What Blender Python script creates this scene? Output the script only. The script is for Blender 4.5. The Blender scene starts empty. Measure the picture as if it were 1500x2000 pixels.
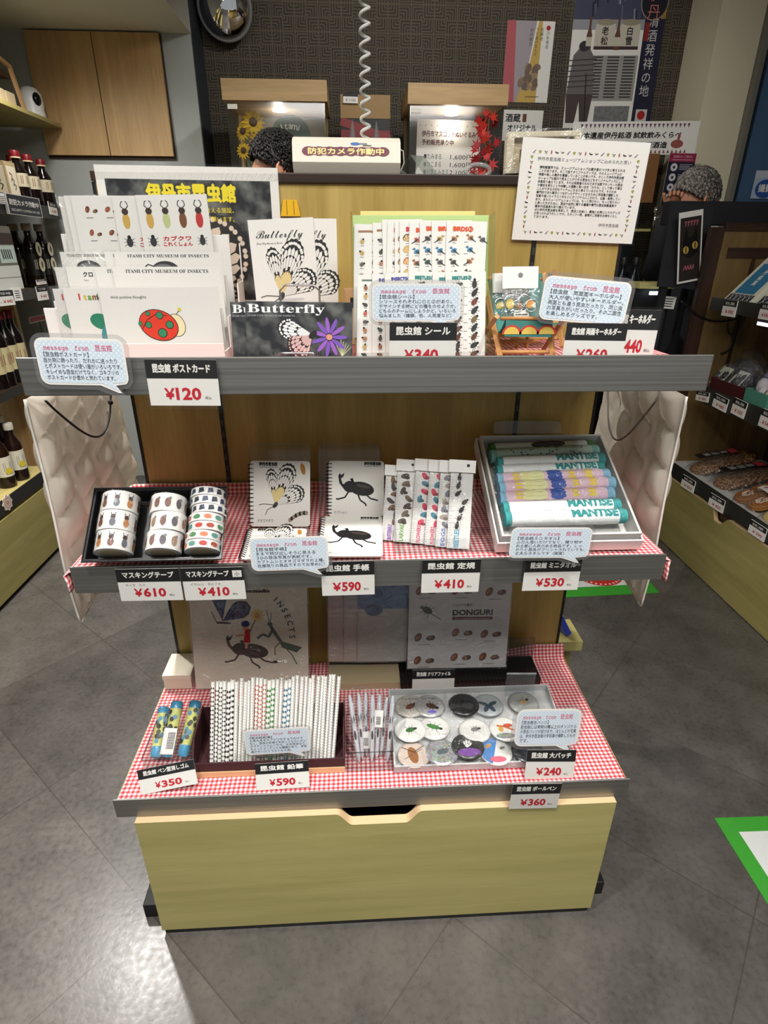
import bpy, bmesh, math, random
from mathutils import Vector as V, Matrix as M
random.seed(7)
C = bpy.context.scene.collection
S = bpy.context.scene
PI = math.pi
# ---------------------------------------------------------------- camera
CAM_F, CAM_P = 1122.376, V((-.03024, -.73791, 1.29548))
RX, UX, FX = V((.998647, -.051847, .004120)), V((.017954, .417988, .908275)), V((.048813, .906972, -.418354))
cd = bpy.data.cameras.new('camera'); cam = bpy.data.objects.new('camera', cd); C.objects.link(cam)
cd.sensor_fit = 'VERTICAL'; cd.sensor_height = 24; cd.lens = CAM_F / 2000 * 24; cd.clip_start = .02
cam.matrix_world = M(((RX.x, UX.x, -FX.x, CAM_P.x), (RX.y, UX.y, -FX.y, CAM_P.y), (RX.z, UX.z, -FX.z, CAM_P.z), (0, 0, 0, 1)))
S.camera = cam
S.view_settings.view_transform = 'Standard'; S.view_settings.look = 'None'; S.view_settings.gamma = 1
S.view_settings.use_curve_mapping = False; S.view_settings.exposure = 0.0
S.cycles.transparent_max_bounces = 24; S.cycles.max_bounces = 6; S.cycles.caustics_reflective = False; S.cycles.caustics_refractive = False
# ---------------------------------------------------------------- world and lamps
w = bpy.data.worlds.new('shop_air'); S.world = w; w.use_nodes = True
w.node_tree.nodes['Background'].inputs[0].default_value = (.93, .97, 1, 1); w.node_tree.nodes['Background'].inputs[1].default_value = .37
def spot(name, loc, to, power, size=65, blend=.5, r=.05, col=(1, .97, .925)):
    l = bpy.data.lights.new(name, 'SPOT'); l.energy = power; l.spot_size = math.radians(size); l.spot_blend = blend; l.shadow_soft_size = r; l.color = col
    o = bpy.data.objects.new(name, l); C.objects.link(o); o.location = loc
    o.rotation_euler = (V(to) - V(loc)).to_track_quat('-Z', 'Y').to_euler(); return o
LAMPS = [((-.58, -.5, 2.52), (-.12, .2, .7), 22), ((.62, -.46, 2.52), (.12, .2, .7), 22), ((-1.11, 1.03, 2.06), (-.6, .2, 0), 80),
         ((-1.22, 1.96, 2.06), (-1.0, 2.2, 0), 24), ((1.25, -.3, 2.52), (1.3, .6, 0), 14), ((.35, 1.35, 2.52), (.45, 2.6, 1.6), 40), ((-.55, .95, 2.52), (-1.4, 1.35, .3), 150)]  # last entry is an added lamp that brightens the left unit
spot('downlight_or_fill_beam', (-.58, -.5, 2.51), (-.22, -.24, 0), 105, 54, 1); spot('downlight_or_fill_beam', (.62, -.46, 2.51), (.24, -.24, 0), 105, 54, 1)  # narrow second beams added to lift the lower shelves
for i, (a, b, e) in enumerate(LAMPS): spot('downlight_or_fill_beam', a, b, e, 95 if i < 2 else 165 if i == 3 else 110, .9 if i == 3 else .5)
def area(name, loc, to, power, sx, sy, col=(1, .97, .93)):
    l = bpy.data.lights.new(name, 'AREA'); l.energy = power; l.shape = 'RECTANGLE'; l.size = sx; l.size_y = sy; l.color = col
    o = bpy.data.objects.new(name, l); C.objects.link(o); o.location = loc
    o.rotation_euler = (V(to) - V(loc)).to_track_quat('-Z', 'Y').to_euler(); return o
area('front_fill_light', (0, -1.2, 2.57), (0, -.5, .5), 66, 2.4, .6)  # unseen fill light added above the camera to brighten upright faces

# ---------------------------------------------------------------- pixel -> point on a known plane
def at(u, v, x=None, y=None, z=None, pl=None):
    d = RX * ((u - 750) / CAM_F) - UX * ((v - 1000) / CAM_F) + FX
    if pl: t = (pl[0] - CAM_P).dot(pl[1]) / d.dot(pl[1])
    else: t = (x - CAM_P.x) / d.x if x is not None else (y - CAM_P.y) / d.y if y is not None else (z - CAM_P.z) / d.z
    return CAM_P + d * t
def lean(y, z, deg, yaw=0):                       # a plane through the line y,z that leans back by deg
    t = math.radians(deg); n = V((0, -math.cos(t), math.sin(t)))
    if yaw: n = M.Rotation(math.radians(yaw), 3, 'Z') @ n
    return (V((0, y, z)), n)
def frame(o, U, N):
    U = V(U).normalized(); N = V(N); N = (N - U * N.dot(U)).normalized(); W = N.cross(U)
    return M(((U.x, W.x, N.x, o[0]), (U.y, W.y, N.y, o[1]), (U.z, W.z, N.z, o[2]), (0, 0, 0, 1)))
def fq(tl, tr, bl, pl):                           # frame, width, height of a sheet seen with these corners on a plane
    if not isinstance(pl, tuple): pl = lean(pl, 0, 0)
    A, B, D = at(*tl, pl=pl), at(*tr, pl=pl), at(*bl, pl=pl)
    U = (B - A).normalized(); Wv = pl[1].cross(U); h = (A - D).dot(Wv)
    return frame(A - Wv * h, U, pl[1]), (B - A).length, h
def T(x, y, z): return M.Translation((x, y, z))
# ---------------------------------------------------------------- materials
def lin(c): return tuple((x / 255 / 12.92 if x <= 10 else ((x / 255 + .055) / 1.055) ** 2.4) for x in c) + (1,)
MATS = {}
def nt(name):
    m = bpy.data.materials.new(name); m.use_nodes = True
    return m, m.node_tree, m.node_tree.nodes['Principled BSDF']
def nd(t, typ, **kw):
    n = t.nodes.new(typ)
    for k, v in kw.items():
        if k.startswith('i_'): n.inputs[int(k[2:])].default_value = v
        else: setattr(n, k, v)
    return n
def lk(t, a, b): t.links.new(a, b)
def P(c, rough=.6, metal=0, spec=.4, emit=0):     # plain surface with a faint procedural mottling
    key = (c, rough, metal, spec, emit)
    if key in MATS: return MATS[key]
    m, t, b = nt('surface_%d' % len(MATS))
    b.inputs['Roughness'].default_value = rough; b.inputs['Metallic'].default_value = metal; b.inputs['Specular IOR Level'].default_value = spec
    l = lin(c)
    if emit:
        b.inputs['Base Color'].default_value = l; b.inputs['Emission Color'].default_value = l; b.inputs['Emission Strength'].default_value = emit
    else:
        n = nd(t, 'ShaderNodeTexNoise'); n.inputs['Scale'].default_value = 60
        r = nd(t, 'ShaderNodeMix', data_type='RGBA'); r.inputs[6].default_value = tuple(x * .95 for x in l[:3]) + (1,); r.inputs[7].default_value = tuple(min(1, x * 1.04) for x in l[:3]) + (1,)
        lk(t, n.outputs[0], r.inputs[0]); lk(t, r.outputs[2], b.inputs['Base Color'])
    MATS[key] = m; return m
def wood(c1, c2, axis='Z', rough=.42, sc=1.0):
    key = ('wood', c1, c2, axis)
    if key in MATS: return MATS[key]
    m, t, b = nt('wood_grain_%d' % len(MATS)); b.inputs['Roughness'].default_value = rough; b.inputs['Specular IOR Level'].default_value = .35
    g = nd(t, 'ShaderNodeNewGeometry'); mp = nd(t, 'ShaderNodeMapping')
    mp.inputs['Scale'].default_value = {'X': (1.6, 22, 30), 'Y': (22, 1.6, 22), 'Z': (22, 22, 1.6)}[axis]
    lk(t, g.outputs['Position'], mp.inputs[0])
    n = nd(t, 'ShaderNodeTexNoise'); n.inputs['Scale'].default_value = sc; n.inputs['Detail'].default_value = 5; n.inputs['Distortion'].default_value = .6
    lk(t, mp.outputs[0], n.inputs[0])
    n2 = nd(t, 'ShaderNodeTexNoise'); n2.inputs['Scale'].default_value = 9 * sc; n2.inputs['Detail'].default_value = 2; lk(t, mp.outputs[0], n2.inputs[0])
    ad = nd(t, 'ShaderNodeMath', operation='MULTIPLY_ADD', i_1=.35); lk(t, n2.outputs[0], ad.inputs[0]); lk(t, n.outputs[0], ad.inputs[2])
    rp = nd(t, 'ShaderNodeValToRGB'); rp.color_ramp.elements[0].position = .42; rp.color_ramp.elements[1].position = .95
    rp.color_ramp.elements[0].color = lin(c1); rp.color_ramp.elements[1].color = lin(c2)
    lk(t, ad.outputs[0], rp.inputs[0]); lk(t, rp.outputs[0], b.inputs['Base Color']); MATS[key] = m; return m
def steel():
    m, t, b = nt('brushed_steel'); b.inputs['Metallic'].default_value = .85; b.inputs['Roughness'].default_value = .38
    g = nd(t, 'ShaderNodeNewGeometry'); mp = nd(t, 'ShaderNodeMapping'); mp.inputs['Scale'].default_value = (2, 2, 260); lk(t, g.outputs['Position'], mp.inputs[0])
    n = nd(t, 'ShaderNodeTexNoise'); n.inputs['Scale'].default_value = 1; n.inputs['Detail'].default_value = 3; lk(t, mp.outputs[0], n.inputs[0])
    rp = nd(t, 'ShaderNodeValToRGB'); rp.color_ramp.elements[0].color = lin((132, 131, 126)); rp.color_ramp.elements[1].color = lin((160, 159, 154)); rp.color_ramp.elements[0].position = .3; rp.color_ramp.elements[1].position = .7
    lk(t, n.outputs[0], rp.inputs[0]); lk(t, rp.outputs[0], b.inputs['Base Color'])
    bp = nd(t, 'ShaderNodeBump'); bp.inputs['Strength'].default_value = .05; lk(t, n.outputs[0], bp.inputs['Height']); lk(t, bp.outputs[0], b.inputs['Normal']); return m
def clear(tint=(255, 255, 255), gloss=.10, crinkle=0, rough=.08, haze=0.0):
    key = ('clear', tint, gloss, crinkle, haze)
    if key in MATS: return MATS[key]
    m = bpy.data.materials.new('clear_plastic_%d' % len(MATS)); m.use_nodes = True; t = m.node_tree; t.nodes.clear()
    o = nd(t, 'ShaderNodeOutputMaterial'); tr = nd(t, 'ShaderNodeBsdfTransparent'); tr.inputs[0].default_value = lin(tint)
    gl = nd(t, 'ShaderNodeBsdfGlossy'); gl.inputs['Roughness'].default_value = rough
    lw = nd(t, 'ShaderNodeLayerWeight', i_0=.12); mx = nd(t, 'ShaderNodeMixShader')
    ma = nd(t, 'ShaderNodeMath', operation='MULTIPLY_ADD', i_1=.3, i_2=gloss * .3); lk(t, lw.outputs[0], ma.inputs[0]); lk(t, ma.outputs[0], mx.inputs[0])
    if crinkle:
        tc = nd(t, 'ShaderNodeTexCoord'); n = nd(t, 'ShaderNodeTexNoise'); n.inputs['Scale'].default_value = crinkle; n.inputs['Detail'].default_value = 3; n.inputs['Distortion'].default_value = 1.5
        lk(t, tc.outputs['Object'], n.inputs[0]); bp = nd(t, 'ShaderNodeBump'); bp.inputs['Strength'].default_value = 1; bp.inputs['Distance'].default_value = .02
        lk(t, n.outputs[0], bp.inputs['Height']); lk(t, bp.outputs[0], gl.inputs['Normal'])
    base = tr.outputs[0]
    if haze:
        df = nd(t, 'ShaderNodeBsdfDiffuse'); m2 = nd(t, 'ShaderNodeMixShader', i_0=haze); lk(t, base, m2.inputs[1]); lk(t, df.outputs[0], m2.inputs[2]); base = m2.outputs[0]
    lk(t, base, mx.inputs[1]); lk(t, gl.outputs[0], mx.inputs[2]); lk(t, mx.outputs[0], o.inputs[0]); MATS[key] = m; return m
def pattern(name, build, rough=.7):
    m, t, b = nt(name); b.inputs['Roughness'].default_value = rough; build(m, t, b); return m
def mth(t, op, a, b=None, c=None):
    n = nd(t, 'ShaderNodeMath', operation=op)
    for i, x in enumerate((a, b, c)):
        if x is None: continue
        if isinstance(x, (int, float)): n.inputs[i].default_value = x
        else: lk(t, x, n.inputs[i])
    return n.outputs[0]
def mixc(t, f, a, b):
    r = nd(t, 'ShaderNodeMix', data_type='RGBA')
    for i, x in ((0, f), (6, a), (7, b)):
        if isinstance(x, tuple): r.inputs[i].default_value = x
        elif isinstance(x, (int, float)): r.inputs[i].default_value = x
        else: lk(t, x, r.inputs[i])
    return r.outputs[2]
def _gingham(m, t, b):
    uv = nd(t, 'ShaderNodeUVMap'); sp = nd(t, 'ShaderNodeSeparateXYZ'); lk(t, uv.outputs[0], sp.inputs[0]); s = .0088
    f = [mth(t, 'GREATER_THAN', mth(t, 'FRACT', mth(t, 'DIVIDE', sp.outputs[i], s)), .5) for i in (0, 1)]
    v = mth(t, 'MULTIPLY', mth(t, 'ADD', f[0], f[1]), .5)
    rp = nd(t, 'ShaderNodeValToRGB'); e = rp.color_ramp.elements; e[0].color = lin((246, 232, 230)); e[1].color = lin((196, 48, 58)); x = e.new(.5); x.color = lin((228, 138, 142))
    lk(t, v, rp.inputs[0]); lk(t, rp.outputs[0], b.inputs['Base Color'])
def _dots(m, t, b):
    tc = nd(t, 'ShaderNodeTexCoord'); mp = nd(t, 'ShaderNodeMapping'); mp.inputs['Rotation'].default_value = (0, 0, .785); mp.inputs['Scale'].default_value = (210, 210, 0); lk(t, tc.outputs['Object'], mp.inputs[0])
    fr = nd(t, 'ShaderNodeVectorMath', operation='FRACTION'); lk(t, mp.outputs[0], fr.inputs[0]); ds = nd(t, 'ShaderNodeVectorMath', operation='DISTANCE'); lk(t, fr.outputs[0], ds.inputs[0]); ds.inputs[1].default_value = (.5, .5, 0)
    lk(t, mixc(t, mth(t, 'LESS_THAN', ds.outputs['Value'], .24), lin((198, 212, 224)), lin((222, 232, 238))), b.inputs['Base Color'])
def _key(m, t, b):                                # dark wall covering with nested square key pattern
    g = nd(t, 'ShaderNodeNewGeometry'); sp = nd(t, 'ShaderNodeSeparateXYZ'); lk(t, g.outputs['Position'], sp.inputs[0]); s = .117
    a = [mth(t, 'ABSOLUTE', mth(t, 'SUBTRACT', mth(t, 'FRACT', mth(t, 'DIVIDE', sp.outputs[i], s)), .5)) for i in (0, 2)]
    ck = mth(t, 'MODULO', mth(t, 'ADD', mth(t, 'FLOOR', mth(t, 'DIVIDE', sp.outputs[0], s)), mth(t, 'ADD', mth(t, 'FLOOR', mth(t, 'DIVIDE', sp.outputs[2], s)), 40)), 2)
    mxx = mth(t, 'MAXIMUM', a[0], a[1]); mn = mth(t, 'MINIMUM', a[0], a[1])
    st = mth(t, 'GREATER_THAN', mth(t, 'FRACT', mth(t, 'ADD', mth(t, 'MULTIPLY', mxx, 9), mth(t, 'MULTIPLY', ck, .5))), .58)
    st2 = mth(t, 'GREATER_THAN', mth(t, 'FRACT', mth(t, 'MULTIPLY', mn, 9)), .58)
    pick = mth(t, 'ADD', mth(t, 'MULTIPLY', st, ck), mth(t, 'MULTIPLY', st2, mth(t, 'SUBTRACT', 1, ck)))
    cr = mth(t, 'LESS_THAN', mn, .028)
    v = mth(t, 'MAXIMUM', pick, cr)
    lk(t, mixc(t, mth(t, 'MULTIPLY', v, .8), lin((47, 41, 32)), lin((92, 82, 66))), b.inputs['Base Color'])
def _floor(m, t, b):
    g = nd(t, 'ShaderNodeNewGeometry'); mp = nd(t, 'ShaderNodeMapping'); mp.vector_type = 'POINT'; mp.inputs['Rotation'].default_value = (0, 0, math.radians(42)); mp.inputs['Location'].default_value = (.385, -.112, 0); lk(t, g.outputs['Position'], mp.inputs[0])
    br = nd(t, 'ShaderNodeTexBrick', offset=0.0); br.inputs['Color1'].default_value = (.25, .25, .25, 1); br.inputs['Color2'].default_value = (.75, .75, .75, 1); br.inputs['Mortar'].default_value = (0, 0, 0, 1)
    br.inputs['Scale'].default_value = 1; br.inputs['Mortar Size'].default_value = .0016; br.inputs['Mortar Smooth'].default_value = .3; br.inputs['Brick Width'].default_value = .5; br.inputs['Row Height'].default_value = .4025; lk(t, mp.outputs[0], br.inputs[0])
    n1 = nd(t, 'ShaderNodeTexNoise'); n1.inputs['Scale'].default_value = 7; n1.inputs['Detail'].default_value = 6; n1.inputs['Roughness'].default_value = .65; lk(t, g.outputs['Position'], n1.inputs[0])
    n2 = nd(t, 'ShaderNodeTexNoise'); n2.inputs['Scale'].default_value = 80; n2.inputs['Detail'].default_value = 5; lk(t, g.outputs['Position'], n2.inputs[0])
    v = mth(t, 'ADD', mth(t, 'MULTIPLY', n1.outputs[0], .7), mth(t, 'MULTIPLY', n2.outputs[0], .3))
    rp = nd(t, 'ShaderNodeValToRGB'); e = rp.color_ramp.elements; e[0].position = .34; e[1].position = .68; e[0].color = lin((72, 69, 65)); e[1].color = lin((106, 102, 97)); lk(t, v, rp.inputs[0])
    tone = nd(t, 'ShaderNodeSeparateColor'); lk(t, br.outputs[0], tone.inputs[0])
    sc = mth(t, 'MULTIPLY_ADD', tone.outputs[0], .5, .74)
    vm = nd(t, 'ShaderNodeVectorMath', operation='SCALE'); lk(t, rp.outputs[0], vm.inputs[0]); lk(t, sc, vm.inputs['Scale'])
    lk(t, mixc(t, mth(t, 'MULTIPLY', br.outputs['Fac'], .8), vm.outputs[0], lin((70, 66, 60))), b.inputs['Base Color'])
    lk(t, mth(t, 'MULTIPLY_ADD', n2.outputs[0], .22, .18), b.inputs['Roughness']); b.inputs['Specular IOR Level'].default_value = .6
    bp = nd(t, 'ShaderNodeBump'); bp.inputs['Strength'].default_value = .12; bp.inputs['Distance'].default_value = .002; lk(t, n2.outputs[0], bp.inputs['Height']); lk(t, bp.outputs[0], b.inputs['Normal'])
def _foil(m, t, b):                               # holographic badge film
    tc = nd(t, 'ShaderNodeTexCoord'); vo = nd(t, 'ShaderNodeTexVoronoi'); vo.inputs['Scale'].default_value = 420; lk(t, tc.outputs['Object'], vo.inputs[0])
    hs = nd(t, 'ShaderNodeHueSaturation'); hs.inputs['Saturation'].default_value = .8; hs.inputs['Value'].default_value = .9; lk(t, vo.outputs['Color'], hs.inputs['Color'])
    lk(t, mixc(t, .35, hs.outputs[0], lin((205, 215, 220))), b.inputs['Base Color']); b.inputs['Metallic'].default_value = .5; b.inputs['Roughness'].default_value = .25
def _crumb(m, t, b):                              # baked, grainy cracker surface
    tc = nd(t, 'ShaderNodeTexCoord'); n = nd(t, 'ShaderNodeTexVoronoi'); n.inputs['Scale'].default_value = 110; lk(t, tc.outputs['Object'], n.inputs[0])
    rp = nd(t, 'ShaderNodeValToRGB'); e = rp.color_ramp.elements; e[0].color = lin((205, 160, 100)); e[1].color = lin((96, 58, 30)); e[1].position = .6; lk(t, n.outputs[0], rp.inputs[0]); lk(t, rp.outputs[0], b.inputs['Base Color'])
    bp = nd(t, 'ShaderNodeBump'); bp.inputs['Strength'].default_value = .8; bp.inputs['Distance'].default_value = .003; lk(t, n.outputs[0], bp.inputs['Height']); lk(t, bp.outputs[0], b.inputs['Normal'])
def _bokeh(m, t, b):                              # dark out-of-focus foliage of a printed photo
    tc = nd(t, 'ShaderNodeTexCoord'); n = nd(t, 'ShaderNodeTexNoise'); n.inputs['Scale'].default_value = 38; n.inputs['Detail'].default_value = 2; lk(t, tc.outputs['Object'], n.inputs[0])
    rp = nd(t, 'ShaderNodeValToRGB'); e = rp.color_ramp.elements; e[0].position = .42; e[1].position = .78; e[0].color = lin((28, 30, 34)); e[1].color = lin((120, 122, 118)); lk(t, n.outputs[0], rp.inputs[0]); lk(t, rp.outputs[0], b.inputs['Base Color'])
def _weave(m, t, b):                              # black embossed tray plastic
    tc = nd(t, 'ShaderNodeTexCoord'); n = nd(t, 'ShaderNodeTexBrick'); n.inputs['Scale'].default_value = 120; lk(t, tc.outputs['Object'], n.inputs[0])
    b.inputs['Base Color'].default_value = lin((22, 22, 24)); b.inputs['Roughness'].default_value = .35
    bp = nd(t, 'ShaderNodeBump'); bp.inputs['Strength'].default_value = .6; bp.inputs['Distance'].default_value = .002; lk(t, n.outputs[0], bp.inputs['Height']); lk(t, bp.outputs[0], b.inputs['Normal'])
def _hair(c):
    def f(m, t, b):
        tc = nd(t, 'ShaderNodeTexCoord'); mp = nd(t, 'ShaderNodeMapping'); mp.inputs['Scale'].default_value = (420, 60, 420); lk(t, tc.outputs['Object'], mp.inputs[0]); n = nd(t, 'ShaderNodeTexNoise'); n.inputs['Scale'].default_value = 1; n.inputs['Detail'].default_value = 4; lk(t, mp.outputs[0], n.inputs[0])
        lk(t, mixc(t, n.outputs[0], lin(tuple(int(x * .75) for x in c)), lin(tuple(min(255, int(x * 1.2)) for x in c))), b.inputs['Base Color'])
        bp = nd(t, 'ShaderNodeBump'); bp.inputs['Strength'].default_value = .3; bp.inputs['Distance'].default_value = .002; lk(t, n.outputs[0], bp.inputs['Height']); lk(t, bp.outputs[0], b.inputs['Normal'])
    return f
def _bag(m, t, b):
    b.inputs['Base Color'].default_value = lin((226, 218, 206)); b.inputs['Roughness'].default_value = .38; b.inputs['Specular IOR Level'].default_value = .5
    o = [n for n in t.nodes if n.type == 'OUTPUT_MATERIAL'][0]; tl = nd(t, 'ShaderNodeBsdfTranslucent'); tl.inputs[0].default_value = lin((240, 232, 220)); m0 = nd(t, 'ShaderNodeMixShader', i_0=.42); lk(t, b.outputs[0], m0.inputs[1]); lk(t, tl.outputs[0], m0.inputs[2]); tr = nd(t, 'ShaderNodeBsdfTransparent'); mx = nd(t, 'ShaderNodeMixShader', i_0=.14); lk(t, m0.outputs[0], mx.inputs[1]); lk(t, tr.outputs[0], mx.inputs[2]); lk(t, mx.outputs[0], o.inputs[0])
def _plank(m, t, b):                              # picture of a landscape/print, mottled grey
    tc = nd(t, 'ShaderNodeTexCoord'); n = nd(t, 'ShaderNodeTexNoise'); n.inputs['Scale'].default_value = 55; n.inputs['Detail'].default_value = 4; lk(t, tc.outputs['Object'], n.inputs[0])
    lk(t, mixc(t, n.outputs[0], lin((60, 60, 62)), lin((150, 150, 150))), b.inputs['Base Color'])
GING = pattern('red_gingham_cloth', _gingham, .85); DOTS = pattern('pale_blue_dotted_paper', _dots); KEY = pattern('key_pattern_wall', _key, .75); FLOOR = pattern('stone_vinyl_tile', _floor)
FOIL = pattern('holographic_film', _foil); CRUMB = pattern('cracker_crumb', _crumb, .6); BOKEH = pattern('dark_photo_print', _bokeh, .35); WEAVE = pattern('black_tray_plastic', _weave); BAGM = pattern('quilted_satin', _bag); PRINT = pattern('grey_print', _plank)
STEEL = steel(); CLR = clear(); CRK = clear(gloss=.34, crinkle=55, rough=.14); CRK2 = clear(gloss=.3, crinkle=25, rough=.12, haze=.04); HAZY = clear((240, 240, 240), .08, 0, .15, .06); ACR = clear((247, 250, 250), .1, 0, .05, 0)
OLIVE = wood((167, 157, 97), (189, 179, 119), 'X'); OLIVEY = wood((139, 129, 74), (166, 154, 98), 'Y'); GOLD = wood((154, 131, 66), (188, 164, 96), 'Z'); TAN = wood((168, 136, 92), (200, 166, 116), 'Z', .5); TANX = wood((148, 122, 84), (182, 152, 108), 'X', .5); DARKW = wood((38, 25, 18), (66, 44, 32), 'X'); DARKWZ = wood((38, 25, 18), (66, 44, 32), 'Z'); PALE = P((222, 190, 148), .6); STICK = wood((176, 124, 72), (206, 156, 100), 'Z', .55)
WHITE = P((226, 224, 220), .6); PAPER = P((232, 230, 224), .75); INK = P((24, 23, 24), .6); RED = P((196, 32, 48), .6); PINK = P((206, 66, 110), .6); GREY = P((120, 120, 120), .6); CREAM = P((226, 214, 190), .7); BLACK = P((16, 15, 15), .5); SLATE = P((52, 52, 56), .5); BROWN = P((112, 62, 40), .55); DBROWN = P((70, 40, 26), .55); CHROME = P((200, 200, 200), .15, 1)
SKIN = P((186, 132, 104), .55)
# ---------------------------------------------------------------- mesh builder
TXT = {}
def sty(s, k):
    A, a, d = {'serif': (0x1D400, 0x1D41A, 0x1D7CE), 'script': (0x1D4D0, 0x1D4EA, 0), 'mono': (0x1D670, 0x1D68A, 0x1D7F6), 'sans': (0x1D5D4, 0x1D5EE, 0x1D7EC)}[k]
    return ''.join(chr(A + ord(c) - 65) if 'A' <= c <= 'Z' else chr(a + ord(c) - 97) if 'a' <= c <= 'z' else chr(d + ord(c) - 48) if d and '0' <= c <= '9' else c for c in s)
def glyphs(s, off=0, res=2):
    k = (s, off)
    if k not in TXT:
        c = bpy.data.curves.new('type', 'FONT'); c.body = s; c.size = 1; c.offset = off; c.resolution_u = res
        o = bpy.data.objects.new('type', c); m = o.to_mesh()
        vs = [(p.co.x, p.co.y) for p in m.vertices]; fs = [tuple(p.vertices) for p in m.polygons]
        o.to_mesh_clear(); bpy.data.objects.remove(o); bpy.data.curves.remove(c)
        xs = [p[0] for p in vs] or [0, 1]; TXT[k] = (vs, fs, min(xs), max(xs))
    return TXT[k]
class MB:
    def __init__(s): s.k = 0; s.v = []; s.f = []; s.mi = []; s.ms = []; s.sm = []; s.X = M()
    def mat(s, m):
        if m not in s.ms: s.ms.append(m)
        return s.ms.index(m)
    def add(s, vs, fs, m, smooth=False):
        b = len(s.v); X = s.X; i = s.mat(m)
        s.v += [tuple(X @ V(p)) for p in vs]
        for f in fs: s.f.append(tuple(b + k for k in f)); s.mi.append(i); s.sm.append(smooth)
        return s
    def box(s, x0, x1, y0, y1, z0, z1, m, b=0):
        if b <= 0:
            return s.add([(x, y, z) for z in (z0, z1) for y in (y0, y1) for x in (x0, x1)], [(0, 2, 3, 1), (4, 5, 7, 6), (0, 1, 5, 4), (2, 6, 7, 3), (0, 4, 6, 2), (1, 3, 7, 5)], m)
        bm = bmesh.new(); bmesh.ops.create_cube(bm, size=1)
        for p in bm.verts: p.co = V((x0 + (p.co.x + .5) * (x1 - x0), y0 + (p.co.y + .5) * (y1 - y0), z0 + (p.co.z + .5) * (z1 - z0)))
        bmesh.ops.bevel(bm, geom=list(bm.edges), offset=b, segments=2, affect='EDGES', profile=.6)
        bm.verts.index_update(); s.add([tuple(p.co) for p in bm.verts], [[q.index for q in f.verts] for f in bm.faces], m); bm.free(); return s
    def prism(s, pts, w0, w1, m, m2=None):
        n = len(pts); s.add([(u, v, w0) for u, v in pts] + [(u, v, w1) for u, v in pts], [tuple(range(n - 1, -1, -1)), tuple(range(n, 2 * n))], m)
        return s.add([(u, v, w0) for u, v in pts] + [(u, v, w1) for u, v in pts], [(i, (i + 1) % n, n + (i + 1) % n, n + i) for i in range(n)], m2 or m)
    def poly(s, pts, w, m):
        s.k += 1; w += 1e-6 * s.k; return s.add([(u, v, w) for u, v in pts], [tuple(range(len(pts)))], m)
    def disc(s, u, v, ru, rv, w, m, n=14, rot=0):
        c, q = math.cos(rot), math.sin(rot)
        return s.poly([(u + ru * math.cos(a) * c - rv * math.sin(a) * q, v + ru * math.cos(a) * q + rv * math.sin(a) * c) for a in (2 * PI * i / n for i in range(n))], w, m)
    def line(s, pts, t, w, m):
        for (a, b), (c, d) in zip(pts, pts[1:]):
            l = math.hypot(c - a, d - b) or 1e-9; nx, ny = -(d - b) / l * t / 2, (c - a) / l * t / 2
            s.poly([(a - nx, b - ny), (c - nx, d - ny), (c + nx, d + ny), (a + nx, b + ny)], w, m)
        return s
    def tube(s, pts, r, m, n=6, closed=False, smooth=True):
        pts = [V(p) for p in pts]; k = len(pts); vs = []; fs = []; up = None
        for i, p in enumerate(pts):
            a = pts[(i - 1) % k] if closed or i else p; b = pts[(i + 1) % k] if closed or i < k - 1 else p
            t = (b - a).normalized()
            if up is None: up = V((0, 0, 1)) if abs(t.z) < .9 else V((1, 0, 0))
            x = t.cross(up).normalized(); up = x.cross(t).normalized(); rr = r[i] if isinstance(r, (list, tuple)) else r
            vs += [tuple(p + (x * math.cos(2 * PI * j / n) + up * math.sin(2 * PI * j / n)) * rr) for j in range(n)]
        for i in range(k if closed else k - 1):
            for j in range(n): fs.append((i * n + j, i * n + (j + 1) % n, ((i + 1) % k) * n + (j + 1) % n, ((i + 1) % k) * n + j))
        if not closed: fs += [tuple(range(n - 1, -1, -1)), tuple(range((k - 1) * n, k * n))]
        return s.add(vs, fs, m, smooth)
    def lathe(s, prof, m, n=20, smooth=True):     # (r,z) round the local z axis, ends capped
        vs = [(r * math.cos(2 * PI * j / n), r * math.sin(2 * PI * j / n), z) for r, z in prof for j in range(n)]; k = len(prof)
        fs = [(i * n + j, i * n + (j + 1) % n, (i + 1) * n + (j + 1) % n, (i + 1) * n + j) for i in range(k - 1) for j in range(n)]
        return s.add(vs, fs, m, smooth).add(vs[:n], [tuple(range(n - 1, -1, -1))], m).add(vs[-n:], [tuple(range(n))], m)
    def ball(s, c, r, m, n=14, k=9):
        R = r if isinstance(r, (tuple, list)) else (r, r, r); vs = []; fs = []
        for i in range(k + 1):
            a = PI * i / k
            for j in range(n): vs.append((c[0] + R[0] * math.sin(a) * math.cos(2 * PI * j / n), c[1] + R[1] * math.sin(a) * math.sin(2 * PI * j / n), c[2] + R[2] * math.cos(a)))
        fs = [(i * n + j, (i + 1) * n + j, (i + 1) * n + (j + 1) % n, i * n + (j + 1) % n) for i in range(k) for j in range(n)]
        return s.add(vs, fs, m, True)
    def grid(s, fn, nu, nv, m, smooth=True):
        return s.add([fn(i / nu, j / nv) for j in range(nv + 1) for i in range(nu + 1)], [(j * (nu + 1) + i, j * (nu + 1) + i + 1, (j + 1) * (nu + 1) + i + 1, (j + 1) * (nu + 1) + i) for j in range(nv) for i in range(nu)], m, smooth)
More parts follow.
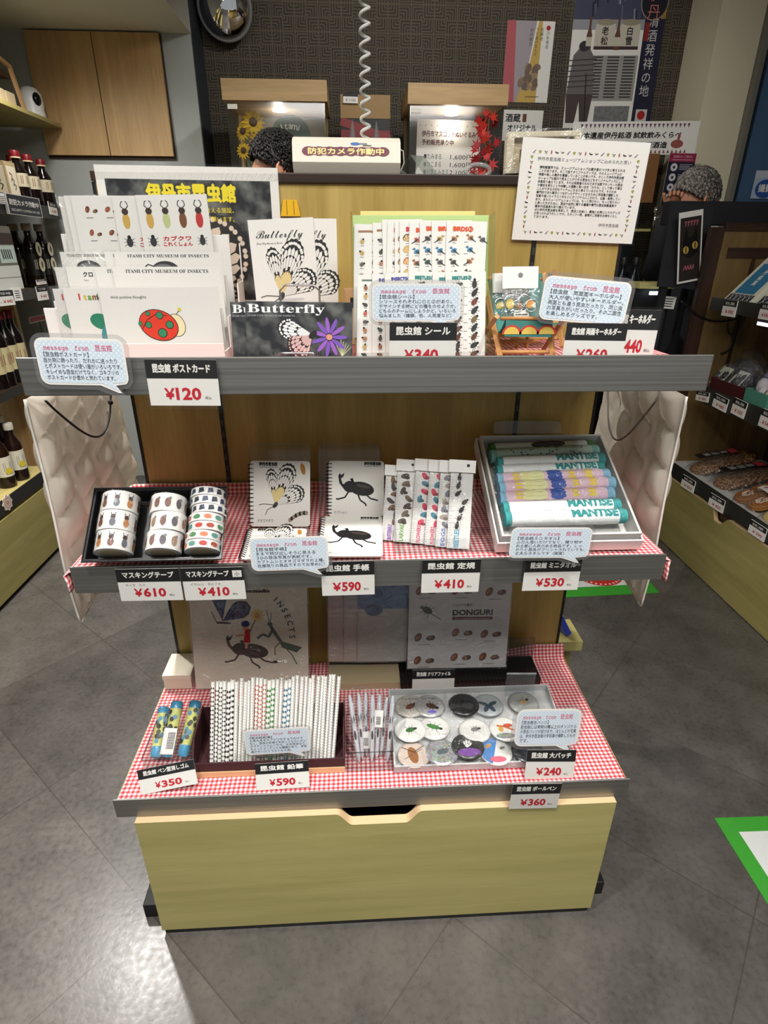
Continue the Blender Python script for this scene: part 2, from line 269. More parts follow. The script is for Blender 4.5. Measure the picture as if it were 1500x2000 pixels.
    def text(s, t, size, u, v, w, m, al='l', bold=0, fit=None, rot=0, shear=0, off=0, vert=False):
        if vert:
            for i, ch in enumerate(t): s.text(ch, size, u, v - i * size * 1.08, w, m, 'c', bold)
            return s
        vs, fs, x0, x1 = glyphs(t, off); W = x1 - x0; sx = size
        if fit: sx = fit / max(W, 1e-6)
        d = {'l': -x0, 'c': -(x0 + x1) / 2, 'r': -x1}[al]; c, q = math.cos(rot), math.sin(rot)
        for dx, dy in ([(0, 0)] if not bold else [(bold, 0), (-bold, 0), (0, bold), (0, -bold)]):
            o = []; w += 8e-6
            for x, y in vs:
                X, Y = (x + d) * sx + shear * y * size + dx, y * size + dy; o.append((u + X * c - Y * q, v + X * q + Y * c, w))
            s.add(o, fs, m)
        return s
    def build(s, name, parent=None, mw=None, **tags):
        me = bpy.data.meshes.new(name); me.from_pydata(s.v, [], s.f)
        for m in s.ms: me.materials.append(m)
        me.polygons.foreach_set('material_index', s.mi); me.polygons.foreach_set('use_smooth', s.sm); me.update()
        o = bpy.data.objects.new(name, me); C.objects.link(o)
        if parent: o.parent = parent
        if mw is not None: o.matrix_world = mw
        for k, v in tags.items(): o[k] = v
        return o
def tag(o, label, cat, group=None):
    o['label'] = label; o['category'] = cat
    if group: o['group'] = group
    return o
def thing(name, label, cat, mw=None, group=None):
    o = bpy.data.objects.new(name, None); o.empty_display_size = .02; C.objects.link(o)
    if mw is not None: o.matrix_world = mw
    return tag(o, label, cat, group)
def struct(name, mb): return mb.build(name, kind='structure')
def copy_thing(o, mw, label, group=None):
    c = o.copy(); C.objects.link(c); c.matrix_world = mw; c['label'] = label
    if group: c['group'] = group
    for ch in list(o.children):
        d = ch.copy(); C.objects.link(d); d.parent = c
        for g in list(ch.children):
            e = g.copy(); C.objects.link(e); e.parent = d
    return c
ORD = 'first second third fourth fifth sixth seventh eighth ninth tenth eleventh twelfth thirteenth fourteenth fifteenth sixteenth seventeenth eighteenth nineteenth twentieth'.split()
ORD += ['twenty-' + x for x in ORD[:9]] + ['thirtieth'] + ['thirty-' + x for x in ORD[:9]]
def axf(p, ax):                                   # frame with local y along ax, local z towards the viewer
    W = ax.normalized(); U = (V((1, 0, 0)) - W * W.x).normalized(); return frame(p, U, U.cross(W))
# ---------------------------------------------------------------- flat drawing helpers (prints)
E = .00025
def tf(pts, u, v, s, rot=0, fl=1):
    c, q = math.cos(rot), math.sin(rot); return [(u + (x * fl * c - y * q) * s, v + (x * fl * q + y * c) * s) for x, y in pts]
def rrect(x0, y0, x1, y1, r, n=5):
    o = []
    for cx, cy, a in ((x1 - r, y1 - r, 0), (x0 + r, y1 - r, 90), (x0 + r, y0 + r, 180), (x1 - r, y0 + r, 270)):
        o += [(cx + r * math.cos(math.radians(a + 90 * i / n)), cy + r * math.sin(math.radians(a + 90 * i / n))) for i in range(n + 1)]
    return o
def wing(mb, u, v, s, rot, a0, a1, w, dark, pale, tint=None, fl=1, n=7, ecc=.35):
    # fan shaped wing: dark outline with pale cells between veins and a double row of pale margin spots
    def R(t): return 1 - ecc * (2 * t - 1) ** 2 - .012 * math.cos(t * n * 2 * PI)
    def pt(t, r): a = a0 + (a1 - a0) * t; return (R(t) * r * math.cos(a), R(t) * r * math.sin(a))
    mb.poly(tf([(0, 0)] + [pt(i / 28, 1) for i in range(29)], u, v, s, rot, fl), w, dark)
    for i in range(n):
        t0, t1 = (i + .07) / n, (i + .93) / n
        for r0, r1, m in ((.08, .42, tint or pale), (.47 + .06 * (i % 2), .68, pale), (.73, .82, pale)):
            mb.poly(tf([pt(t0, r0), pt(t1, r0), pt(t1, r1), pt((t0 + t1) / 2, r1 + .03), pt(t0, r1)], u, v, s, rot, fl), w + E / 2, m)
        for k in (.27, .73):
            x, y = pt(t0 + (t1 - t0) * k, .92); c = tf([(x, y)], u, v, s, rot, fl)[0]; mb.disc(*c, s * .028, s * .028, w + E / 2, pale, 7)
def kite(mb, u, v, s, w, tint=True):              # a black and white butterfly seen from the side, wings up
    y = P((236, 214, 150), .6) if tint else PAPER
    wing(mb, u, v, s * .93, 0, 1.5, 1.9, w, INK, PAPER, y, n=5, ecc=.2)
    wing(mb, u, v, s * 1.12, 0, .92, 1.5, w + E, INK, PAPER, y, n=7, ecc=.25)
    wing(mb, u, v, s * .82, 0, .12, .92, w + 2 * E, INK, PAPER, PAPER, n=7, ecc=.25)
    mb.disc(u, v, s * .09, s * .05, w + 3 * E, SLATE, 10, .9)
    mb.line([(u, v), (u - s * .3, v + s * .03), (u - s * .42, v)], s * .012, w + 3 * E, INK).line([(u, v), (u - s * .2, v - s * .12), (u - s * .25, v - s * .25)], s * .012, w + 3 * E, INK)
def bug(mb, u, v, s, rot, w, m, legs=INK, l=.5, wd=.3):
    for i in (-1, 0, 1):
        for k in (-1, 1): mb.line(tf([(i * l * .4, k * wd * .6), (i * l * .55 + .05 * i, k * (wd + .14)), (i * l * .9, k * (wd + .24))], u, v, s, rot), s * .04, w, legs)
    mb.disc(u, v, s * l, s * wd, w + E / 2, m, 12, rot); mb.disc(*tf([(l * 1.05, 0)], u, v, s, rot)[0], s * wd * .6, s * wd * .55, w + E / 2, legs, 8)
def rhino(mb, u, v, s, w, m=None, fl=1):          # rhinoceros beetle in side view, horn to the left
    m = m or INK; q = lambda p: tf(p, u, v, s, 0, fl)
    mb.disc(*q([(.25, 0)])[0], s * .5, s * .27, w, m, 18, -.18 * fl); mb.disc(*q([(-.2, .08)])[0], s * .27, s * .23, w + E / 2, m, 14)
    mb.poly(q([(-.3, -.02), (-.45, .0), (-.62, .22), (-.66, .5), (-.6, .62), (-.56, .52), (-.42, .62), (-.47, .46), (-.56, .4), (-.5, .2), (-.36, .14)]), w + E, m)
    mb.poly(q([(-.2, .25), (-.1, .42), (-.22, .38), (-.02, .2)]), w + E, m)
    for a in ([(-.25, -.1), (-.4, -.34), (-.7, -.42), (-.74, -.38)], [(.1, -.2), (.2, -.45), (.42, -.6), (.42, -.68)], [(.4, -.2), (.6, -.38), (.9, -.46)]): mb.line(q(a), s * .06, w, m)
    mb.disc(*q([(.32, .1)])[0], s * .3, s * .07, w + E, P((66, 58, 54), .4), 12, -.2 * fl)
def acorn(mb, u, v, s, rot, w, c=BROWN, cap=None):
    mb.disc(u, v, s * .62, s * .42, w, c, 14, rot)
    mb.disc(*tf([(-.12, .12)], u, v, s, rot)[0], s * .3, s * .12, w + E / 2, P((170, 110, 80), .5), 10, rot)
    if cap: mb.poly(tf([(.3, -.42), (.62, -.3), (.78, 0), (.62, .3), (.3, .42)], u, v, s, rot), w + E, cap)
def bird(mb, u, v, s, w, m, fl=1, wingm=SLATE):
    q = lambda p: tf(p, u, v, s, 0, fl)
    mb.disc(*q([(0, 0)])[0], s * .42, s * .24, w, m, 12, .5 * fl); mb.disc(*q([(-.34, -.0 + .3)])[0], s * .17, s * .16, w + E / 2, m, 10)
    mb.poly(q([(-.48, .34), (-.66, .27), (-.48, .25)]), w + E / 2, INK); mb.poly(q([(.2, -.1), (.75, -.42), (.7, -.5), (.1, -.22)]), w, wingm); mb.poly(q([(-.15, .1), (.2, .05), (.5, -.3), (.0, -.14)]), w + E, wingm)
    mb.line(q([(0, -.2), (-.02, -.42)]), s * .03, w, INK).line(q([(.1, -.2), (.1, -.42)]), s * .03, w, INK)
def squig(mb, u, v, ww, h, w, m):                 # a small block of caption lines
    mb.line([(u - ww / 2, v), (u + ww / 2, v)], h, w, m)
def lclamp(fr, z):                                # lift the foot of a leaning sheet to height z
    Mx, w, h = fr; W = Mx.col[1].to_3d(); d = (z - Mx.translation.z) / W.z
    if d > 0: Mx.translation = Mx.translation + W * d; h -= d
    return (Mx, w, h)
def hclamp(fr, z):                                # cut the top of a leaning sheet at height z
    Mx, w, h = fr; return (Mx, w, min(h, (z - Mx.translation.z) / Mx.col[1].z))
# ---------------------------------------------------------------- cards
def sheet(name, label, cat, fr, draw, group=None, th=.0006, base=None, sleeve=0, smat=None, parent=None):
    Mx, w, h = fr; mb = MB(); mb.box(0, w, 0, h, -th, 0, base or PAPER); draw(mb, w, h)
    if sleeve:
        t = thing(name, label, cat, Mx, group); mb.build('printed_sheet', t)
        s = MB(); g = sleeve; s.poly([(-g, -g), (w + g, -g), (w + g, h + g), (-g, h + g)], .0012, smat or CLR); s.build('clear_sleeve', t); return t
    o = mb.build(name, parent, Mx); return tag(o, label, cat, group) if not parent else o
def price_tag(fr, title, price, label, note=None, sleeve=.004, tax='税込', box=None):
    def d(mb, w, h):
        mb.box(0, w, h * .6, h, 0, E, INK)
        mb.text(title, h * (.2 if len(title) < 12 else .17), w * (.5 if not box else .42), h * .74, 2 * E, PAPER, 'c', bold=h * .008, fit=w * (.8 if not box else .68))
        if box: mb.box(w * .82, w * .97, h * .7, h * .9, E, 2 * E, PAPER).text(box, h * .14, w * .895, h * .745, 3 * E, INK, 'c')
        if note: mb.text(note, h * .09, w * .12, h * .47, E, GREY)
        if price: mb.text('￥', h * .32, w * .36, h * .15, E, RED, 'r', bold=h * .012).text(price, h * .36, w * .38, h * .14, E, RED, 'l', off=.035, fit=w * .36)
        if price: mb.text(tax, h * .07, w * .79, h * .15, E, INK)
    return sheet('price_tag', label, 'price tag', fr, d, 'price tags on the gift stand', sleeve=sleeve)
def bubble(fr, lines, label, slant=0):
    Mx, w, h = fr; t = thing('speech_bubble_card', label, 'sign', Mx, 'message cards in speech bubble shape')
    tail = h * .14
    def shape(g):
        x0, y0, x1, y1, r = -g, tail - g, w + g, h + g, h * .16 + g
        p = rrect(x0, y0, x1, y1, r); k = 18     # split before the lower right corner to hang the tail
        return p[:k] + [(w * .66 - g, y0), (w * .86, -g * 1.2), (w * .9 + g, -g), (w * .84 + g, y0)] + p[k + 2:]
    mb = MB(); mb.prism(shape(-.0005), -.0006, 0, WHITE); mb.poly(shape(-h * .045), E, DOTS)
    fs = (h - tail) / (len(lines) + 4.2)
    mb.text(sty('message', 'mono') + '　' + sty('from', 'mono') + '　昆虫館', fs * 1.35, w * .1, h * .97 - fs * 2.0, 2 * E, PINK, fit=w * .76)
    for i, l in enumerate(lines): mb.text(l, fs * 1.02, w * (.08 if i else .09), h - fs * 3.55 - i * fs * 1.12, 2 * E, INK, fit=min(w * .86, w * .86 * len(l) / max(len(x) for x in lines)))
    mb.build('card', t); s = MB(); s.prism(shape(h * .075), -.001, -.0007, HAZY); s.build('laminate_edge', t); return t
# ---------------------------------------------------------------- setting
WL, WB, SOF, CEI = 2.68, 2.92, at(180, 61, y=2.68).z, 2.62
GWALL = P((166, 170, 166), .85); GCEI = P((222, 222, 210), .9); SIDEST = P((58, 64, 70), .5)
b = MB(); b.box(-2.3, 2.6, -3.2, 3.4, -.05, 0, FLOOR); struct('floor', b)
b = MB(); b.box(-2.3, 2.6, -3.2, 3.4, CEI, CEI + .05, P((150, 148, 142), .9)); struct('ceiling', b)
xr = at(372, 62, y=WL).x
b = MB(); b.box(-2.3, xr, -3.2, WL, SOF, CEI - .002, GCEI); struct('trim_1', b)                       # lowered soffit over the left aisle
b = MB(); b.box(-2.3, xr, WL, 3.3, 0, SOF, GWALL); struct('wall_corner', b)
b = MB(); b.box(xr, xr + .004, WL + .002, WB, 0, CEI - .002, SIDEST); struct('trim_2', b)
b = MB(); b.box(xr + .004, 2.5, WB, WB + .05, 0, CEI - .002, KEY); struct('wall_back', b)
b = MB(); b.box(2.32, 2.4, -3.2, WB, 0, CEI - .002, P((120, 116, 104), .85)); struct('wall_right', b)
b = MB(); b.box(-2.3, -2.22, -3.2, WL - .002, 0, SOF - .002, GWALL); struct('wall_left', b)
c0 = at(1366, 234, y=2.62); c1 = at(1449, 234, y=2.62)
b = MB(); b.box(c0.x, c1.x, 2.62, WB - .002, 0, CEI - .002, P((206, 198, 172), .85)); struct('trim_3', b)
f1 = at(1463, 234, y=2.6); b = MB(); b.box(c1.x + .002, f1.x, 2.58, 2.66, 0, CEI - .002, P((110, 108, 100), .5)); struct('trim_4', b)
b = MB(); b.box(f1.x + .002, f1.x + .03, 2.62, 2.7, 0, CEI - .002, BLACK); b.box(f1.x + .03, 2.31, 2.6, 2.64, 0, CEI - .002, P((66, 92, 122), .35)); struct('door_1', b)
# wall cupboard, flush doors
t = thing('wall_cupboard', 'pair of flush wooden cupboard doors high in the grey wall', 'cupboard', T(0, WL, 0))
A, B, D, G = at(48, 60, y=WL), at(180, 60, y=WL), at(312, 60, y=WL), at(342, 307, y=WL)
MB().box(A.x, D.x + .004, -.012, -.001, G.z - .012, A.z - .002, DARKW).build('frame', t)
for n, (p, q) in enumerate(((A, B), (B, D))): MB().box(p.x + .002, q.x - .002, -.03, -.012, G.z, A.z - .004, TAN, .001).build('door', t)
def lamp(loc, label):
    t = thing('downlight', label, 'light', T(*loc)); m = MB(); m.lathe([(.05, 0), (.058, -.006), (.046, -.01), (.046, -.002)], WHITE, 24); m.build('trim_ring', t)
    m = MB(); m.lathe([(.044, -.003), (.044, -.007)], P((255, 246, 228), .5, 0, .4, 14), 24); m.build('lens', t)
lamp((-1.22, 1.96, SOF), 'round recessed downlight in the low ceiling at the top left')
lamp((-1.11, 1.03, SOF), 'round recessed downlight in the low ceiling over the left aisle')
lamp((-.58, -.5, CEI), 'round recessed ceiling downlight left of and in front of the gift stand')
lamp((.62, -.46, CEI), 'round recessed ceiling downlight right of and in front of the gift stand')
lamp((1.25, -.3, CEI), 'round recessed ceiling downlight over the right aisle')
lamp((-.55, .95, CEI), 'added round ceiling fill light between the stand and the left shelves')  # fixture of the lamp added to brighten the left unit
lamp((.35, 1.35, CEI), 'round recessed ceiling downlight over the sales counter')
# ---------------------------------------------------------------- gift stand (gondola)
ZT, ZM, ZB = 1.1425, .8285, .3795
gs = thing('display_gondola', 'wooden gift display stand with three steel edged shelves and a bottom drawer', 'display stand', T(0, .2, 0))
def gp(name, mb, par=None): mb.X = T(0, 0, 0); o = mb.build(name, par or gs); o.location = (0, 0, 0); return o
def gbox(name, bx, m, bv=0, par=None):
    x0, x1, y0, y1, z0, z1 = bx; return gp(name, MB().box(x0, x1, y0 - .2, y1 - .2, z0, z1, m, bv), par)
bp = gbox('back_panel', (-.4555, .4555, .389, .409, .3405, 1.393), GOLD)
for u, v in ((430, 790), (1012, 775)):
    q = at(u, v, y=.388); m = MB().box(q.x - .004, q.x + .004, .186, .1888, .38, 1.39, BLACK)
    for k in range(40): m.box(q.x - .002, q.x + .002, .1855, .186, .42 + k * .024, .432 + k * .024, P((60, 58, 54), .4))
    gp('slotted_upright', m)
for s in (-1, 1): gbox('edge_trim', (min(s * .4555, s * .461), max(s * .4555, s * .461), .387, .41, .3405, 1.393), BLACK)
gbox('top_cap', (-.46, .46, .383, .53, 1.3935, 1.409), DARKW, .002)
for (y, z0, z1, hw, nm) in ((.0672, 1.1081, 1.1596, .4801, 'top'), (.0662, .7906, .8387, .4801, 'mid'), (.012, .3396, .3843, .4801, 'low')):
    zt = {'top': ZT, 'mid': ZM, 'low': ZB}[nm] - .0029
    sh = gbox('shelf', (-hw + .004, hw - .004, y + .004, .3885, zt - .018, zt), OLIVE)
    gp('steel_lip', MB().box(-hw, hw, y - .2, y - .1965, z0, z1, STEEL, .0015), sh)
m = MB(); cz = .338 - .030
a0, a1, a2, a3 = [at(u, v, y=0).x for u, v in ((656, 1592), (690, 1607), (792, 1603), (826, 1585))]
p = [(-.4445, .015), (.4555, .015), (.4555, .338), (a3, .338)]
p += [(a3 + (a2 - a3) * k / 8, .338 - .030 * (.5 - .5 * math.cos(PI * k / 8))) for k in range(1, 9)] + [(a1 + (a0 - a1) * k / 8, cz + .030 * (.5 - .5 * math.cos(PI * k / 8))) for k in range(0, 9)] + [(-.4445, .338)]
m.X = M(((1, 0, 0, 0), (0, 0, -1, -.182), (0, 1, 0, 0), (0, 0, 0, 1)))
m.prism(p, 0, .018, OLIVE, PALE); o = m.build('drawer', gs)
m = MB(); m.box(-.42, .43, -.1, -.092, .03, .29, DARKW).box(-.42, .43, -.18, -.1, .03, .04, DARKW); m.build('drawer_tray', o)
gbox('carcass', (-.44, .44, .12, .389, .042, .3375), OLIVEY)
gbox('plinth', (-.492, .497, .036, .42, 0, .04), BLACK, .002)
gbox('drawer_foot_shade', (-.44, .45, .003, .035, 0, .0145), BLACK)  # black strip standing in for the shade under the drawer
m = MB().box(.463, .545, .232, .33, .352, .38, OLIVE).box(.50, .54, .28, .31, .041, .352, OLIVEY); m.build('side_shelf', gs)
# ---------------------------------------------------------------- gingham cloths
def cloth(name, label, x0, x1, y0, y1, z, fn, nu=80, nv=24):
    me = bpy.data.meshes.new(name); vs = []; uv = []
    for j in range(nv + 1):
        for i in range(nu + 1):
            x, y = x0 + (x1 - x0) * i / nu, y0 + (y1 - y0) * j / nv; uv.append((x, y)); vs.append(fn(x, y, z))
    fs = [(j * (nu + 1) + i, j * (nu + 1) + i + 1, (j + 1) * (nu + 1) + i + 1, (j + 1) * (nu + 1) + i) for j in range(nv) for i in range(nu)]
    me.from_pydata(vs, [], fs); me.uv_layers.new(name='UVMap'); l = me.uv_layers[0].data
    for f in me.polygons:
        for k, vi in zip(f.loop_indices, f.vertices): l[k].uv = uv[vi]
    me.polygons.foreach_set('use_smooth', [True] * len(me.polygons)); me.materials.append(GING)
    o = bpy.data.objects.new(name, me); C.objects.link(o); so = o.modifiers.new('thickness', 'SOLIDIFY'); so.thickness = .0012; so.offset = 1; tag(o, label, 'cloth')
def wob(x, y): return .0006 * (1 + math.sin(x * 60 + y * 30) * math.cos(y * 70))
def f_low(x, y, z):
    up = 0
    if y > .37 and x > .2: up = min(1, (x - .2) / .2) * (y - .37) * .9; y = .37 + (y - .37) * .4
    return (x, min(y, .385), z - .0026 + wob(x, y) + up)
cloth('gingham_cloth', 'red and white gingham cloth under the pencils and badges on the bottom shelf', -.474, .474, .0175, .41, ZB, f_low)
def f_mid(x, y, z):
    e = abs(x) - .484
    yy = y
    if e > 0:
        s = 1 if x > 0 else -1; r = .009
        if e < r * 1.57: a = e / r; x = s * (.484 + r * math.sin(a)); z = z - .0014 - r * (1 - math.cos(a))
        else: x = s * (.493 + .008 * math.sin(y * 60)); z = z - .0014 - r - (e - r * 1.57)
        yy = y - min(e, .02) * .5 * (1 if y < .2 else 0)
    else: z = z - .0026 + wob(x, y)
    if yy > .372: z += (yy - .372) * .95; yy = .372 + (yy - .372) * .3
    return (x, min(yy, .3848), z)
cloth('gingham_cloth', 'red and white gingham cloth on the middle shelf with corners hanging over its ends', -.522, .528, .0715, .40, ZM, f_mid, 110, 24)
cloth('gingham_cloth', 'red and white gingham cloth under the deck chair on the top shelf', -.474, .474, .0725, .38, ZT, lambda x, y, z: (x, y, z - .0026 + wob(x, y)))
# ================================================================ top shelf
st = thing('postcard_stand', 'white stepped cardboard stand holding postcards at the left of the top shelf', 'postcard stand', T(-.33, .2, ZT))
def sp(name, x0, x1, y0, y1, z1, m=WHITE, zz=0): MB().box(x0 + .33, x1 + .33, y0 - .2, y1 - .2, zz, z1 - ZT, m, .0006).build(name, st)
TIER = [(.102, 672, 84, 437, P((232, 212, 206), .7)), (.152, 602, 84, 434, WHITE), (.202, 588, 104, 438, WHITE), (.252, 536, 112, 442, WHITE), (.302, 457, 118, 446, WHITE)]
for y, v, u0, u1, m in TIER: sp('tier_panel', at(u0, v, y=y).x, at(u1, v, y=y).x, y, y + .003, at(u0, v, y=y).z, m)
xa, xb = at(84, 672, y=.102).x, at(446, 457, y=.302).x
sp('base', xa + .001, xb - .001, .105, .306, ZT + .004)
for x in (xa, at(437, 672, y=.102).x - .002):
    m = MB(); m.X = M(((0, 0, 1, x + .33), (1, 0, 0, -.2), (0, 1, 0, 0), (0, 0, 0, 1))); pts = [(.1052, .004)]
    for (y, v, u0, u1, _), (y2, *_) in zip(TIER, TIER[1:] + [(.318,)]): pts += [(y + .0032, at(u0, v, y=y).z - ZT - .012), (y2 - .0002 if y2 != .318 else .306, at(u0, v, y=y).z - ZT - .012)]
    pts += [(.306, .004)]; m.prism(pts, 0, .002, WHITE).build('side_panel', st)
def pc(label, tl, tr, vb, y, draw, name='postcard', sleeve=.003, k=0, group='postcards in the white stand'):
    y -= k * .0024; Mx, w, h = fq(tl, tr, (tl[0], vb), y); z0 = ZT + .0055
    dz = Mx.translation.z - z0
    if dz < 0: Mx.translation.z = z0; h += dz
    return sheet(name, label, 'postcard', (Mx, w, h), draw, group, sleeve=sleeve, smat=CRK2 if k == 0 else CLR)
def d_lady(mb, w, h):
    mb.text('think positive thoughts', h * .06, w * .09, h * .84, E, SLATE)
    u, v, s = w * .46, h * .43, h * .29
    mb.disc(u + s * .95, v - s * .02, s * .5, s * .62, E, INK, 20, .2).disc(u + s * .95, v - s * .02, s * .47, s * .59, 2 * E, P((244, 230, 180), .6), 20, .2)
    mb.line([(u + s * .98, v + s * .5), (u + s * 1.22, v + s * .78)], s * .03, E, INK).disc(u + s * 1.24, v + s * .82, s * .1, s * .1, 2 * E, P((226, 206, 70), .6))
    mb.disc(u, v, s * 1.08, s * .82, 3 * E, INK, 26, -.3).disc(u, v, s * 1.04, s * .78, 4 * E, P((226, 58, 34), .6), 26, -.3)
    mb.line([(u - s * .92, v - s * .2), (u - s * .6, v + s * .28), (u - s * .1, v + s * .58), (u + s * .5, v + s * .5)], s * .03, 5 * E, INK)
    for a, q, r in ((-.55, .02, .18), (.15, -.42, .26), (.6, .02, .22), (.12, .52, .2), (-.5, .62, .13), (-.98, .1, .12)): mb.disc(u + a * s, v + q * s, r * s, r * s, 5 * E, INK, 14).disc(u + a * s, v + q * s, r * s * .86, r * s * .86, 6 * E, P((52, 128, 88), .6), 14)
def d_clover(mb, w, h):
    for i, (ch, c) in enumerate(zip('Itami', ((206, 60, 50), (226, 190, 60), (110, 170, 70), (150, 96, 60), (90, 150, 80)))): mb.text(ch, h * .13, w * (.16 + .05 * i), h * .83, E, P(c, .6), bold=h * .006)
    mb.text('city', h * .13, w * .45, h * .83, E, P((150, 96, 60), .6), bold=h * .004)
    for a, c in ((2.9, (40, 130, 100)), (1.35, (40, 130, 90)), (-.2, (46, 140, 96)), (4.3, (60, 150, 150))): mb.disc(w * .47 + math.cos(a) * h * .17, h * .46 + math.sin(a) * h * .17, h * .17, h * .12, E + .00005 * a, P(c, .5), 16, a)
    mb.line([(w * .47, h * .46), (w * .42, h * .2)], h * .03, E, P((50, 140, 110), .6))
def d_muse(beetle, kuro=False):
    def f(mb, w, h):
        if kuro: mb.text('クロ', h * .1, w * .3, h * .83, E, INK, bold=h * .003).text('Ferti', h * .045, w * .3, h * .75, E, GREY)
        else: mb.text(sty('ITAMI CITY MUSEUM OF INSECTS', 'serif'), h * .075, w * .5, h * .905, E, INK, 'c', fit=w * .76)
        if beetle: mb.disc(w * .46, h * .68, h * .26, h * .16, E, SLATE, 20).disc(w * .44, h * .72, h * .16, h * .07, 2 * E, P((110, 110, 112), .4), 16).line([(w * .26, h * .72), (w * .3, h * .78), (w * .36, h * .74)], h * .02, E, INK)
    return f
def d_acorn(mb, w, h):
    for i in range(3):
        for j in range(2):
            u, v = w * (.3 + .42 * j), h * (.86 - .25 * i); acorn(mb, u, v, h * .06, 1.2 - .5 * j, E, P((150, 84, 58), .5) if (i + j) % 2 else BROWN); acorn(mb, u + h * .085, v - h * .02, h * .045, .3, E, P((120, 92, 66), .6), DBROWN); mb.line([(u - h * .03, v - h * .09), (u + h * .05, v - h * .09)], h * .008, E, GREY)
def d_kabu(mb, w, h):
    cs = ((206, 166, 84), (190, 200, 140), (120, 76, 44), (190, 52, 52))
    for i in range(4):                             # plain costume figures replaced by beetle badges in the same colours
        u, v, s = w * (.15 + .235 * i), h * .83, h * .055
        mb.disc(u, v - s * 1.5, s * .75, s * 1.5, E, P(cs[i], .6), 14); mb.disc(u, v + s * .2, s * .66, s * .6, 2 * E, P((60, 44, 38), .6), 14)
        for k in (-1, 1): mb.line([(u + k * s * .2, v + s * .7), (u + k * s * .75, v + s * 1.2), (u + k * s * .55, v + s * 1.9), (u + k * s * .25, v + s * 2.05)], s * .16, E, INK)
    mb.text('カブクワ', h * .052, w * .5, h * .54, E, RED, 'c', bold=h * .0022, fit=w * .4).text('これくしょん', h * .048, w * .5, h * .485, E, RED, 'c', bold=h * .002, fit=w * .42)
    bug(mb, w * .15, h * .53, h * .1, PI / 2, E, SLATE, l=.5, wd=.36); bug(mb, w * .86, h * .53, h * .09, PI / 2, E, SLATE, l=.5, wd=.36)
pc('postcard of brown acorns, leftmost of the back row of the white stand', (113, 384), (200, 384), 560, .298, d_acorn)
pc('postcard of brown acorns, just right of the leftmost acorn card', (124, 382), (226, 382), 560, .298, d_acorn, k=1)
pc('front acorn postcard, next to the horned figure cards', (137, 383), (232, 383), 560, .298, d_acorn, k=2)
pc('horned figure postcard mostly covered by the same card on its right', (217, 382), (360, 382), 570, .298, d_kabu, k=3)
pc('postcard of horned figures with red lettering, fully in view in the back row', (264, 381), (403, 379), 570, .298, d_kabu, k=4)
pc('postcard with a grey beetle back at the left of the second row from the back', (116, 492), (228, 492), 590, .248, d_muse(True))
pc('white postcard edge peeking out left of the right grey beetle card', (203, 492), (340, 492), 590, .248, d_muse(False), k=1)
pc('postcard lettered museum of insects over a grey beetle back, second row from the back', (222, 492), (432, 492), 600, .248, d_muse(True), k=2)
pc('white postcard with two small characters at the far left of the third row', (106, 522), (190, 522), 630, .198, d_muse(False, True))
pc('white postcard with small black characters second from left in the third row', (128, 521), (232, 521), 630, .198, d_muse(False, True), k=1)
pc('postcard lettered museum of insects mostly covered in the third row', (184, 521), (380, 521), 640, .198, d_muse(False), k=2)
pc('wide white postcard lettered museum of insects, right of the third row', (218, 521), (431, 521), 640, .198, d_muse(False), k=3)
pc('clover postcard edge behind the other clover card at the left of the front row', (102, 564), (200, 563), 690, .148, d_clover)
pc('postcard with a green clover and coloured letters left of the ladybird card', (122, 563), (300, 563), 690, .148, d_clover, k=1)
pc('white postcard with a red ladybird and green spots in the front row', (191, 562), (424, 560), 690, .148, d_lady, k=3)
# poster behind
def d_poster(mb, w, h):
    m = w * .047; mb.box(m, w - m, m, h - m * 1.4, 0, E, BOKEH)
    Y = P((232, 214, 40), .5); mb.text('伊丹市昆虫館', w * .094, w * .51, h - w * .165, 3 * E, Y, 'c', bold=w * .0045, fit=w * .49)
    mb.text('自然とふれ合える施設。', w * .03, w * .74, h - w * .225, 3 * E, Y, 'r').text('チョウが舞います。', w * .03, w * .74, h - w * .27, 3 * E, Y, 'r')
    wing(mb, w * .36, h * .16, w * .52, 0, .05, 1.2, 2 * E, INK, P((214, 196, 178), .5), n=8, ecc=.25); wing(mb, w * .38, h * .18, w * .4, 0, -.4, .1, 2 * E, INK, P((190, 172, 156), .5), n=6)
pm = fq((182, 321), (542, 328), (205, 600), .383)
sheet('laminated_poster', 'laminated poster with yellow lettering and butterfly wings behind the postcards', 'poster', pm, d_poster, sleeve=.004, th=.001)
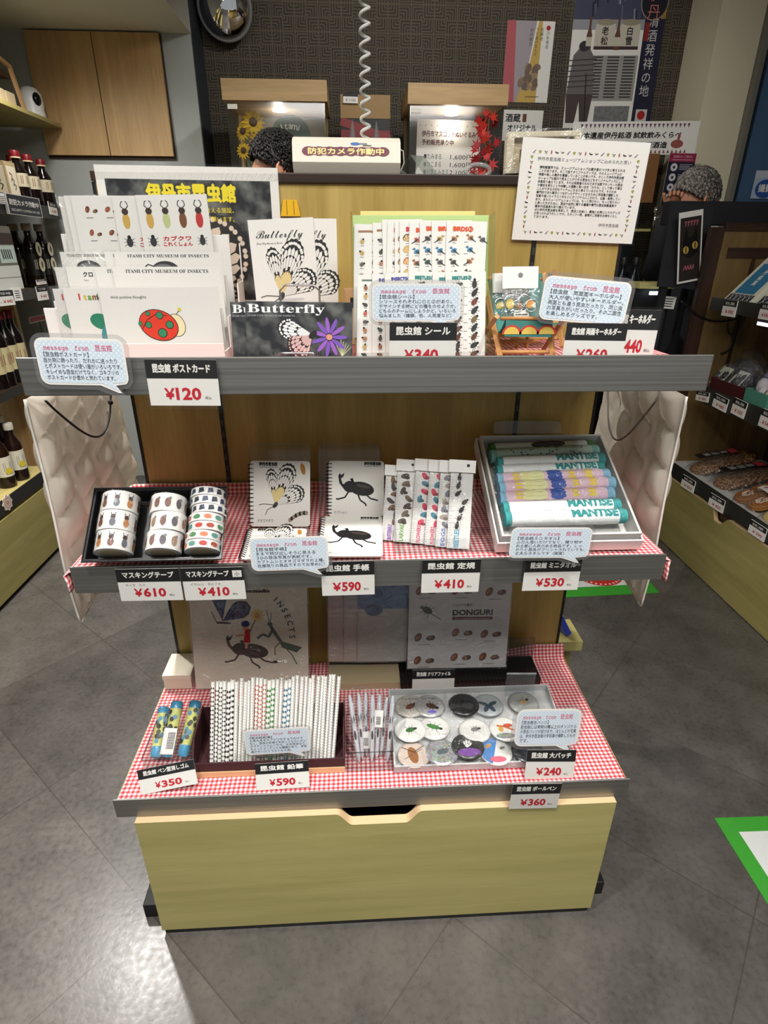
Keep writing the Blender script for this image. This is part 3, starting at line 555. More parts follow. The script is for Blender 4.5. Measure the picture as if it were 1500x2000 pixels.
# butterfly folders and wire easels
def d_folder(mb, w, h):
    mb.text(sty('Butterfly', 'script'), h * .11, w * .1, h * .83, E, INK, fit=w * .72, shear=.1).text(sty('Itami City Museum of Insects', 'script'), h * .03, w * .1, h * .775, E, INK, fit=w * .4)
    kite(mb, w * .41, h * .285, h * .5, E); mb.disc(w * .55, h * .25, w * .22, h * .015, E / 2, P((200, 198, 196), .7))
def folder(label, tl, tr, vb, dy):
    pl = lean(.262 - dy, ZT, 7); Mx, w, h = fq(tl, tr, (tl[0], vb), pl); return sheet('paper_folder', label, 'folder', (Mx, w, h), d_folder, 'butterfly folders', sleeve=.003)
folder('white butterfly folder mostly hidden behind an identical one above the dark butterfly cards', (536, 426), (657, 427), 640, 0)
folder('front white folder with script lettering and a black and white butterfly', (483, 430), (611, 424), 640, .003)
def easel(label, u0, u1, v, y):
    a, c = at(u0, v, y=y), at(u1, v, y=y); t = thing('wire_easel', label, 'wire stand', T((a.x + c.x) / 2, y, ZT)); hw = (c.x - a.x) / 2; h = a.z - ZT
    pts = [(-hw, -.008, .003), (-hw, 0, .02), (-hw, .0, h - .008), (-hw + .008, 0, h), (hw - .008, 0, h), (hw, 0, h - .008), (hw, .0, .02), (hw, -.008, .003)]
    MB().tube(pts, .0016, CHROME, 8).build('front_frame', t)
    MB().tube([(-hw, -.008, .003), (-hw - .001, .02, .002), (-hw, .062, .002), (hw, .062, .002), (hw + .001, .02, .002), (hw, -.008, .003)], .0016, CHROME, 8).build('foot', t)
easel('chrome wire easel in front of the white butterfly folders', 546, 623, 557, .205)
easel('low chrome wire easel in front of the dark butterfly postcards', 534, 622, 690, .088)
def d_dark(mb, w, h):
    mb.box(0, w, 0, h, 0, E, BOKEH); W_ = P((240, 240, 238), .5)
    mb.text(sty('Butterfly', 'serif'), h * .2, w * .02, h * .82, 2 * E, W_, fit=w * .72).text(sty('ITAMI CITY MUSEUM OF INSECTS', 'serif'), h * .04, w * .02, h * .755, 2 * E, P((170, 170, 176), .5), fit=w * .44)
    for a in range(11): mb.disc(w * .78 + math.cos(a * .57) * w * .1, h * .42 + math.sin(a * .57) * h * .2, w * .075, h * .035, 2 * E + a * 1e-5, P((150, 92, 190) if a % 2 else (120, 80, 180), .5), 10, a * .57)
    mb.disc(w * .78, h * .42, w * .03, h * .05, 4 * E, P((214, 150, 120), .5))
    for a in range(7): mb.line([(w * .9, h * .1), (w * (.84 + .025 * a), h * (.38 - .03 * abs(a - 2)))], w * .005, 2 * E, P((200, 206, 160), .6))
    wing(mb, w * .62, h * .46, h * .62, 0, 2.55, 3.3, 3 * E, P((30, 20, 20), .5), W_, n=6, ecc=.25); wing(mb, w * .62, h * .45, h * .5, 0, 3.2, 4.5, 4 * E, P((44, 24, 24), .5), P((214, 176, 172), .5), n=7, ecc=.2)
    mb.disc(w * .625, h * .46, h * .05, h * .09, 5 * E, INK, 12, -.8); mb.disc(w * .45, h * .16, w * .022, h * .07, 2 * E, W_, 10, .4).disc(w * .48, h * .17, w * .022, h * .06, 2 * E, W_, 10, -.3)
for lb, tl, tr, dy in (('dark butterfly postcard peeking out on the left behind the same card', (449, 590), (620, 590), 0), ('front dark postcard of a butterfly on purple flowers', (478, 588), (688, 591), .003)):
    pl = lean(.112 - dy, ZT, 10); Mx, w, h = fq(tl, tr, (tl[0], 722), pl); z0 = ZT + .004; h -= max(0, (z0 - Mx.translation.z)) / math.cos(math.radians(10)); 
    if Mx.translation.z < z0: Mx.translation = Mx.translation + Mx.col[1].to_3d() * ((z0 - Mx.translation.z) / math.cos(math.radians(10)))
    sheet('postcard', lb, 'postcard', (Mx, w, h), d_dark, 'dark butterfly postcards', sleeve=.002)
q = at(567, 402, y=.386); t = thing('yellow_clip', 'small yellow plastic clip on the panel above the butterfly folders', 'clip', T(q.x, .3868, q.z))
m = MB(); m.X = M(((1, 0, 0, 0), (0, 0, -1, 0), (0, 1, 0, 0), (0, 0, 0, 1))); m.prism([(-.017, -.016), (.017, -.016), (.012, .009), (-.011, .009)], 0, .006, P((228, 178, 24), .45)); m.build('body', t)
m = MB(); m.box(-.006, -.0052, -.0065, -.006, -.014, .008, BROWN).box(.006, .0068, -.0065, -.006, -.014, .008, BROWN); m.build('crease', t)
# sticker sheets
LP = 13
t = thing('green_backing_board', 'pale green board in a clear acrylic rack behind the sticker sheets', 'display rack', None)
pl = lean(.150, ZT, LP); Mx, w, h = fq((688, 420), (955, 420), (690, 722), pl); (Mx, w, h) = lclamp((Mx, w, h), ZT + .001); t.matrix_world = Mx
MB().box(0, w, .004, h, -.002, 0, P((176, 200, 130), .6), .0008).build('green_sheet', t); MB().box(.012, w - .02, .01, h + .006, -.0045, -.0022, P((222, 206, 130), .6)).build('yellow_sheet', t)
m = MB(); m.box(-.003, 0, .004, h * .98, -.004, .03, ACR).box(w, w + .003, .004, h * .98, -.004, .03, ACR).box(-.003, w + .003, .0, .004, -.004, .045, ACR); m.build('acrylic_rack', t)
def d_stick(title, col, kind, seed):
    def f(mb, w, h):
        r = random.Random(seed)
        if title: mb.text(title, h * .05, w * .17, h * .915, E, P(col, .6), bold=h * .004)
        else: mb.line([(w * .1, h * .935), (w * .4, h * .94), (w * .62, h * .93)], h * .018, E, P(col, .6))
        for i in range(9):
            for j in range(3 if kind != 'fly' else 2):
                u, v = w * (.2 + .3 * j * (1 if kind != 'fly' else 1.6)), h * (.85 - .098 * i) + (j % 2) * h * .012
                c = r.choice(((70, 66, 60), (150, 96, 60), (96, 92, 88), (176, 120, 80), (60, 80, 70), (186, 88, 74), (190, 160, 90)))
                if kind == 'bird':
                    if j < 2 or i == 0: bird(mb, u + w * .1 * (j > 0), v, w * .19, E, P(c if i != 1 else (60, 130, 170), .6), 1 if (i + j) % 3 else -1)
                elif kind == 'fly': wing(mb, u, v - h * .02, h * .065, 0, .2, 2.9, E, P(c, .6), P((226, 190, 130), .6), n=4)
                elif kind == 'beetle':
                    if j < 2: bug(mb, w * (.3 + .42 * j), v, w * .2, r.uniform(.3, 1.6), E, P(tuple(int(x * .6) for x in c), .5))
                else: bug(mb, u, v, w * .1, r.uniform(0, 3), E, P(c, .6), l=.6, wd=.45)
                if j < 2: mb.line([(u - w * .05, v - h * .036), (u + w * .05, v - h * .036)], h * .004, E, GREY)
    return f
ORNG = (214, 84, 40); BLU = (58, 64, 150); TEAL = (40, 132, 126)
back = [(692, 437, '', (150, 110, 80), 'bug'), (728, 435, '', (150, 110, 80), 'bug'), (746, 429, 'BUGS', (200, 60, 60), 'bug'), (757, 433, 'BUGS', (200, 60, 60), 'bug'), (771, 433, 'BUTTERFLIES', (200, 50, 60), 'fly'), (780, 432, 'BUTTERFLIES', (200, 50, 60), 'fly'), (800, 433, 'BIRDS①', ORNG, 'bird'), (820, 430, 'BIRDS①', ORNG, 'bird'), (843, 431, 'BIRDS②', ORNG, 'bird'), (873, 430, 'BIRDS②', ORNG, 'bird')]
front = [(699, 536, '', (90, 120, 110), 'bug'), (727, 535, 'INSECTS①', BLU, 'bug'), (751, 533, 'INSECTS②', BLU, 'bug'), (798, 529, 'BEETLES①', TEAL, 'beetle'), (845, 533, 'BEETLES①', TEAL, 'beetle'), (870, 531, 'BEETLES②', TEAL, 'beetle')]
for r, (row, vb, y0) in enumerate(((back, 660, .146), (front, 712, .122))):
    for i, (u, v, ti, col, kd) in enumerate(row):
        Mx, w, h = fq((u, v), (u + 79, v + 3 - (i % 3) * 2), (u + (12 if i < 2 else 4), vb), lean(y0 - i * .0016, ZT, LP)); Mx, w, h = lclamp((Mx, w, h), ZT + .002)
        lab = 'sticker sheet of %s in the %s row, %s from the left' % ({'bug': 'small insects', 'fly': 'butterflies', 'bird': 'birds', 'beetle': 'beetles'}[kd], 'back' if r == 0 else 'front', ORD[i])
        sheet('sticker_sheet', lab, 'sticker sheet', (Mx, w, h), d_stick(ti, col, kd, i * 7 + r), 'sticker sheets', sleeve=.0012, th=.0004)
q = at(682, 590, y=.3); t = thing('wooden_block', 'small pale wooden block behind the left edge of the green board', 'block', T(q.x, .3, ZT)); h = q.z + .022 - ZT
MB().box(-.009, .009, -.012, .012, 0, h, P((206, 168, 124), .6), .001).build('block', t); MB().box(.002, .009, -.0126, -.0122, h - .03, h - .014, INK).build('printed_mark', t)
# bubbles and tags on the top shelf
def lipq(tl, tr, bl, y): return fq(tl, tr, bl, lean(y, 0, 0))
bubble(lipq((726, 553), (903, 553), (724, 641), .082), ['【昆虫館シール】', '　シリーズそれぞれに①と②があり、', 'デザインする時にどの種をのせようか、', 'どちらのチームにしようかと、いろいろ', '悩みました（種類、色、人気度など）'], 'pale blue speech bubble card in front of the sticker sheets')
def clampz(fr, z):
    Mx, w, h = fr
    d = z - Mx.translation.z
    if d > 0: Mx.translation.z = z; h -= d
    return (Mx, w, h)
def uptag(tl, tr, vb, y, title, price, label, **k):
    return price_tag(clampz(lipq(tl, tr, (tl[0], vb), y), ZT + .0015), title, price, label, **k)
uptag((761, 630), (893, 630), 722, .0765, '昆虫館 シール', '340', 'price tag for stickers under the bubble on the top shelf')
uptag((1196, 604), (1293, 606), 700, .1, '昆虫館 キーホルダー', '440', 'price tag ¥440 at the right end of the top shelf')
uptag((1108, 630), (1228, 632), 722, .078, '昆虫館 両面キーホルダー', '260', 'price tag ¥260 under the bubble at the right of the top shelf')
bubble(lipq((1066, 536), (1238, 552), (1078, 640), .086), ['【昆虫館　両面面キーホルダー】', '　大人が使いやすいキーホルダー。', '両面とも違う昆虫だったり、同じ虫', 'の写真ちがいだったり、その二面性', 'を楽しめるグッズです。'], 'pale blue speech bubble card to the right of the deck chair')
# deck chairs and key ring packs
def deck_chair(label):
    F0, F1, B0, B1 = at(978, 622, y=.098), at(1092, 624, y=.098), at(943, 545, y=.2), at(1064, 540, y=.2); cx = (F0.x + F1.x) / 2
    t = thing('toy_deck_chair', label, 'miniature deck chair', T(cx, .15, ZT), 'miniature deck chairs'); L = lambda p: (p[0] - cx, p[1] - .15, p[2] - ZT)
    for s, (f, b_) in ((-1, (F0, B0)), (1, (F1, B1))):
        r = .0042
        MB().tube([L((b_.x, .2, b_.z + .004)), L((f.x - .004 * s, .088, ZT + r))], r, STICK, 4, smooth=False).build('back_rail', t)
        MB().tube([L((f.x + .006 * s, .095, f.z + .003)), L((b_.x + .01 * s, .196, ZT + r))], r, STICK, 4, smooth=False).build('seat_rail', t)
        MB().tube([L((b_.x - .010 * s, .197, b_.z - .03)), L((b_.x - .012 * s, .22, ZT + r))], .0036, STICK, 4, smooth=False).build('prop', t)
    for z, y, a, c in ((F0.z, .098, F0.x, F1.x), (B0.z, .2, B0.x, B1.x), (ZT + .016, .105, F0.x - .002, F1.x), (ZT + .02, .18, B0.x + .005, B1.x - .004)): MB().tube([L((a, y, z)), L((c, y, z))], .003, STICK, 6).build('cross_bar', t)
    m = MB(); TL = P((64, 128, 120), .7)
    def cf(i, j): x0, x1 = F0.x + .007, F1.x - .009; a = V((x0 + (B0.x + .008 - x0) * j, .0975 + .1 * j, F0.z + (B0.z - F0.z) * j)); b2 = V((x1 + (B1.x - .008 - x1) * j, .0975 + .1 * j, F1.z + (B1.z - F1.z) * j)); p = a + (b2 - a) * i; p.z -= .05 * math.sin(PI * j) * (1 - .3 * j); return L(p)
    m.grid(cf, 8, 14, TL); c_ = m.build('canvas', t); so = c_.modifiers.new('t', 'SOLIDIFY'); so.thickness = .0008
    m = MB()
    for k in range(3):
        u = F0.x + (F1.x - F0.x) * (.2 + .3 * k)
        for rr, cc, e in ((.014, (196, 70, 60), 0), (.011, (222, 190, 90), .0002)): m.add([L((u + rr * math.cos(a), .0955 - e, F0.z - .021 + rr * .9 * math.sin(a))) for a in [PI * i / 10 for i in range(11)]], [tuple(range(11))], P(cc, .7))
    m.add([L((F0.x + .007, .0958, F0.z - .024)), L((F1.x - .009, .0958, F1.z - .024)), L((F1.x - .009, .0958, F1.z - .002)), L((F0.x + .007, .0958, F0.z - .002))], [(0, 1, 2, 3)], TL)
    m.build('canvas_front', t); return t
dc = deck_chair('miniature wooden deck chair with teal sling holding key ring packs on the top shelf')
copy_thing(dc, T(dc.location.x + .058, .285, ZT), 'second miniature deck chair half hidden behind the speech bubble card')
def keypack(label, tl, tr, vb, pl, seed):
    Mx, w, h = fq(tl, tr, (tl[0], vb), pl); t = thing('keyring_pack', label, 'key ring pack', Mx, 'key ring packs on the deck chair'); r = random.Random(seed)
    m = MB(); m.box(0, w, h * .6, h, -.0008, 0, WHITE).disc(w * .5, h * .84, w * .07, w * .07, E, GREY, 14); m.build('header_card', t)
    m = MB()
    for k in range(4):
        u, v = w * (.22 + .19 * k), h * (.36 - .1 * (k % 2)); m.tube([(u + w * .16 * math.cos(a), v + w * .16 * math.sin(a), .002 + .001 * k) for a in [2 * PI * i / 14 for i in range(14)]], .0011, CHROME, 5, True)
    m.box(w * .32, w * .74, h * .02, h * .18, -.0003, .003, PAPER).disc(w * .2, h * .3, w * .12, w * .13, .0045, P((208, 180, 70), .4)).disc(w * .75, h * .3, w * .12, w * .12, .005, P((214, 150, 60), .4)).line([(w * .36, h * .1), (w * .7, h * .1)], h * .02, .0034, INK); m.build('key_rings', t)
    m = MB(); m.grid(lambda i, j: (w * i, h * .62 * j, .007 + .004 * math.sin(PI * i) * math.sin(PI * j) + r.uniform(0, .0015)), 10, 10, CRK2); m.grid(lambda i, j: (w * i, h * .62 * j, -.0016), 1, 1, CRK2); m.build('clear_bag', t)
keypack('key ring pack with white header card behind the front pack', (962, 534), (1030, 532), 628, lean(.166, ZT + .03, 14), 1)
keypack('front key ring pack with a punched white header card on the deck chair', (982, 521), (1052, 520), 626, lean(.15, ZT + .03, 14), 2)
# lip tags and sign
bubble(lipq((62, 658), (240, 662), (72, 766), .058), ['【昆虫館ポストカード】', '　自分用に飾ったり、だれかに送ったり', 'とポストカードは使い道がいろいろです。', 'キレイめな昆虫だけでなく、ゴキブリの', 'ポストカードが意外と売れています。'], 'pale blue speech bubble card on the left end of the top shelf lip')
price_tag(lipq((281, 702), (422, 703), (295, 792), .0605), '昆虫館 ポストカード', '120', 'price tag ¥120 for postcards hanging on the top shelf lip')
def d_sign(mb, w, h):
    L = ['　博物館業界では、ミュージアムショップは展示室のつづきと考えられる', 'ことがあります。そこで扱うオリジナルグッズは、そのミュージアムの', '特徴や推しの展示を意識していることが多いです。かくいう伊丹市昆虫館', 'のショップも館内で見ることができる昆虫などをオリジナルグッズにして', '多数取り揃えています。それは来館者のみなさまが当館でホンモノの昆虫', 'や標本を見たことや体験した感動と思い出を「かたち」として持って帰る', 'ことができる大切なアイテムになると考えているからです。そのため', '専門的でまた展示とつながったデザインとなるために学芸員が撮影した', '写真や描いたイラストをもとにオリジナルにこだわり、企画・販売してい', 'ます。またミュージアムショップには、もっと学びたい、もっと知りたい', 'と思った方のために、昆虫や自然に関する書籍や専門の昆虫採集道具や', '標本作成道具も取り揃えています。', '　ぜひ伊丹市昆虫館を見学して、昆虫と出会い、最後にお気に入りのグッズ', 'が見つかればうれしいです。スタッフ一同、皆様のご来館をお待ちいたし', 'ております。']
    mb.text('伊丹市昆虫館ミュージアムショップに込められた思い', h * .04, w * .5, h * .79, E, P((44, 54, 74), .6), 'c', fit=w * .74)
    for i, l in enumerate(L): mb.text(l, h * .031, w * .155, h * .715 - i * h * .0345, E, INK, fit=w * .70 * len(l) / 34, bold=h * .0006)
    mb.text('伊丹市昆虫館', h * .04, w * .86, h * .165, E, P((70, 40, 44), .6), 'r')
    def icon(k, u, v):
        s = h * .016; k %= 6
        if k == 0: mb.line([(u - s, v - s), (u + s, v + s)], s * .5, E, P((110, 84, 110), .6)).line([(u, v), (u + s * .2, v - s)], s * .2, E, SLATE)
        elif k == 1: mb.disc(u, v, s * .8, s, E, P((150, 160, 60), .6), 8).line([(u - s, v + s * .4), (u + s, v + s * .4)], s * .3, E, P((130, 140, 50), .6))
        elif k == 2: mb.line([(u - s, v + s * .6), (u, v), (u + s, v + s * .5), (u + s * .4, v - s), (u - s * .3, v - s * .4)], s * .4, E, P((110, 110, 70), .6))
        elif k == 3: mb.disc(u, v, s * .45, s * 1.2, E, P((140, 60, 50), .6), 10)
        elif k == 4: mb.disc(u, v - s * .2, s * 1.2, s * .4, E, INK, 8).disc(u - s, v + s * .3, s * .4, s * .4, E, INK, 8)
        else: mb.disc(u, v, s * 1.1, s * .4, E, P((90, 96, 70), .6), 8, .3).line([(u - s, v), (u - s * 1.4, v + s)], s * .2, E, SLATE)
    for i in range(19): icon(i, w * (.1 + .8 * i / 18), h * .87); icon(i + 2, w * (.1 + .8 * i / 18), h * .085)
    for i in range(15): icon(i + 1, w * .085, h * (.82 - .68 * i / 14)); icon(i + 1, w * .925, h * (.82 - .68 * i / 14))
sheet('shop_notice', 'white notice sheet with an insect border taped to the top right of the stand', 'notice', fq((1022, 267), (1272, 279), (1004, 468), .382), d_sign, sleeve=.003)
# ================================================================ middle shelf
# tray of masking tapes, propped up at the back
F = at(160, 1097, y=.058); G = at(433, 1097, y=.058); B = at(190, 955, y=.15); hw = (G.x - F.x) / 2; cx = (F.x + G.x) / 2
dep = math.hypot(B.y - F.y, B.z - F.z); tilt = math.atan2(B.z - F.z, B.y - F.y)
TM = frame(V((cx, F.y, F.z)), (1, 0, 0), (0, -math.sin(tilt), math.cos(tilt)))   # local x right, y up the slope, z out of the tray
t = thing('tape_tray', 'black plastic tray of masking tapes at the left of the middle shelf', 'tray', TM)
dz = .03
def tray(mb, x0, x1, y0, y1, d, m, sl=.006, lip=.004, th=.002):
    o = [(x0, y0), (x1, y0), (x1, y1), (x0, y1)]; i = [(x0 + sl, y0 + sl), (x1 - sl, y0 + sl), (x1 - sl, y1 - sl), (x0 + sl, y1 - sl)]
    e = [(x0 - lip, y0 - lip), (x1 + lip, y0 - lip), (x1 + lip, y1 + lip), (x0 - lip, y1 + lip)]
    vs = [(x, y, 0) for x, y in o] + [(x, y, -d) for x, y in i] + [(x, y, 0) for x, y in e] + [(x, y, -d - th) for x, y in i]
    fs = [(0, 1, 5, 4), (1, 2, 6, 5), (2, 3, 7, 6), (3, 0, 4, 7), (4, 5, 6, 7)] + [(8 + k, 8 + (k + 1) % 4, (k + 1) % 4, k) for k in range(4)] + [(8 + k, 12 + k, 12 + (k + 1) % 4, 8 + (k + 1) % 4) for k in range(4)] + [(15, 14, 13, 12)]
    mb.add(vs, fs, m); return mb
tray(MB(), -hw + .004, hw - .004, .004, dep - .004, dz, WEAVE).build('tray_body', t)
m = MB(); m.tube([(-hw, 0, .0), (hw, 0, .0), (hw, dep, .0), (-hw, dep, .0)], .0024, WEAVE, 6, True, False); m.build('rim', t)
py = dep * .9; p0 = TM @ V((0, py, -dz)); h = p0.z - ZM
m = MB(); m.X = TM.inverted() @ T(cx, p0.y, ZM); m.box(-.06, .06, -.004, .004, 0, h - .003, BLACK); m.build('prop_foot', t)
def tape(label, M4, R, hgt, draw, grp):
    t = thing('masking_tape', label, 'masking tape', M4, grp); m = MB(); m.lathe([(R, 0), (R, hgt)], WHITE, 28); m.lathe([(R * .7, -.0002), (R * .7, -.0001)], P((196, 180, 150), .7), 24); draw(m, R, hgt); m.build('printed_roll', t)
    m = MB(); m.grid(lambda i, j: ((R + .0012 + .0008 * math.sin(i * 46 + j * 7)) * math.cos(2 * PI * i), (R + .0012 + .0008 * math.sin(i * 46 + j * 7)) * math.sin(2 * PI * i), -.001 + (hgt + .002) * j), 36, 3, CRK); m.build('clear_wrap', t); return t
def around(m, R, h, n, fn):
    for k in range(n):
        a = 2 * PI * k / n; X = m.X; m.X = X @ frame(V((R * math.cos(a), R * math.sin(a), 0)), (-math.sin(a), math.cos(a), 0), (math.cos(a), math.sin(a), 0)); fn(m, k, h); m.X = X
def p_fig(m, R, h): around(m, R + .0003, h, 9, lambda m, k, h: (m.disc(0, h * .62, h * .12, h * .14, 0, P((70, 52, 46), .6), 10), m.disc(0, h * .34, h * .15, h * .22, 0, P(((176, 120, 70), (110, 70, 60), (96, 100, 110))[k % 3], .6), 10), m.line([(-h * .08, h * .72), (-h * .12, h * .86)], h * .03, 0, INK), m.line([(h * .08, h * .72), (h * .12, h * .86)], h * .03, 0, INK)))
def p_mix(m, R, h): around(m, R + .0003, h, 10, lambda m, k, h: (m.disc(0, h * .45, h * .16, h * .28, 0, P(((120, 90, 80), (90, 84, 90), (150, 120, 96))[k % 3], .6), 10), m.disc(h * .1, h * .7, h * .08, h * .08, 0, GREY, 8)))
def p_morpho(m, R, h): around(m, R + .0003, h, 12, lambda m, k, h: (m.poly([(-.0048, h * .15), (.0048, h * .3), (.003, h * .85), (-.004, h * .8)], 0, P((46, 58, 84) if k % 2 else (34, 40, 58), .5)),))
def p_cat(m, R, h): around(m, R + .0003, h, 10, lambda m, k, h: (m.disc(0, h * .5, .0062, h * .3, 0, P(((168, 70, 52), (74, 130, 80), (200, 120, 80), (90, 150, 140), (186, 60, 50))[k % 5], .6), 10),))
def stack(px, py_, n, R, hg, jit, draws, labs, grp, base=.011):
    c = at(px, py_, pl=(TM @ V((0, 0, -dz + R)), TM.to_3x3().col[2])); lc = TM.inverted() @ c; r = random.Random(px)
    for k in range(n):
        # roll axis runs up the slope of the tray; the roll lies on the tray floor
        Mx = TM @ T(lc.x + r.uniform(-jit, jit), base + k * (hg + .0014), -dz + R + .0006) @ M(((1, 0, 0, 0), (0, 0, 1, 0), (0, -1, 0, 0), (0, 0, 0, 1))) @ M.Rotation(r.uniform(0, 6), 4, 'Z')
        tape(labs[k], Mx, R, hg, draws[k], grp)
pos = ('lowest', 'middle', 'topmost')
stack(228, 1040, 3, .0285, .0315, .001, [p_fig] * 3, ['wide white figure print masking tape, %s of the left stack' % q for q in pos], 'wide tapes in the black tray')
stack(324, 1035, 3, .0275, .0300, .004, [p_mix] * 3, ['wide white masking tape in crinkled wrap, %s of the middle stack' % q for q in pos], 'wide tapes in the black tray')
stack(404, 1030, 7, .0275, .0135, .003, [p_cat] * 4 + [p_morpho] * 3, ['thin masking tape with %s pattern, %s from the front of the right stack' % ('caterpillar' if k < 4 else 'dark blue wing', ORD[k]) for k in range(7)], 'thin tapes in the black tray')
def liptag(tl, tr, bl, title, price, label, y=.0595, **k): return price_tag(lipq(tl, tr, bl, y), title, price, label, **k)
liptag((224, 1112), (349, 1110), (240, 1174), 'マスキングテープ', '610', 'price tag ¥610 for masking tape at the left of the middle shelf lip', note='キャラ　ヒト')
liptag((352, 1110), (474, 1107), (362, 1173), 'マスキングテープ', '410', 'price tag ¥410 for small masking tape marked 小 on the middle shelf lip', note='イモムシ　モルフォ', box='小')
liptag((626, 1098), (731, 1095), (626, 1164), '昆虫館 手帳', '590', 'price tag ¥590 for notebooks in the centre of the middle shelf lip')
liptag((825, 1094), (940, 1092), (825, 1158), '昆虫館 定規', '410', 'price tag ¥410 for rulers on the middle shelf lip')
liptag((1027, 1093), (1138, 1091), (1024, 1154), '昆虫館 ミニタオル', '530', 'price tag ¥530 for mini towels at the right of the middle shelf lip')
bubble(lipq((484, 1051), (640, 1046), (490, 1127), .053), ['【昆虫館手帳】', '　まるで飛び出しそうに見える', '３Dの昆虫写真が表紙です。', 'カブトムシとオオゴマダラの２種。', '在庫限りの商品ですのでお早めに！'], 'pale blue speech bubble card in front of the notebooks on the middle shelf')
bubble(lipq((1000, 1030), (1160, 1030), (1000, 1100), .048), ['【昆虫館ミニタオル】', '　ふだん使いだけでなく、贈り物や', 'お土産に人気のある商品です。しっ', 'かりと昆虫がプリントされていても、', '丈夫なタオルです（国産）'], 'pale blue speech bubble card in front of the box of rolled towels')
# spiral notebooks and their acrylic stands
def notebook(label, Mx, w, h, kind):
    t = thing('spiral_notebook', label, 'notebook', Mx, 'spiral notebooks'); m = MB(); m.X = T(0, 0, .004); m.prism(rrect(0, 0, w, h, .006), -.0008, 0, PAPER)
    m.text('伊丹市昆虫館', w * .065, w * (.3 if kind else .64), h * .93, E, INK, 'c' if kind else 'l', bold=w * .004, fit=w * .3).line([(w * (.16 if kind else .64), h * .905), (w * (.46 if kind else .94), h * .905)], h * .006, E, SLATE)
    if kind:
        kite(m, w * .42, h * .33, w * .66, E); m.disc(w * .88, h * .88, w * .04, h * .09, E, P((176, 122, 40), .5), 12, .2)
        for k in range(9): m.disc(w * (.66 + .035 * k), h * (.1 + .012 * k + .04 * math.sin(k * .35)), w * .028, h * .035, E + k * 1e-5, INK if k % 2 else P((150, 140, 120), .6), 10)
        m.text('オオゴマダラ', w * .06, w * .12, h * .07, E, INK, fit=w * .26)
    else: rhino(m, w * .48, h * .5, w * .46, E); m.text('カブトムシ', w * .06, w * .1, h * .05, E, INK, fit=w * .24)
    m.build('cover', t); m = MB(); m.X = T(0, 0, .0002); m.prism(rrect(.002, .001, w - .002, h - .001, .005), 0, .0028, P((214, 210, 200), .8)); m.build('pages', t)
    m = MB()
    for k in range(15):
        v = h * (.06 + .063 * k); m.tube([(.004 + .0055 * math.cos(a) - .003, v + .0006 * math.sin(a), .002 + .0048 * math.sin(a)) for a in [2 * PI * i / 10 for i in range(10)]], .0007, P((30, 30, 32), .3, .6), 5, True)
    m.build('spiral_wire', t)
def nb(label, tl, tr, bl, pl, kind): Mx, w, h = fq(tl, tr, bl, pl); notebook(label, Mx, w, h, kind)
L1 = lean(.215, ZM, 22); L2 = lean(.085, ZM + .006, 80)
nb('upright spiral notebook with a black and white butterfly and caterpillar cover', (489, 900), (606, 901), (484, 1028), L1, 1)
nb('upright spiral notebook with a black rhinoceros beetle, upper of the beetle pair', (642, 900), (750, 901), (638, 1008), L1, 0)
nb('lower butterfly spiral notebook lying in front, covered by the speech bubble card', (488, 1036), (600, 1036), (462, 1096), L2, 1)
nb('lower beetle spiral notebook lying nearly flat above the ¥590 tag', (630, 1012), (746, 1012), (622, 1090), L2, 0)
def nstand(label, tl, tr, bl):
    Mx, w, h = lclamp(fq(tl, tr, bl, lean(.228, ZM, 22)), ZM + .003); t = thing('acrylic_stand', label, 'clear stand', Mx, 'clear acrylic notebook stands'); m = MB(); m.prism(rrect(0, 0, w, h, .012), -.003, 0, ACR); m.build('back_plate', t)
    m = MB(); m.tube([(x, y, .0) for x, y in rrect(0, 0, w, h, .012)], .0012, ACR, 6, True); m.build('rolled_edge', t); d = (Mx.translation.z - ZM)
    m = MB(); m.X = Mx.inverted(); q = Mx.translation; m.box(q.x, q.x + w, q.y - .15, q.y + .002, ZM + .0002, ZM + .0011, ACR); m.build('foot_plate', t)
nstand('clear acrylic stand behind the upright butterfly notebook', (486, 866), (606, 866), (482, 1068)); nstand('clear acrylic stand behind the upright beetle notebook', (622, 866), (742, 866), (620, 1068))
Mx_ = fq((965, 822), (1098, 822), (965, 900), lean(.335, ZM, 16)); Mx_ = lclamp((Mx_[0], Mx_[1], Mx_[2]), ZM + .02); t = thing('acrylic_stand', 'faint clear acrylic plate standing behind the box of towels', 'clear stand', Mx_[0], 'clear acrylic notebook stands'); m = MB(); m.prism(rrect(0, 0, Mx_[1], Mx_[2], .01), -.002, 0, ACR); m.build('back_plate', t); m = MB(); m.tube([(x, y, 0) for x, y in rrect(0, 0, Mx_[1], Mx_[2], .01)], .0009, ACR, 6, True); m.build('rolled_edge', t); MB().box(.02, Mx_[1] - .02, -.0225, 0, -.0022, -.0002, ACR).build('foot_plate', t)
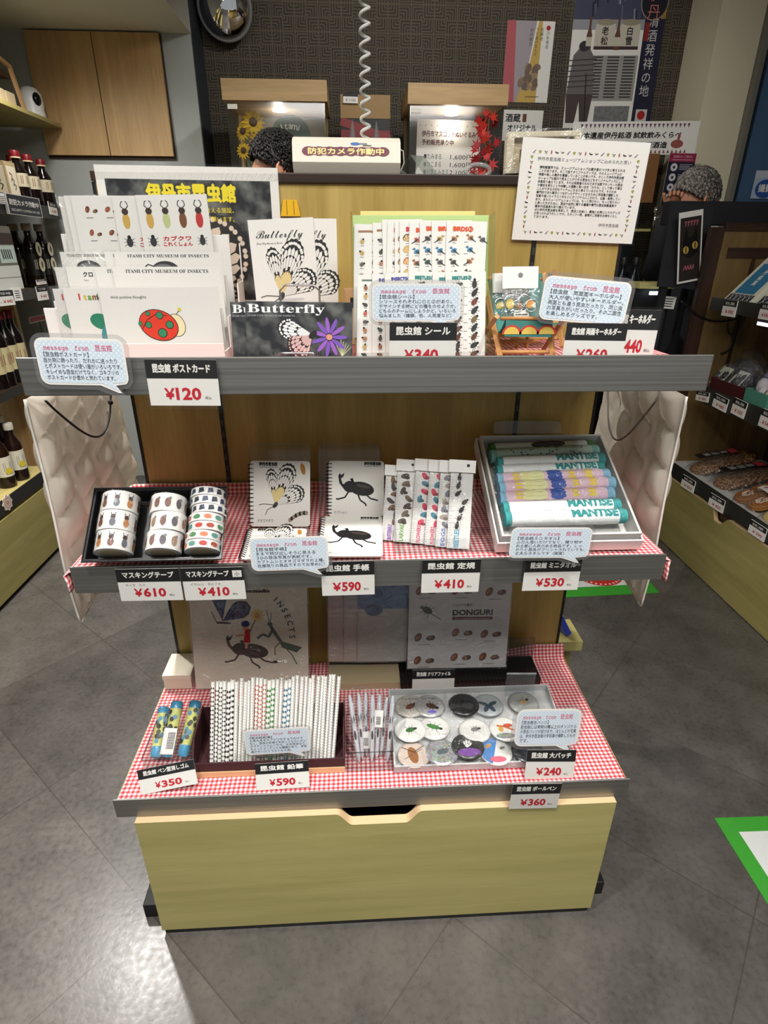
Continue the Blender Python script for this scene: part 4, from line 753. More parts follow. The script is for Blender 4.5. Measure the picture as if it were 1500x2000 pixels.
# rulers in a clear bin
R0, R1 = at(772, 1088, y=.105), at(966, 1082, y=.105)
t = thing('ruler_bin', 'clear acrylic bin holding the insect rulers on the middle shelf', 'clear bin', T(R0.x, .105, ZM)); w = R1.x - R0.x; hb = at(770, 1055, y=.105).z - ZM
m = MB(); m.box(0, w, 0, .002, 0, hb, ACR).box(0, w, .09, .092, 0, hb + .05, ACR).box(0, w, .002, .09, 0, .002, ACR); m.build('bin_walls', t)
m = MB(); m.X = M(((0, 0, 1, 0), (1, 0, 0, 0), (0, 1, 0, 0), (0, 0, 0, 1)))
m.prism([(.002, .002), (.09, .002), (.09, hb + .05), (.002, hb)], 0, .002, ACR); m.build('bin_side', t); m = MB(); m.X = M(((0, 0, 1, 0), (1, 0, 0, 0), (0, 1, 0, 0), (0, 0, 0, 1))); m.prism([(.002, .002), (.09, .002), (.09, hb + .05), (.002, hb)], w - .002, w, ACR)
m.build('bin_side', t)
def ruler(i, u, v, ub, title, kind, uw):
    Mx, w, h = fq((u, v), (u + uw, v + 3), (ub, 1083), lean(.112 + .007 * (5 - i), ZM + .003, 24)); Mx, w, h = lclamp((Mx, w, h), ZM + .0045)
    t = thing('insect_ruler', 'clear ruler with %s, %s from the left in the acrylic bin' % (kind, ORD[i]), 'ruler', Mx, 'rulers in the acrylic bin')
    m = MB(); m.box(0, w, h * .86, h, -.0006, .0002, WHITE).disc(w * .72, h * .94, w * .06, w * .06, .0005, INK, 10); m.build('hanging_header', t)
    m = MB(); m.box(w * .08, w * .92, .001, h * .85, -.0015, 0, P((222, 222, 218), .3)); r = random.Random(i + 3)
    for k in range(7):
        c = {'butterflies': ((120, 90, 70), (60, 56, 54)), 'larvae': ((70, 60, 52), (110, 96, 80)), 'flowers': ((206, 60, 90), (70, 130, 150)), 'beetles': ((34, 32, 32), (46, 42, 40)), 'eggs': ((120, 120, 130), (160, 150, 140))}[kind][k % 2]
        u2, v2 = w * r.uniform(.35, .65), h * (.8 - .09 * k)
        if kind == 'beetles': bug(m, u2, v2, w * .26, r.uniform(.5, 1.6), E, P(c, .5))
        else: m.disc(u2, v2, w * .2, h * .03, E, P(c, .6), 10, r.uniform(0, 3)).disc(u2 + w * .1, v2 - h * .02, w * .12, h * .02, 1.5 * E, P(tuple(int(x * .7) for x in c), .6), 8)
    m.text(title[0], w * .26, w * .5, h * .02, E, P(title[1], .6), 'l', rot=PI / 2, bold=w * .01, fit=h * .2)
    for k in range(30): m.line([(w * .1, h * (.02 + .027 * k)), (w * (.2 if k % 5 else .26), h * (.02 + .027 * k))], h * .003, E, GREY)
    m.build('ruler_strip', t); m = MB(); m.poly([(0, 0), (w, 0), (w, h * .86), (0, h * .86)], .0014, CRK); m.build('clear_bag', t)
PK, BL2 = (206, 90, 120), (90, 160, 190)
for i, a in enumerate([(752, 907, 780, ('BUTTERFLY', (150, 100, 190)), 'butterflies', 42), (775, 896, 806, ('LARVAE', (120, 170, 90)), 'larvae', 44), (811, 895, 836, ('FLOWERS', PK), 'flowers', 40), (838, 897, 858, ('FLOWERS', PK), 'flowers', 40), (859, 898, 880, ('EGGS', (80, 110, 180)), 'eggs', 40), (878, 897, 902, ('BEETLES', BL2), 'beetles', 52)]): ruler(i, *a)
# towel box, propped at the back
A_, B_, D_ = at(980, 1053, y=.085), at(1256, 1036, y=.085), at(926, 856, y=.30)
w = B_.x - A_.x; dep = math.hypot(D_.y - A_.y, D_.z - A_.z); tl_ = math.atan2(D_.z - A_.z, D_.y - A_.y)
BM = frame(V((A_.x, .085, (A_.z + B_.z) / 2)), (1, 0, 0), (0, -math.sin(tl_), math.cos(tl_)))
dpt = .034
t = thing('towel_box', 'open white cardboard box of rolled mini towels at the right of the middle shelf', 'box', BM); WB_ = P((206, 204, 200), .65)
m = MB(); th = .004
for x0, x1, y0, y1 in ((0, w, 0, th), (0, w, dep - th, dep), (0, th, th, dep - th), (w - th, w, th, dep - th)): m.box(x0, x1, y0, y1, -dpt, 0, WB_, .0006)
m.box(th, w - th, th, dep - th, -dpt, -dpt + .002, WB_); m.build('box_tray', t)
m = MB(); g = .006
for x0, x1, y0, y1 in ((-g, w + g, -g, -g + .003), (-g, w + g, dep + g - .003, dep + g), (-g, -g + .003, -g + .003, dep + g - .003), (w + g - .003, w + g, -g + .003, dep + g - .003)): m.box(x0, x1, y0, y1, -dpt - .003, -.012, WHITE, .0006)
m.build('box_lid', t)
m = MB(); m.X = BM.inverted(); q = BM @ V((0, dep * .85, -dpt)); m.box(q.x + .02, q.x + w - .02, q.y - .01, q.y + .01, ZM, q.z - .006, CREAM); m.build('prop_block', t)
def fine(vs, fs):
    bm = bmesh.new(); q = [bm.verts.new((x, y, 0)) for x, y in vs]
    for f in fs: bm.faces.new([q[k] for k in f])
    bmesh.ops.subdivide_edges(bm, edges=list(bm.edges), cuts=3, use_grid_fill=True); bmesh.ops.triangulate(bm, faces=list(bm.faces)); bm.verts.index_update()
    o = ([(p.co.x, p.co.y) for p in bm.verts], [[p.index for p in f.verts] for f in bm.faces]); bm.free(); return o
def towel(i, y, z, kind, x0, x1, skew):
    R = .0128; a = BM @ V((x0, y, z)); b2 = BM @ V((x1, y + skew, z)); U = (b2 - a).normalized(); L = (b2 - a).length
    Mx = frame(a, U, BM.to_3x3().col[2])
    lab = {'mantis': 'white rolled towel with teal lettering', 'pink': 'pink and blue rolled towel with yellow dots', 'green': 'white rolled towel with green ends', 'mint': 'pale mint rolled towel with dark specks'}[kind]
    t = thing('rolled_towel', lab + ', ' + ORD[i] + ' from the front of the white box', 'towel', Mx, 'rolled mini towels in the white box')
    c0 = {'mantis': (232, 236, 236), 'pink': (222, 190, 206), 'green': (214, 218, 214), 'mint': (196, 222, 212)}[kind]; c1 = {'mantis': (60, 150, 150), 'pink': (130, 180, 206), 'green': (70, 120, 56), 'mint': (140, 200, 196)}[kind]
    m = MB(); m.X = M(((0, 0, 1, 0), (1, 0, 0, 0), (0, 1, 0, 0), (0, 0, 0, 1))); W = P(c0, .85); K = P(c1, .85)
    m.lathe([(R * .96, 0), (R, .003), (R, L * .05)], K, 18); m.lathe([(R, L * .05), (R, L * .93)], W, 18); m.lathe([(R, L * .93), (R, L - .003), (R * .9, L)], K, 18)
    m.X = M()
    def on(u, a, s, fn):
        X = m.X; m.X = X @ frame(V((u, R * math.sin(a) * 1.012, R * math.cos(a) * 1.012)), (1, 0, 0), (0, math.sin(a), math.cos(a))); fn(); m.X = X
    if kind == 'mantis':
        if 1:
            vs, fs, g0, g1 = glyphs('MANTISE', .05); vs, fs = fine(vs, fs); o = [(L * (.54 + .38 * (x - g0) / (g1 - g0)), R * 1.045 * math.sin(-.55 + 1.5 * y), R * 1.045 * math.cos(-.55 + 1.5 * y)) for x, y in vs]; m.add(o, fs, P((36, 140, 140), .8))
        for k in range(8): a = -1.2 + .3 * k; m.add([(L * .38, R * 1.012 * math.sin(a), R * 1.012 * math.cos(a)), (L * .385, R * 1.012 * math.sin(a), R * 1.012 * math.cos(a)), (L * .385, R * 1.012 * math.sin(a + .3), R * 1.012 * math.cos(a + .3)), (L * .38, R * 1.012 * math.sin(a + .3), R * 1.012 * math.cos(a + .3))], [(0, 1, 2, 3)], P((190, 214, 214), .8))
    elif kind == 'pink':
        for u, cc, s in ((.25, (226, 222, 160), .012), (.34, (226, 226, 170), .014), (.5, (60, 90, 170), .014), (.65, (232, 206, 90), .007), (.8, (232, 206, 90), .008), (.16, (232, 206, 90), .007)):
            for a in (-.6, -.1, .45): on(L * u, a, s, lambda: m.disc(0, 0, s, s * .42, 0, P(cc, .8), 12))
    elif kind == 'green': [on(L * (.45 + .03 * k), .1 * (k % 3) - .2, 0, lambda: m.disc(0, 0, .012, .006, 0, INK, 10)) for k in range(8)]
    else:
        r = random.Random(4)
        for k in range(26): on(L * r.uniform(.15, .9), r.uniform(-.9, .7), 0, lambda: m.disc(0, 0, .002, .0016, 0, SLATE, 6))
    m.build('towel_roll', t); m = MB(); r = random.Random(i)
    m.grid(lambda p, q: (-.006 + (L + .012) * p, (R + .0016 - .008 * (max(0, .06 - p) + max(0, p - .94)) / .06 + .0006 * math.sin(p * 50 + q * 20)) * math.sin(2 * PI * q), (R + .0016 - .008 * (max(0, .06 - p) + max(0, p - .94)) / .06) * math.cos(2 * PI * q)), 30, 16, CRK); m.build('clear_wrap', t)
for i, (k, dz_, x0, sk) in enumerate((('mantis', 0, .012, .006), ('mantis', 0, .012, .008), ('pink', .002, .01, .012), ('pink', .004, .012, .014), ('pink', .004, .012, .012), ('mantis', .002, .016, .010), ('mantis', .002, .02, .012), ('mint', 0, .012, .014), ('green', 0, .014, .010))):
    towel(i, .040 + i * .0265 * (dep / .30), -dpt + .0165 + dz_ + (.012 if i < 8 else .008), k, x0, w - .014 - .004 * (i % 3), sk - .004)
# quilted hanging bags on both ends
def qbag(label, sx, y0, y1, zt, zb, cordc, knot):
    t = thing('quilted_bag', label, 'bag', T(sx * .488, (y0 + y1) / 2, zb)); yc = (y0 + y1) / 2
    def f(side):
        def g(i, j):
            y = y0 + (y1 - y0) * i; z = zt - (zt - zb) * j; taper = .018 * (j > .85) * (j - .85) / .15
            cu, cv = (i * 4 + .25 * math.sin(j * 6)), j * 6 + i * 1.5 + (int(i * 4) % 2) * .5
            p = abs(math.sin(PI * cu)) ** .55 * abs(math.sin(PI * cv)) ** .55; e = min(1, i / .04, (1 - i) / .04, j / .03 + .3, (1 - j) / .03)
            x = sx * (.522 + .003 * math.sin(j * 9)) + side * sx * e * (.003 + .014 * p) + sx * .006 * j
            z2 = z + (j ** 3) * (.05 * (i - .15) if True else 0)
            return (x - sx * .488, y - yc + .006 * math.sin(j * 8 + i * 3) * (i < .1 or i > .9) + taper * 0, z2 - zb)
        return g
    m = MB(); m.grid(f(-1), 60, 84, BAGM); m.grid(f(1), 60, 84, BAGM); m.build('quilted_body', t)
    m = MB(); e = f(0)
    for i in (0, 1): m.tube([e(i, k / 30) for k in range(31)], .0022, P((224, 220, 212), .6), 6)
    m.tube([e(k / 14, 1) for k in range(15)], .0022, P((224, 220, 212), .6), 6); m.build('seam_edge', t)
    m = MB(); a, b2, lo = cordc; pts = []
    for k in range(21):
        s = k / 20; y = a + (b2 - a) * (s ** .9); z = zt - .004 - lo * math.sin(PI * s) ** .8 * (.75 + .5 * s if s < .85 else 1.1); pts.append((sx * (.4975 - .004 * math.sin(PI * s)) - sx * .488, y - yc, z - zb))
    m.tube(pts, .0019, P((18, 18, 18), .6) if knot else P((120, 112, 104), .6), 8)
    if knot: m.ball(pts[17], .005, P((18, 18, 18), .6), 8, 6)
    m.build('cord', t)
qbag('cream quilted bag with a black cord hanging off the left end of the top shelf', -1, .140, .49, 1.086, .686, (.15, .41, .10), True)
qbag('cream quilted bag with a thin grey cord hanging off the right of the stand', 1, .182, .51, 1.072, .661, (.22, .44, .12), False)
# ================================================================ bottom shelf
def d_tote(mb, w, h):
    mb.X = T(0, -h * .045, 0)
    B1 = P((36, 60, 110), .6)
    for k, ch in enumerate('MUSEUM OF INSECTS'):
        a = 2.05 - .128 * k; R = w * .44; mb.text(ch, h * .055, w * .40 + R * math.cos(a), h * .44 + R * 1.12 * math.sin(a), E, INK, 'c', rot=a - PI / 2, bold=h * .0014)
    wing(mb, w * .27, h * .56, h * .27, 0, 1.35, 1.95, E, P((26, 36, 70), .6), B1, B1, n=4, ecc=.15); wing(mb, w * .27, h * .56, h * .22, 0, .15, 1.05, 2 * E, P((26, 36, 70), .6), B1, B1, n=4); mb.line([(w * .22, h * .55), (w * .34, h * .545)], h * .014, 3 * E, INK).line([(w * .22, h * .55), (w * .18, h * .63)], h * .005, E, INK)
    for k in range(9): mb.disc(w * (.47 + .025 * k), h * .775, w * .014, h * .011, E + k * 1e-5, INK, 8)
    mb.disc(w * .43, h * .78, w * .02, h * .016, E, INK, 10).disc(w * .45, h * .78, w * .035, h * .03, E, SLATE, 12); [bug(mb, w * (.1 + .02 * k), h * .8, h * .03, .4, E, P((190, 140, 60), .6)) for k in (1,)]
    rhino(mb, w * .46, h * .335, h * .2, E, P((52, 40, 34), .6)); rd = P((190, 46, 46), .6)
    mb.poly([(w * .44, h * .40), (w * .50, h * .40), (w * .50, h * .50), (w * .46, h * .50)], 5 * E, rd).disc(w * .46, h * .525, w * .03, h * .03, 5 * E, P((206, 150, 120), .6)).disc(w * .465, h * .54, w * .036, h * .022, 6 * E, B1).line([(w * .46, h * .46), (w * .38, h * .45)], h * .014, 5 * E, P((206, 150, 120), .6)).line([(w * .47, h * .40), (w * .46, h * .355)], h * .018, 5 * E, P((206, 150, 120), .6)).line([(w * .5, h * .48), (w * .55, h * .57)], h * .005, 5 * E, SLATE)
    for k in range(10): mb.disc(w * .57 + w * .04 * math.cos(k * .628), h * .60 + h * .033 * math.sin(k * .628), w * .022, h * .009, E, P((222, 190, 80), .6), 8, k * .628)
    mb.disc(w * .57, h * .60, w * .022, h * .02, 2 * E, P((190, 120, 40), .6)); GR = P((60, 92, 74), .6)
    mb.line([(w * .68, h * .52), (w * .78, h * .38)], h * .024, E, GR).disc(w * .675, h * .535, w * .022, h * .016, E, GR).poly([(w * .76, h * .41), (w * .95, h * .36), (w * .9, h * .32), (w * .77, h * .36)], E, GR).line([(w * .7, h * .5), (w * .66, h * .44), (w * .61, h * .46), (w * .56, h * .43)], h * .018, E, GR).line([(w * .76, h * .4), (w * .71, h * .36), (w * .71, h * .3)], h * .007, E, GR).line([(w * .8, h * .36), (w * .86, h * .3), (w * .9, h * .23)], h * .007, E, GR).line([(w * .67, h * .55), (w * .65, h * .64)], h * .004, E, INK).line([(w * .68, h * .55), (w * .69, h * .62)], h * .004, E, INK)
    bug(mb, w * .71, h * .25, h * .035, .1, E, INK)
q0 = lean(.292, ZB, 9)
Mx, w, h = fq((330, 1090), (600, 1090), (362, 1352), q0)
lo = at(362, 1352, pl=q0); hi = at(600, 1312, pl=q0); Mx, w, h = fq((362, 1080), (598, 1080), (362, 1318), q0); z0 = ZB + .009
h += (Mx.translation.z - z0) / math.cos(math.radians(9)); Mx.translation = Mx.translation - Mx.col[1].to_3d() * ((Mx.translation.z - z0) / math.cos(math.radians(9)))
Mx, w, h = hclamp((Mx, w, h), .79)
sheet('tote_bag', 'folded cream tote bag printed with insects in a clear bag, leaning at the back left', 'tote bag', (Mx, w, h), d_tote, sleeve=.004, th=.012, base=P((232, 222, 204), .85), smat=CRK2)
a = at(318, 1340, z=ZB); t = thing('cream_box', 'cream box behind the tote bag at the left rear of the bottom shelf', 'box', T(-.44, .335, ZB)); A = at(319, 1330, y=.305)
MB().box(A.x + .44, .03, -.03, .046, 0, at(319, 1328, y=.305).z - ZB, P((226, 214, 192), .7), .001).build('box_body', t); zt_ = at(319, 1328, y=.305).z - ZB
MB().box(A.x + .44 - .001, .031, -.031, .047, zt_, zt_ + .012, P((236, 226, 206), .7), .001).build('box_lid', t)
# clear files
def d_dong(mb, w, h):
    mb.text('DONGURI', h * .085, w * .43, h * .62, E, INK, off=.05, fit=w * .4).text('どんぐり大集合！', h * .038, w * .43, h * .72, E, INK, fit=w * .2); mb.box(w * .43, w * .83, h * .565, h * .6, 0, E, P((96, 40, 36), .6)).text('Itami City Museum of Insects', h * .024, w * .63, h * .573, 2 * E, P((210, 170, 150), .6), 'c', fit=w * .34)
    bug(mb, w * .18, h * .68, h * .12, 2.6, E, SLATE); mb.line([(w * .22, h * .64), (w * .32, h * .57)], h * .008, E, INK)
    for u, v in ((.1, .9), (.45, .9), (.78, .88), (.1, .37), (.47, .42), (.76, .4), (.1, .1), (.47, .13), (.76, .13)): acorn(mb, w * u, h * v, h * .085, 1.1, E, BROWN if u != .47 else P((120, 74, 58), .5)); acorn(mb, w * (u + .12), h * (v - .01), h * .07, .2, E, P((96, 76, 60), .6), DBROWN); mb.line([(w * u, h * (v - .085)), (w * (u + .12), h * (v - .085))], h * .007, E, GREY)
def cfile(label, tl, tr, bl, y, draw, base, k):
    pl = lean(y, ZB + .02, 8); Mx, w, h = hclamp(fq(tl, tr, bl, pl), .79); sheet('clear_file', label, 'clear file', (Mx, w, h), draw, 'clear files leaning at the back', sleeve=.003, smat=CRK2, base=base, th=.0012)
def d_pale(c1, c2, s):
    def f(mb, w, h):
        r = random.Random(s)
        mb.box(0, w, h * .55, h, 0, E, P(c1, .5)).box(0, w, 0, h * .55, 0, E, P(c2, .5))
        for k in range(5): mb.disc(w * r.uniform(.2, .8), h * r.uniform(.5, .9), w * .16, h * .05, 2 * E, P(tuple(int(x * .82) for x in c1), .6), 14, r.uniform(-1, 1))
        if s == 4: mb.text('BEE', h * .14, w * .48, h * .8, 2 * E, P((150, 170, 196), .6), off=.03)
    return f
for k, (u0, u1, c1, c2, s, lb) in enumerate(((640, 760, (188, 162, 164), (196, 178, 172), 1, 'pinkish clear file at the left of the pile of files'), (672, 790, (176, 168, 176), (190, 178, 170), 2, 'mauve clear file second in the pile of files'), (700, 800, (96, 124, 164), (178, 176, 170), 4, 'blue topped clear file left of the acorn file'))):
    cfile(lb, (u0, 1100), (u1, 1100), (u0 + 4, 1292), .33 - .004 * k, d_pale(c1, c2, s), P((196, 186, 180), .5), k)
cfile('clear file lettered DONGURI with acorns, at the right of the pile of files', (800, 1136), (1001, 1134), (802, 1306), .306, d_dong, P((202, 200, 200), .6), 4)
q = at(640, 1300, y=.3); q1 = at(1052, 1310, y=.3)
t = thing('file_stand', 'dark stand holding the clear files at the back of the bottom shelf', 'stand', T(q.x, .3, ZB))
MB().box(.165, q1.x - q.x, -.02, .06, 0, .02, BLACK, .001).build('base', t); MB().box(0, .164, -.016, .06, 0, .019, P((176, 160, 128), .6), .001).build('tan_base', t); MB().box(0, q1.x - q.x, .048, .054, .02, .08, clear((225, 225, 225), .1, 0, .06, .02)).build('back_stop', t); MB().box(.16, q1.x - q.x, -.024, -.021, .0, .05, ACR).build('front_stop', t)
price_tag(fq((806, 1309), (889, 1307), (806, 1352), lean(.262, ZB, 5)), '昆虫館 クリアファイル', '', 'small price tag for clear files standing behind the badge box')
# pencils in a dark lined box
A, B = at(383, 1515, z=ZB), at(671, 1513, z=ZB); yb = .06
t = thing('pencil_box', 'dark brown lined cardboard box full of patterned pencils on the bottom shelf', 'box', T(A.x, yb, ZB)); w = B.x - A.x; PB = P((62, 30, 34), .6); TN = P((220, 176, 132), .6); dp = .105
m = MB(); fh = .034
m.box(0, w, 0, .003, .012, fh, PB).box(0, w, dp - .003, dp, .012, .075, PB).box(0, w, .003, dp - .003, .0, .012, PB); m.build('box_liner', t)
m = MB(); m.X = M(((0, 0, 1, 0), (1, 0, 0, 0), (0, 1, 0, 0), (0, 0, 0, 1)))
m.prism([(0, 0), (dp, 0), (dp, .078), (.03, .07), (0, fh)], -.003, 0, PB); m.build('box_side', t); m = MB(); m.X = M(((0, 0, 1, 0), (1, 0, 0, 0), (0, 1, 0, 0), (0, 0, 0, 1))); m.prism([(0, 0), (dp, 0), (dp, .078), (.03, .07), (0, fh)], w, w + .003, PB)
m.build('box_side', t); MB().box(-.003, w + .003, -.002, .0, 0, .013, TN).build('tan_edge', t)
tops = []; r = random.Random(11); n = 32
kinds = [('rows of small black beetles', INK, 0)] * 4 + [('bold black beetle dots', P((40, 30, 30), .6), 1)] * 2 + [('fine grey marks', GREY, 2)] * 5 + [('faint red marks', P((190, 90, 80), .6), 0)] * 3 + [('green leaf marks', P((70, 130, 70), .6), 1)] * 2 + [('pale grey marks', GREY, 2)] * 2 + [('blue wing marks', P((70, 120, 150), .6), 1)] * 2 + [('fine grey marks', GREY, 2)] * 6 + [('small black lettering', INK, 2)] * 6
for i in range(n):
    ut = 416 + (661 - 416) * i / (n - 1) + r.uniform(-1.5, 1.5); vt = 1331 - 12 * (i / n) + r.uniform(-5, 4); ub = 414 + (650 - 414) * i / (n - 1)
    p0 = V((at(ub, 1480, y=.085).x, .075 + .004 * (i % 2), ZB + .0135)); p1 = at(ut, vt, y=.136 + .004 * (i % 2)); ax = (p1 - p0); L = ax.length
    Mx = axf(p0, ax)
    t = thing('pencil', 'white pencil with %s, %s from the left in the pencil box' % (kinds[i][0], ORD[i]), 'pencil', Mx, 'patterned white pencils'); R = .0037 if kinds[i][2] != 1 else .0042
    m = MB(); m.X = M(((1, 0, 0, 0), (0, 0, 1, 0), (0, -1, 0, 0), (0, 0, 0, 1)))
    m.lathe([(R, 0), (R, L)], P((236, 234, 228), .4), 6, False); m.X = M(); q = kinds[i]; st_ = (.0085, .0105, .0055)[q[2]]
    for k in range(int(L / st_) - 1):
        for a in (-.52, .52): m.X = M.Rotation(a, 4, 'Y'); m.disc(0, .006 + k * st_, R * (.4, .5, .22)[q[2]], (.002, .0028, .0009)[q[2]], R * .99 if q[2] != 1 else R, q[1], 7)
    m.X = M(); m.build('pencil_body', t)
    m = MB(); m.X = M(((1, 0, 0, 0), (0, 0, 1, 0), (0, -1, 0, 0), (0, 0, 0, 1))); m.lathe([(.0012, L), (.0012, L + .0006)], INK, 6); m.build('lead', t)
bubble(fq((474, 1427), (603, 1419), (480, 1484), lean(.052, ZB, 4)), ['【昆虫館鉛筆】', '　人気のあるカブクワやチョウだけで', 'なく、昆虫の多様さを知ってもらいたい', 'のでテントウムシやガ、水生昆虫など、', 'ちょっとマニアックな種類もあり。学芸', '員がかいたイラストも人気。'], 'pale blue speech bubble card in front of the pencil box')
def stag(tl, tr, bl, y, tilt, title, price, label, z=ZB): price_tag(clampz(fq(tl, tr, bl, lean(y, ZB, tilt)), ZB + .0005), title, price, label)
stag((498, 1491), (602, 1484), (500, 1548), .026, 20, '昆虫館 鉛筆', '590', 'price tag ¥590 for pencils in front of the pencil box')
stag((267, 1502), (377, 1480), (272, 1562), .030, 24, '昆虫館 ペン型消しゴム', '350', 'tilted price tag ¥350 for pen erasers at the left of the bottom shelf')
stag((1030, 1464), (1126, 1464), (1029, 1524), .026, 12, '昆虫館 大バッチ', '240', 'price tag ¥240 for badges at the right of the bottom shelf')
price_tag(lipq((1002, 1532), (1098, 1530), (997, 1580), -.0025), '昆虫館 ボールペン', '360', 'price tag ¥360 for ballpoint pens hanging on the bottom shelf lip')
bubble(fq((1011, 1386), (1139, 1384), (1014, 1470), lean(.05, ZB, 6)), ['【昆虫館缶バッジ】', '　昆虫館には常時50種以上のオリジナル', 'の昆虫バッジが並びます。ほとんどの写真', 'は、伊丹市昆虫館の学芸員が撮影したもの', 'です。'], 'pale blue speech bubble card above the ¥240 tag')
# pen shaped erasers in an acrylic tray
a0, a1 = at(284, 1490, z=ZB + .002), at(388, 1478, z=ZB + .002); t = thing('eraser_tray', 'clear acrylic tray of pen shaped erasers at the left of the bottom shelf', 'clear tray', T(a0.x, .085, ZB)); w = a1.x - a0.x - .004
m = MB(); m.box(0, w, 0, .002, 0, .022, ACR).box(0, w, .002, .12, 0, .002, ACR).box(0, .002, .002, .12, .002, .03, ACR).box(w - .002, w, .002, .12, .002, .03, ACR); m.build('tray_walls', t); m = MB(); m.tube([(0, 0, .022), (0, .12, .03), (w, .12, .03), (w, 0, .022)], .0012, clear((200, 200, 205), .2), 6, True); m.build('rim', t)
for i, (ut, vt, ub) in enumerate(((321, 1382, 305), (347, 1370, 327), (383, 1369, 358))):
    p0 = V((at(ub, 1478, y=.1).x, .098, ZB + .0135)); p1 = at(ut, vt, y=.182); ax = (p1 - p0); L = ax.length; Mx = axf(p0, ax)
    t = thing('pen_eraser', 'blue and yellow pen shaped eraser in a clear bag, %s from the left' % ORD[i], 'eraser', Mx, 'pen erasers in the acrylic tray'); R = .0115
    Z2 = M(((1, 0, 0, 0), (0, 0, 1, 0), (0, -1, 0, 0), (0, 0, 0, 1)))
    m = MB(); m.X = Z2; m.lathe([(R * .7, 0), (R, .006), (R, L * .2)], P((70, 150, 190), .3), 16); m.lathe([(R, L * .2), (R, L * .86)], P((196, 200, 110), .5), 16); m.X = M(); r = random.Random(i)
    for k in range(16):
        a = r.uniform(-1.2, 1.2); m.X = M.Rotation(a, 4, 'Y'); m.disc(0, L * r.uniform(.24, .82), .0045, .005, R * 1.005, P((54, 52, 44), .5) if k % 3 else P((90, 140, 170), .5), 8)
    m.X = M(); m.build('barrel', t); m = MB(); m.X = Z2; m.lathe([(R * 1.02, L * .86), (R * 1.04, L * .97), (R * .8, L)], P((60, 140, 180), .25), 16); m.build('cap', t)
    if i == 1: m = MB(); m.box(-.011, .014, .004, .052, R + .001, R + .0016, WHITE); [m.box(-.002, .012, .014 + .0022 * k, .0152 + .0022 * k, R + .0016, R + .0018, INK) for k in range(14)]; m.build('barcode_label', t)
    m = MB(); m.grid(lambda p, q: (-.016 + .032 * p, -.002 + (L + .02) * q, R + .003 + .002 * math.sin(p * 9 + q * 14)), 10, 12, CRK); m.build('clear_bag', t)
# ballpoint pens in a clear box
b0, b1 = at(678, 1512, z=ZB), at(768, 1512, z=ZB); t = thing('pen_box', 'clear plastic box of bagged ballpoint pens between the pencils and the badges', 'clear box', T(b0.x, .058, ZB)); w = b1.x - b0.x
m = MB(); m.box(0, w, 0, .002, 0, .05, ACR).box(0, w, .07, .072, 0, .075, ACR).box(0, .002, .002, .07, 0, .06, ACR).box(w - .002, w, .002, .07, 0, .06, ACR).box(.002, w - .002, .002, .07, 0, .002, ACR); m.build('box_walls', t); m = MB(); m.tube([(0, 0, .05), (0, .072, .075), (w, .072, .075), (w, 0, .05)], .0014, clear((190, 190, 195), .2), 6, True); m.build('rim', t)
for i, (ut, ub, vt) in enumerate(((682, 702, 1352), (700, 708, 1350), (714, 716, 1348), (728, 726, 1352), (742, 735, 1352), (756, 744, 1358), (768, 756, 1354))):
    p0 = V((at(ub, 1490, y=.09).x, .078 + .008 * (i % 3), ZB + .003)); p1 = at(ut, vt, y=.125 + .008 * (i % 3)); ax = (p1 - p0); L = ax.length; Mx = axf(p0, ax); R = .0045
    t = thing('ballpoint_pen', 'white ballpoint pen in a clear bag, %s from the left in the clear box' % ORD[i], 'pen', Mx, 'bagged ballpoint pens'); Z2 = M(((1, 0, 0, 0), (0, 0, 1, 0), (0, -1, 0, 0), (0, 0, 0, 1)))
    m = MB(); m.X = Z2; m.lathe([(.0015, 0), (R, .014), (R, L * .84)], P((214, 216, 222), .35), 12); m.X = M(); bug(m, 0, L * .62, .009, 1.5, R * 1.02, INK, l=.9, wd=.3); m.disc(0, L * .4, R * .5, .01, R * 1.01, SLATE, 8); m.build('barrel', t)
    m = MB(); m.X = Z2; m.lathe([(R * .8, L * .84), (R * .8, L * .9), (R * .5, L * .96)], P((190, 196, 206), .3), 10); m.build('push_button', t); m = MB(); m.box(-.001, .001, L * .56, L * .86, R, R + .0035, P((200, 204, 212), .3)); m.build('clip', t)
    if i in (2, 4): m = MB(); c = L * (.14 if i == 2 else .5); m.box(-.008, .008, c, c + .034, R + .0045, R + .005, WHITE); [m.box(-.005, .004, c + .006 + .002 * k, c + .007 + .002 * k, R + .005, R + .0052, INK) for k in range(8)]; m.build('barcode_label', t)
    m = MB(); m.grid(lambda p, q: (-.013 + .026 * p, (L + .012) * q, R + .003 + .002 * math.sin(p * 8 + q * 18 + i)), 8, 12, CRK); m.build('clear_bag', t)
# badge box
a0, a1, a2 = at(770, 1518, z=ZB), at(1120, 1500, z=ZB), at(772, 1342, y=.22); t = thing('badge_box', 'shallow white box of bagged round badges on the bottom shelf', 'box', None)
bt = math.radians(9); w = a1.x - a0.x; dp = .182; BB = frame(V((a0.x, .048, ZB + .020)), (1, 0, 0), (0, -math.sin(bt), math.cos(bt))); t.matrix_world = BB
m = MB(); GB = P((196, 198, 198), .6)
for x0, x1, y0, y1 in ((0, w, 0, .003), (0, w, dp - .003, dp), (0, .003, .003, dp - .003), (w - .003, w, .003, dp - .003)): m.box(x0, x1, y0, y1, -.019, 0, GB, .0005)
m.box(.003, w - .003, .003, dp - .003, -.019, -.017, GB); m.build('box_tray', t)
m = MB(); m.X = BB.inverted(); q = BB @ V((0, dp * .9, -.019)); m.box(q.x + .02, q.x + w - .02, q.y - .006, q.y + .006, ZB, q.z - .001, GB); m.build('prop_strip', t)
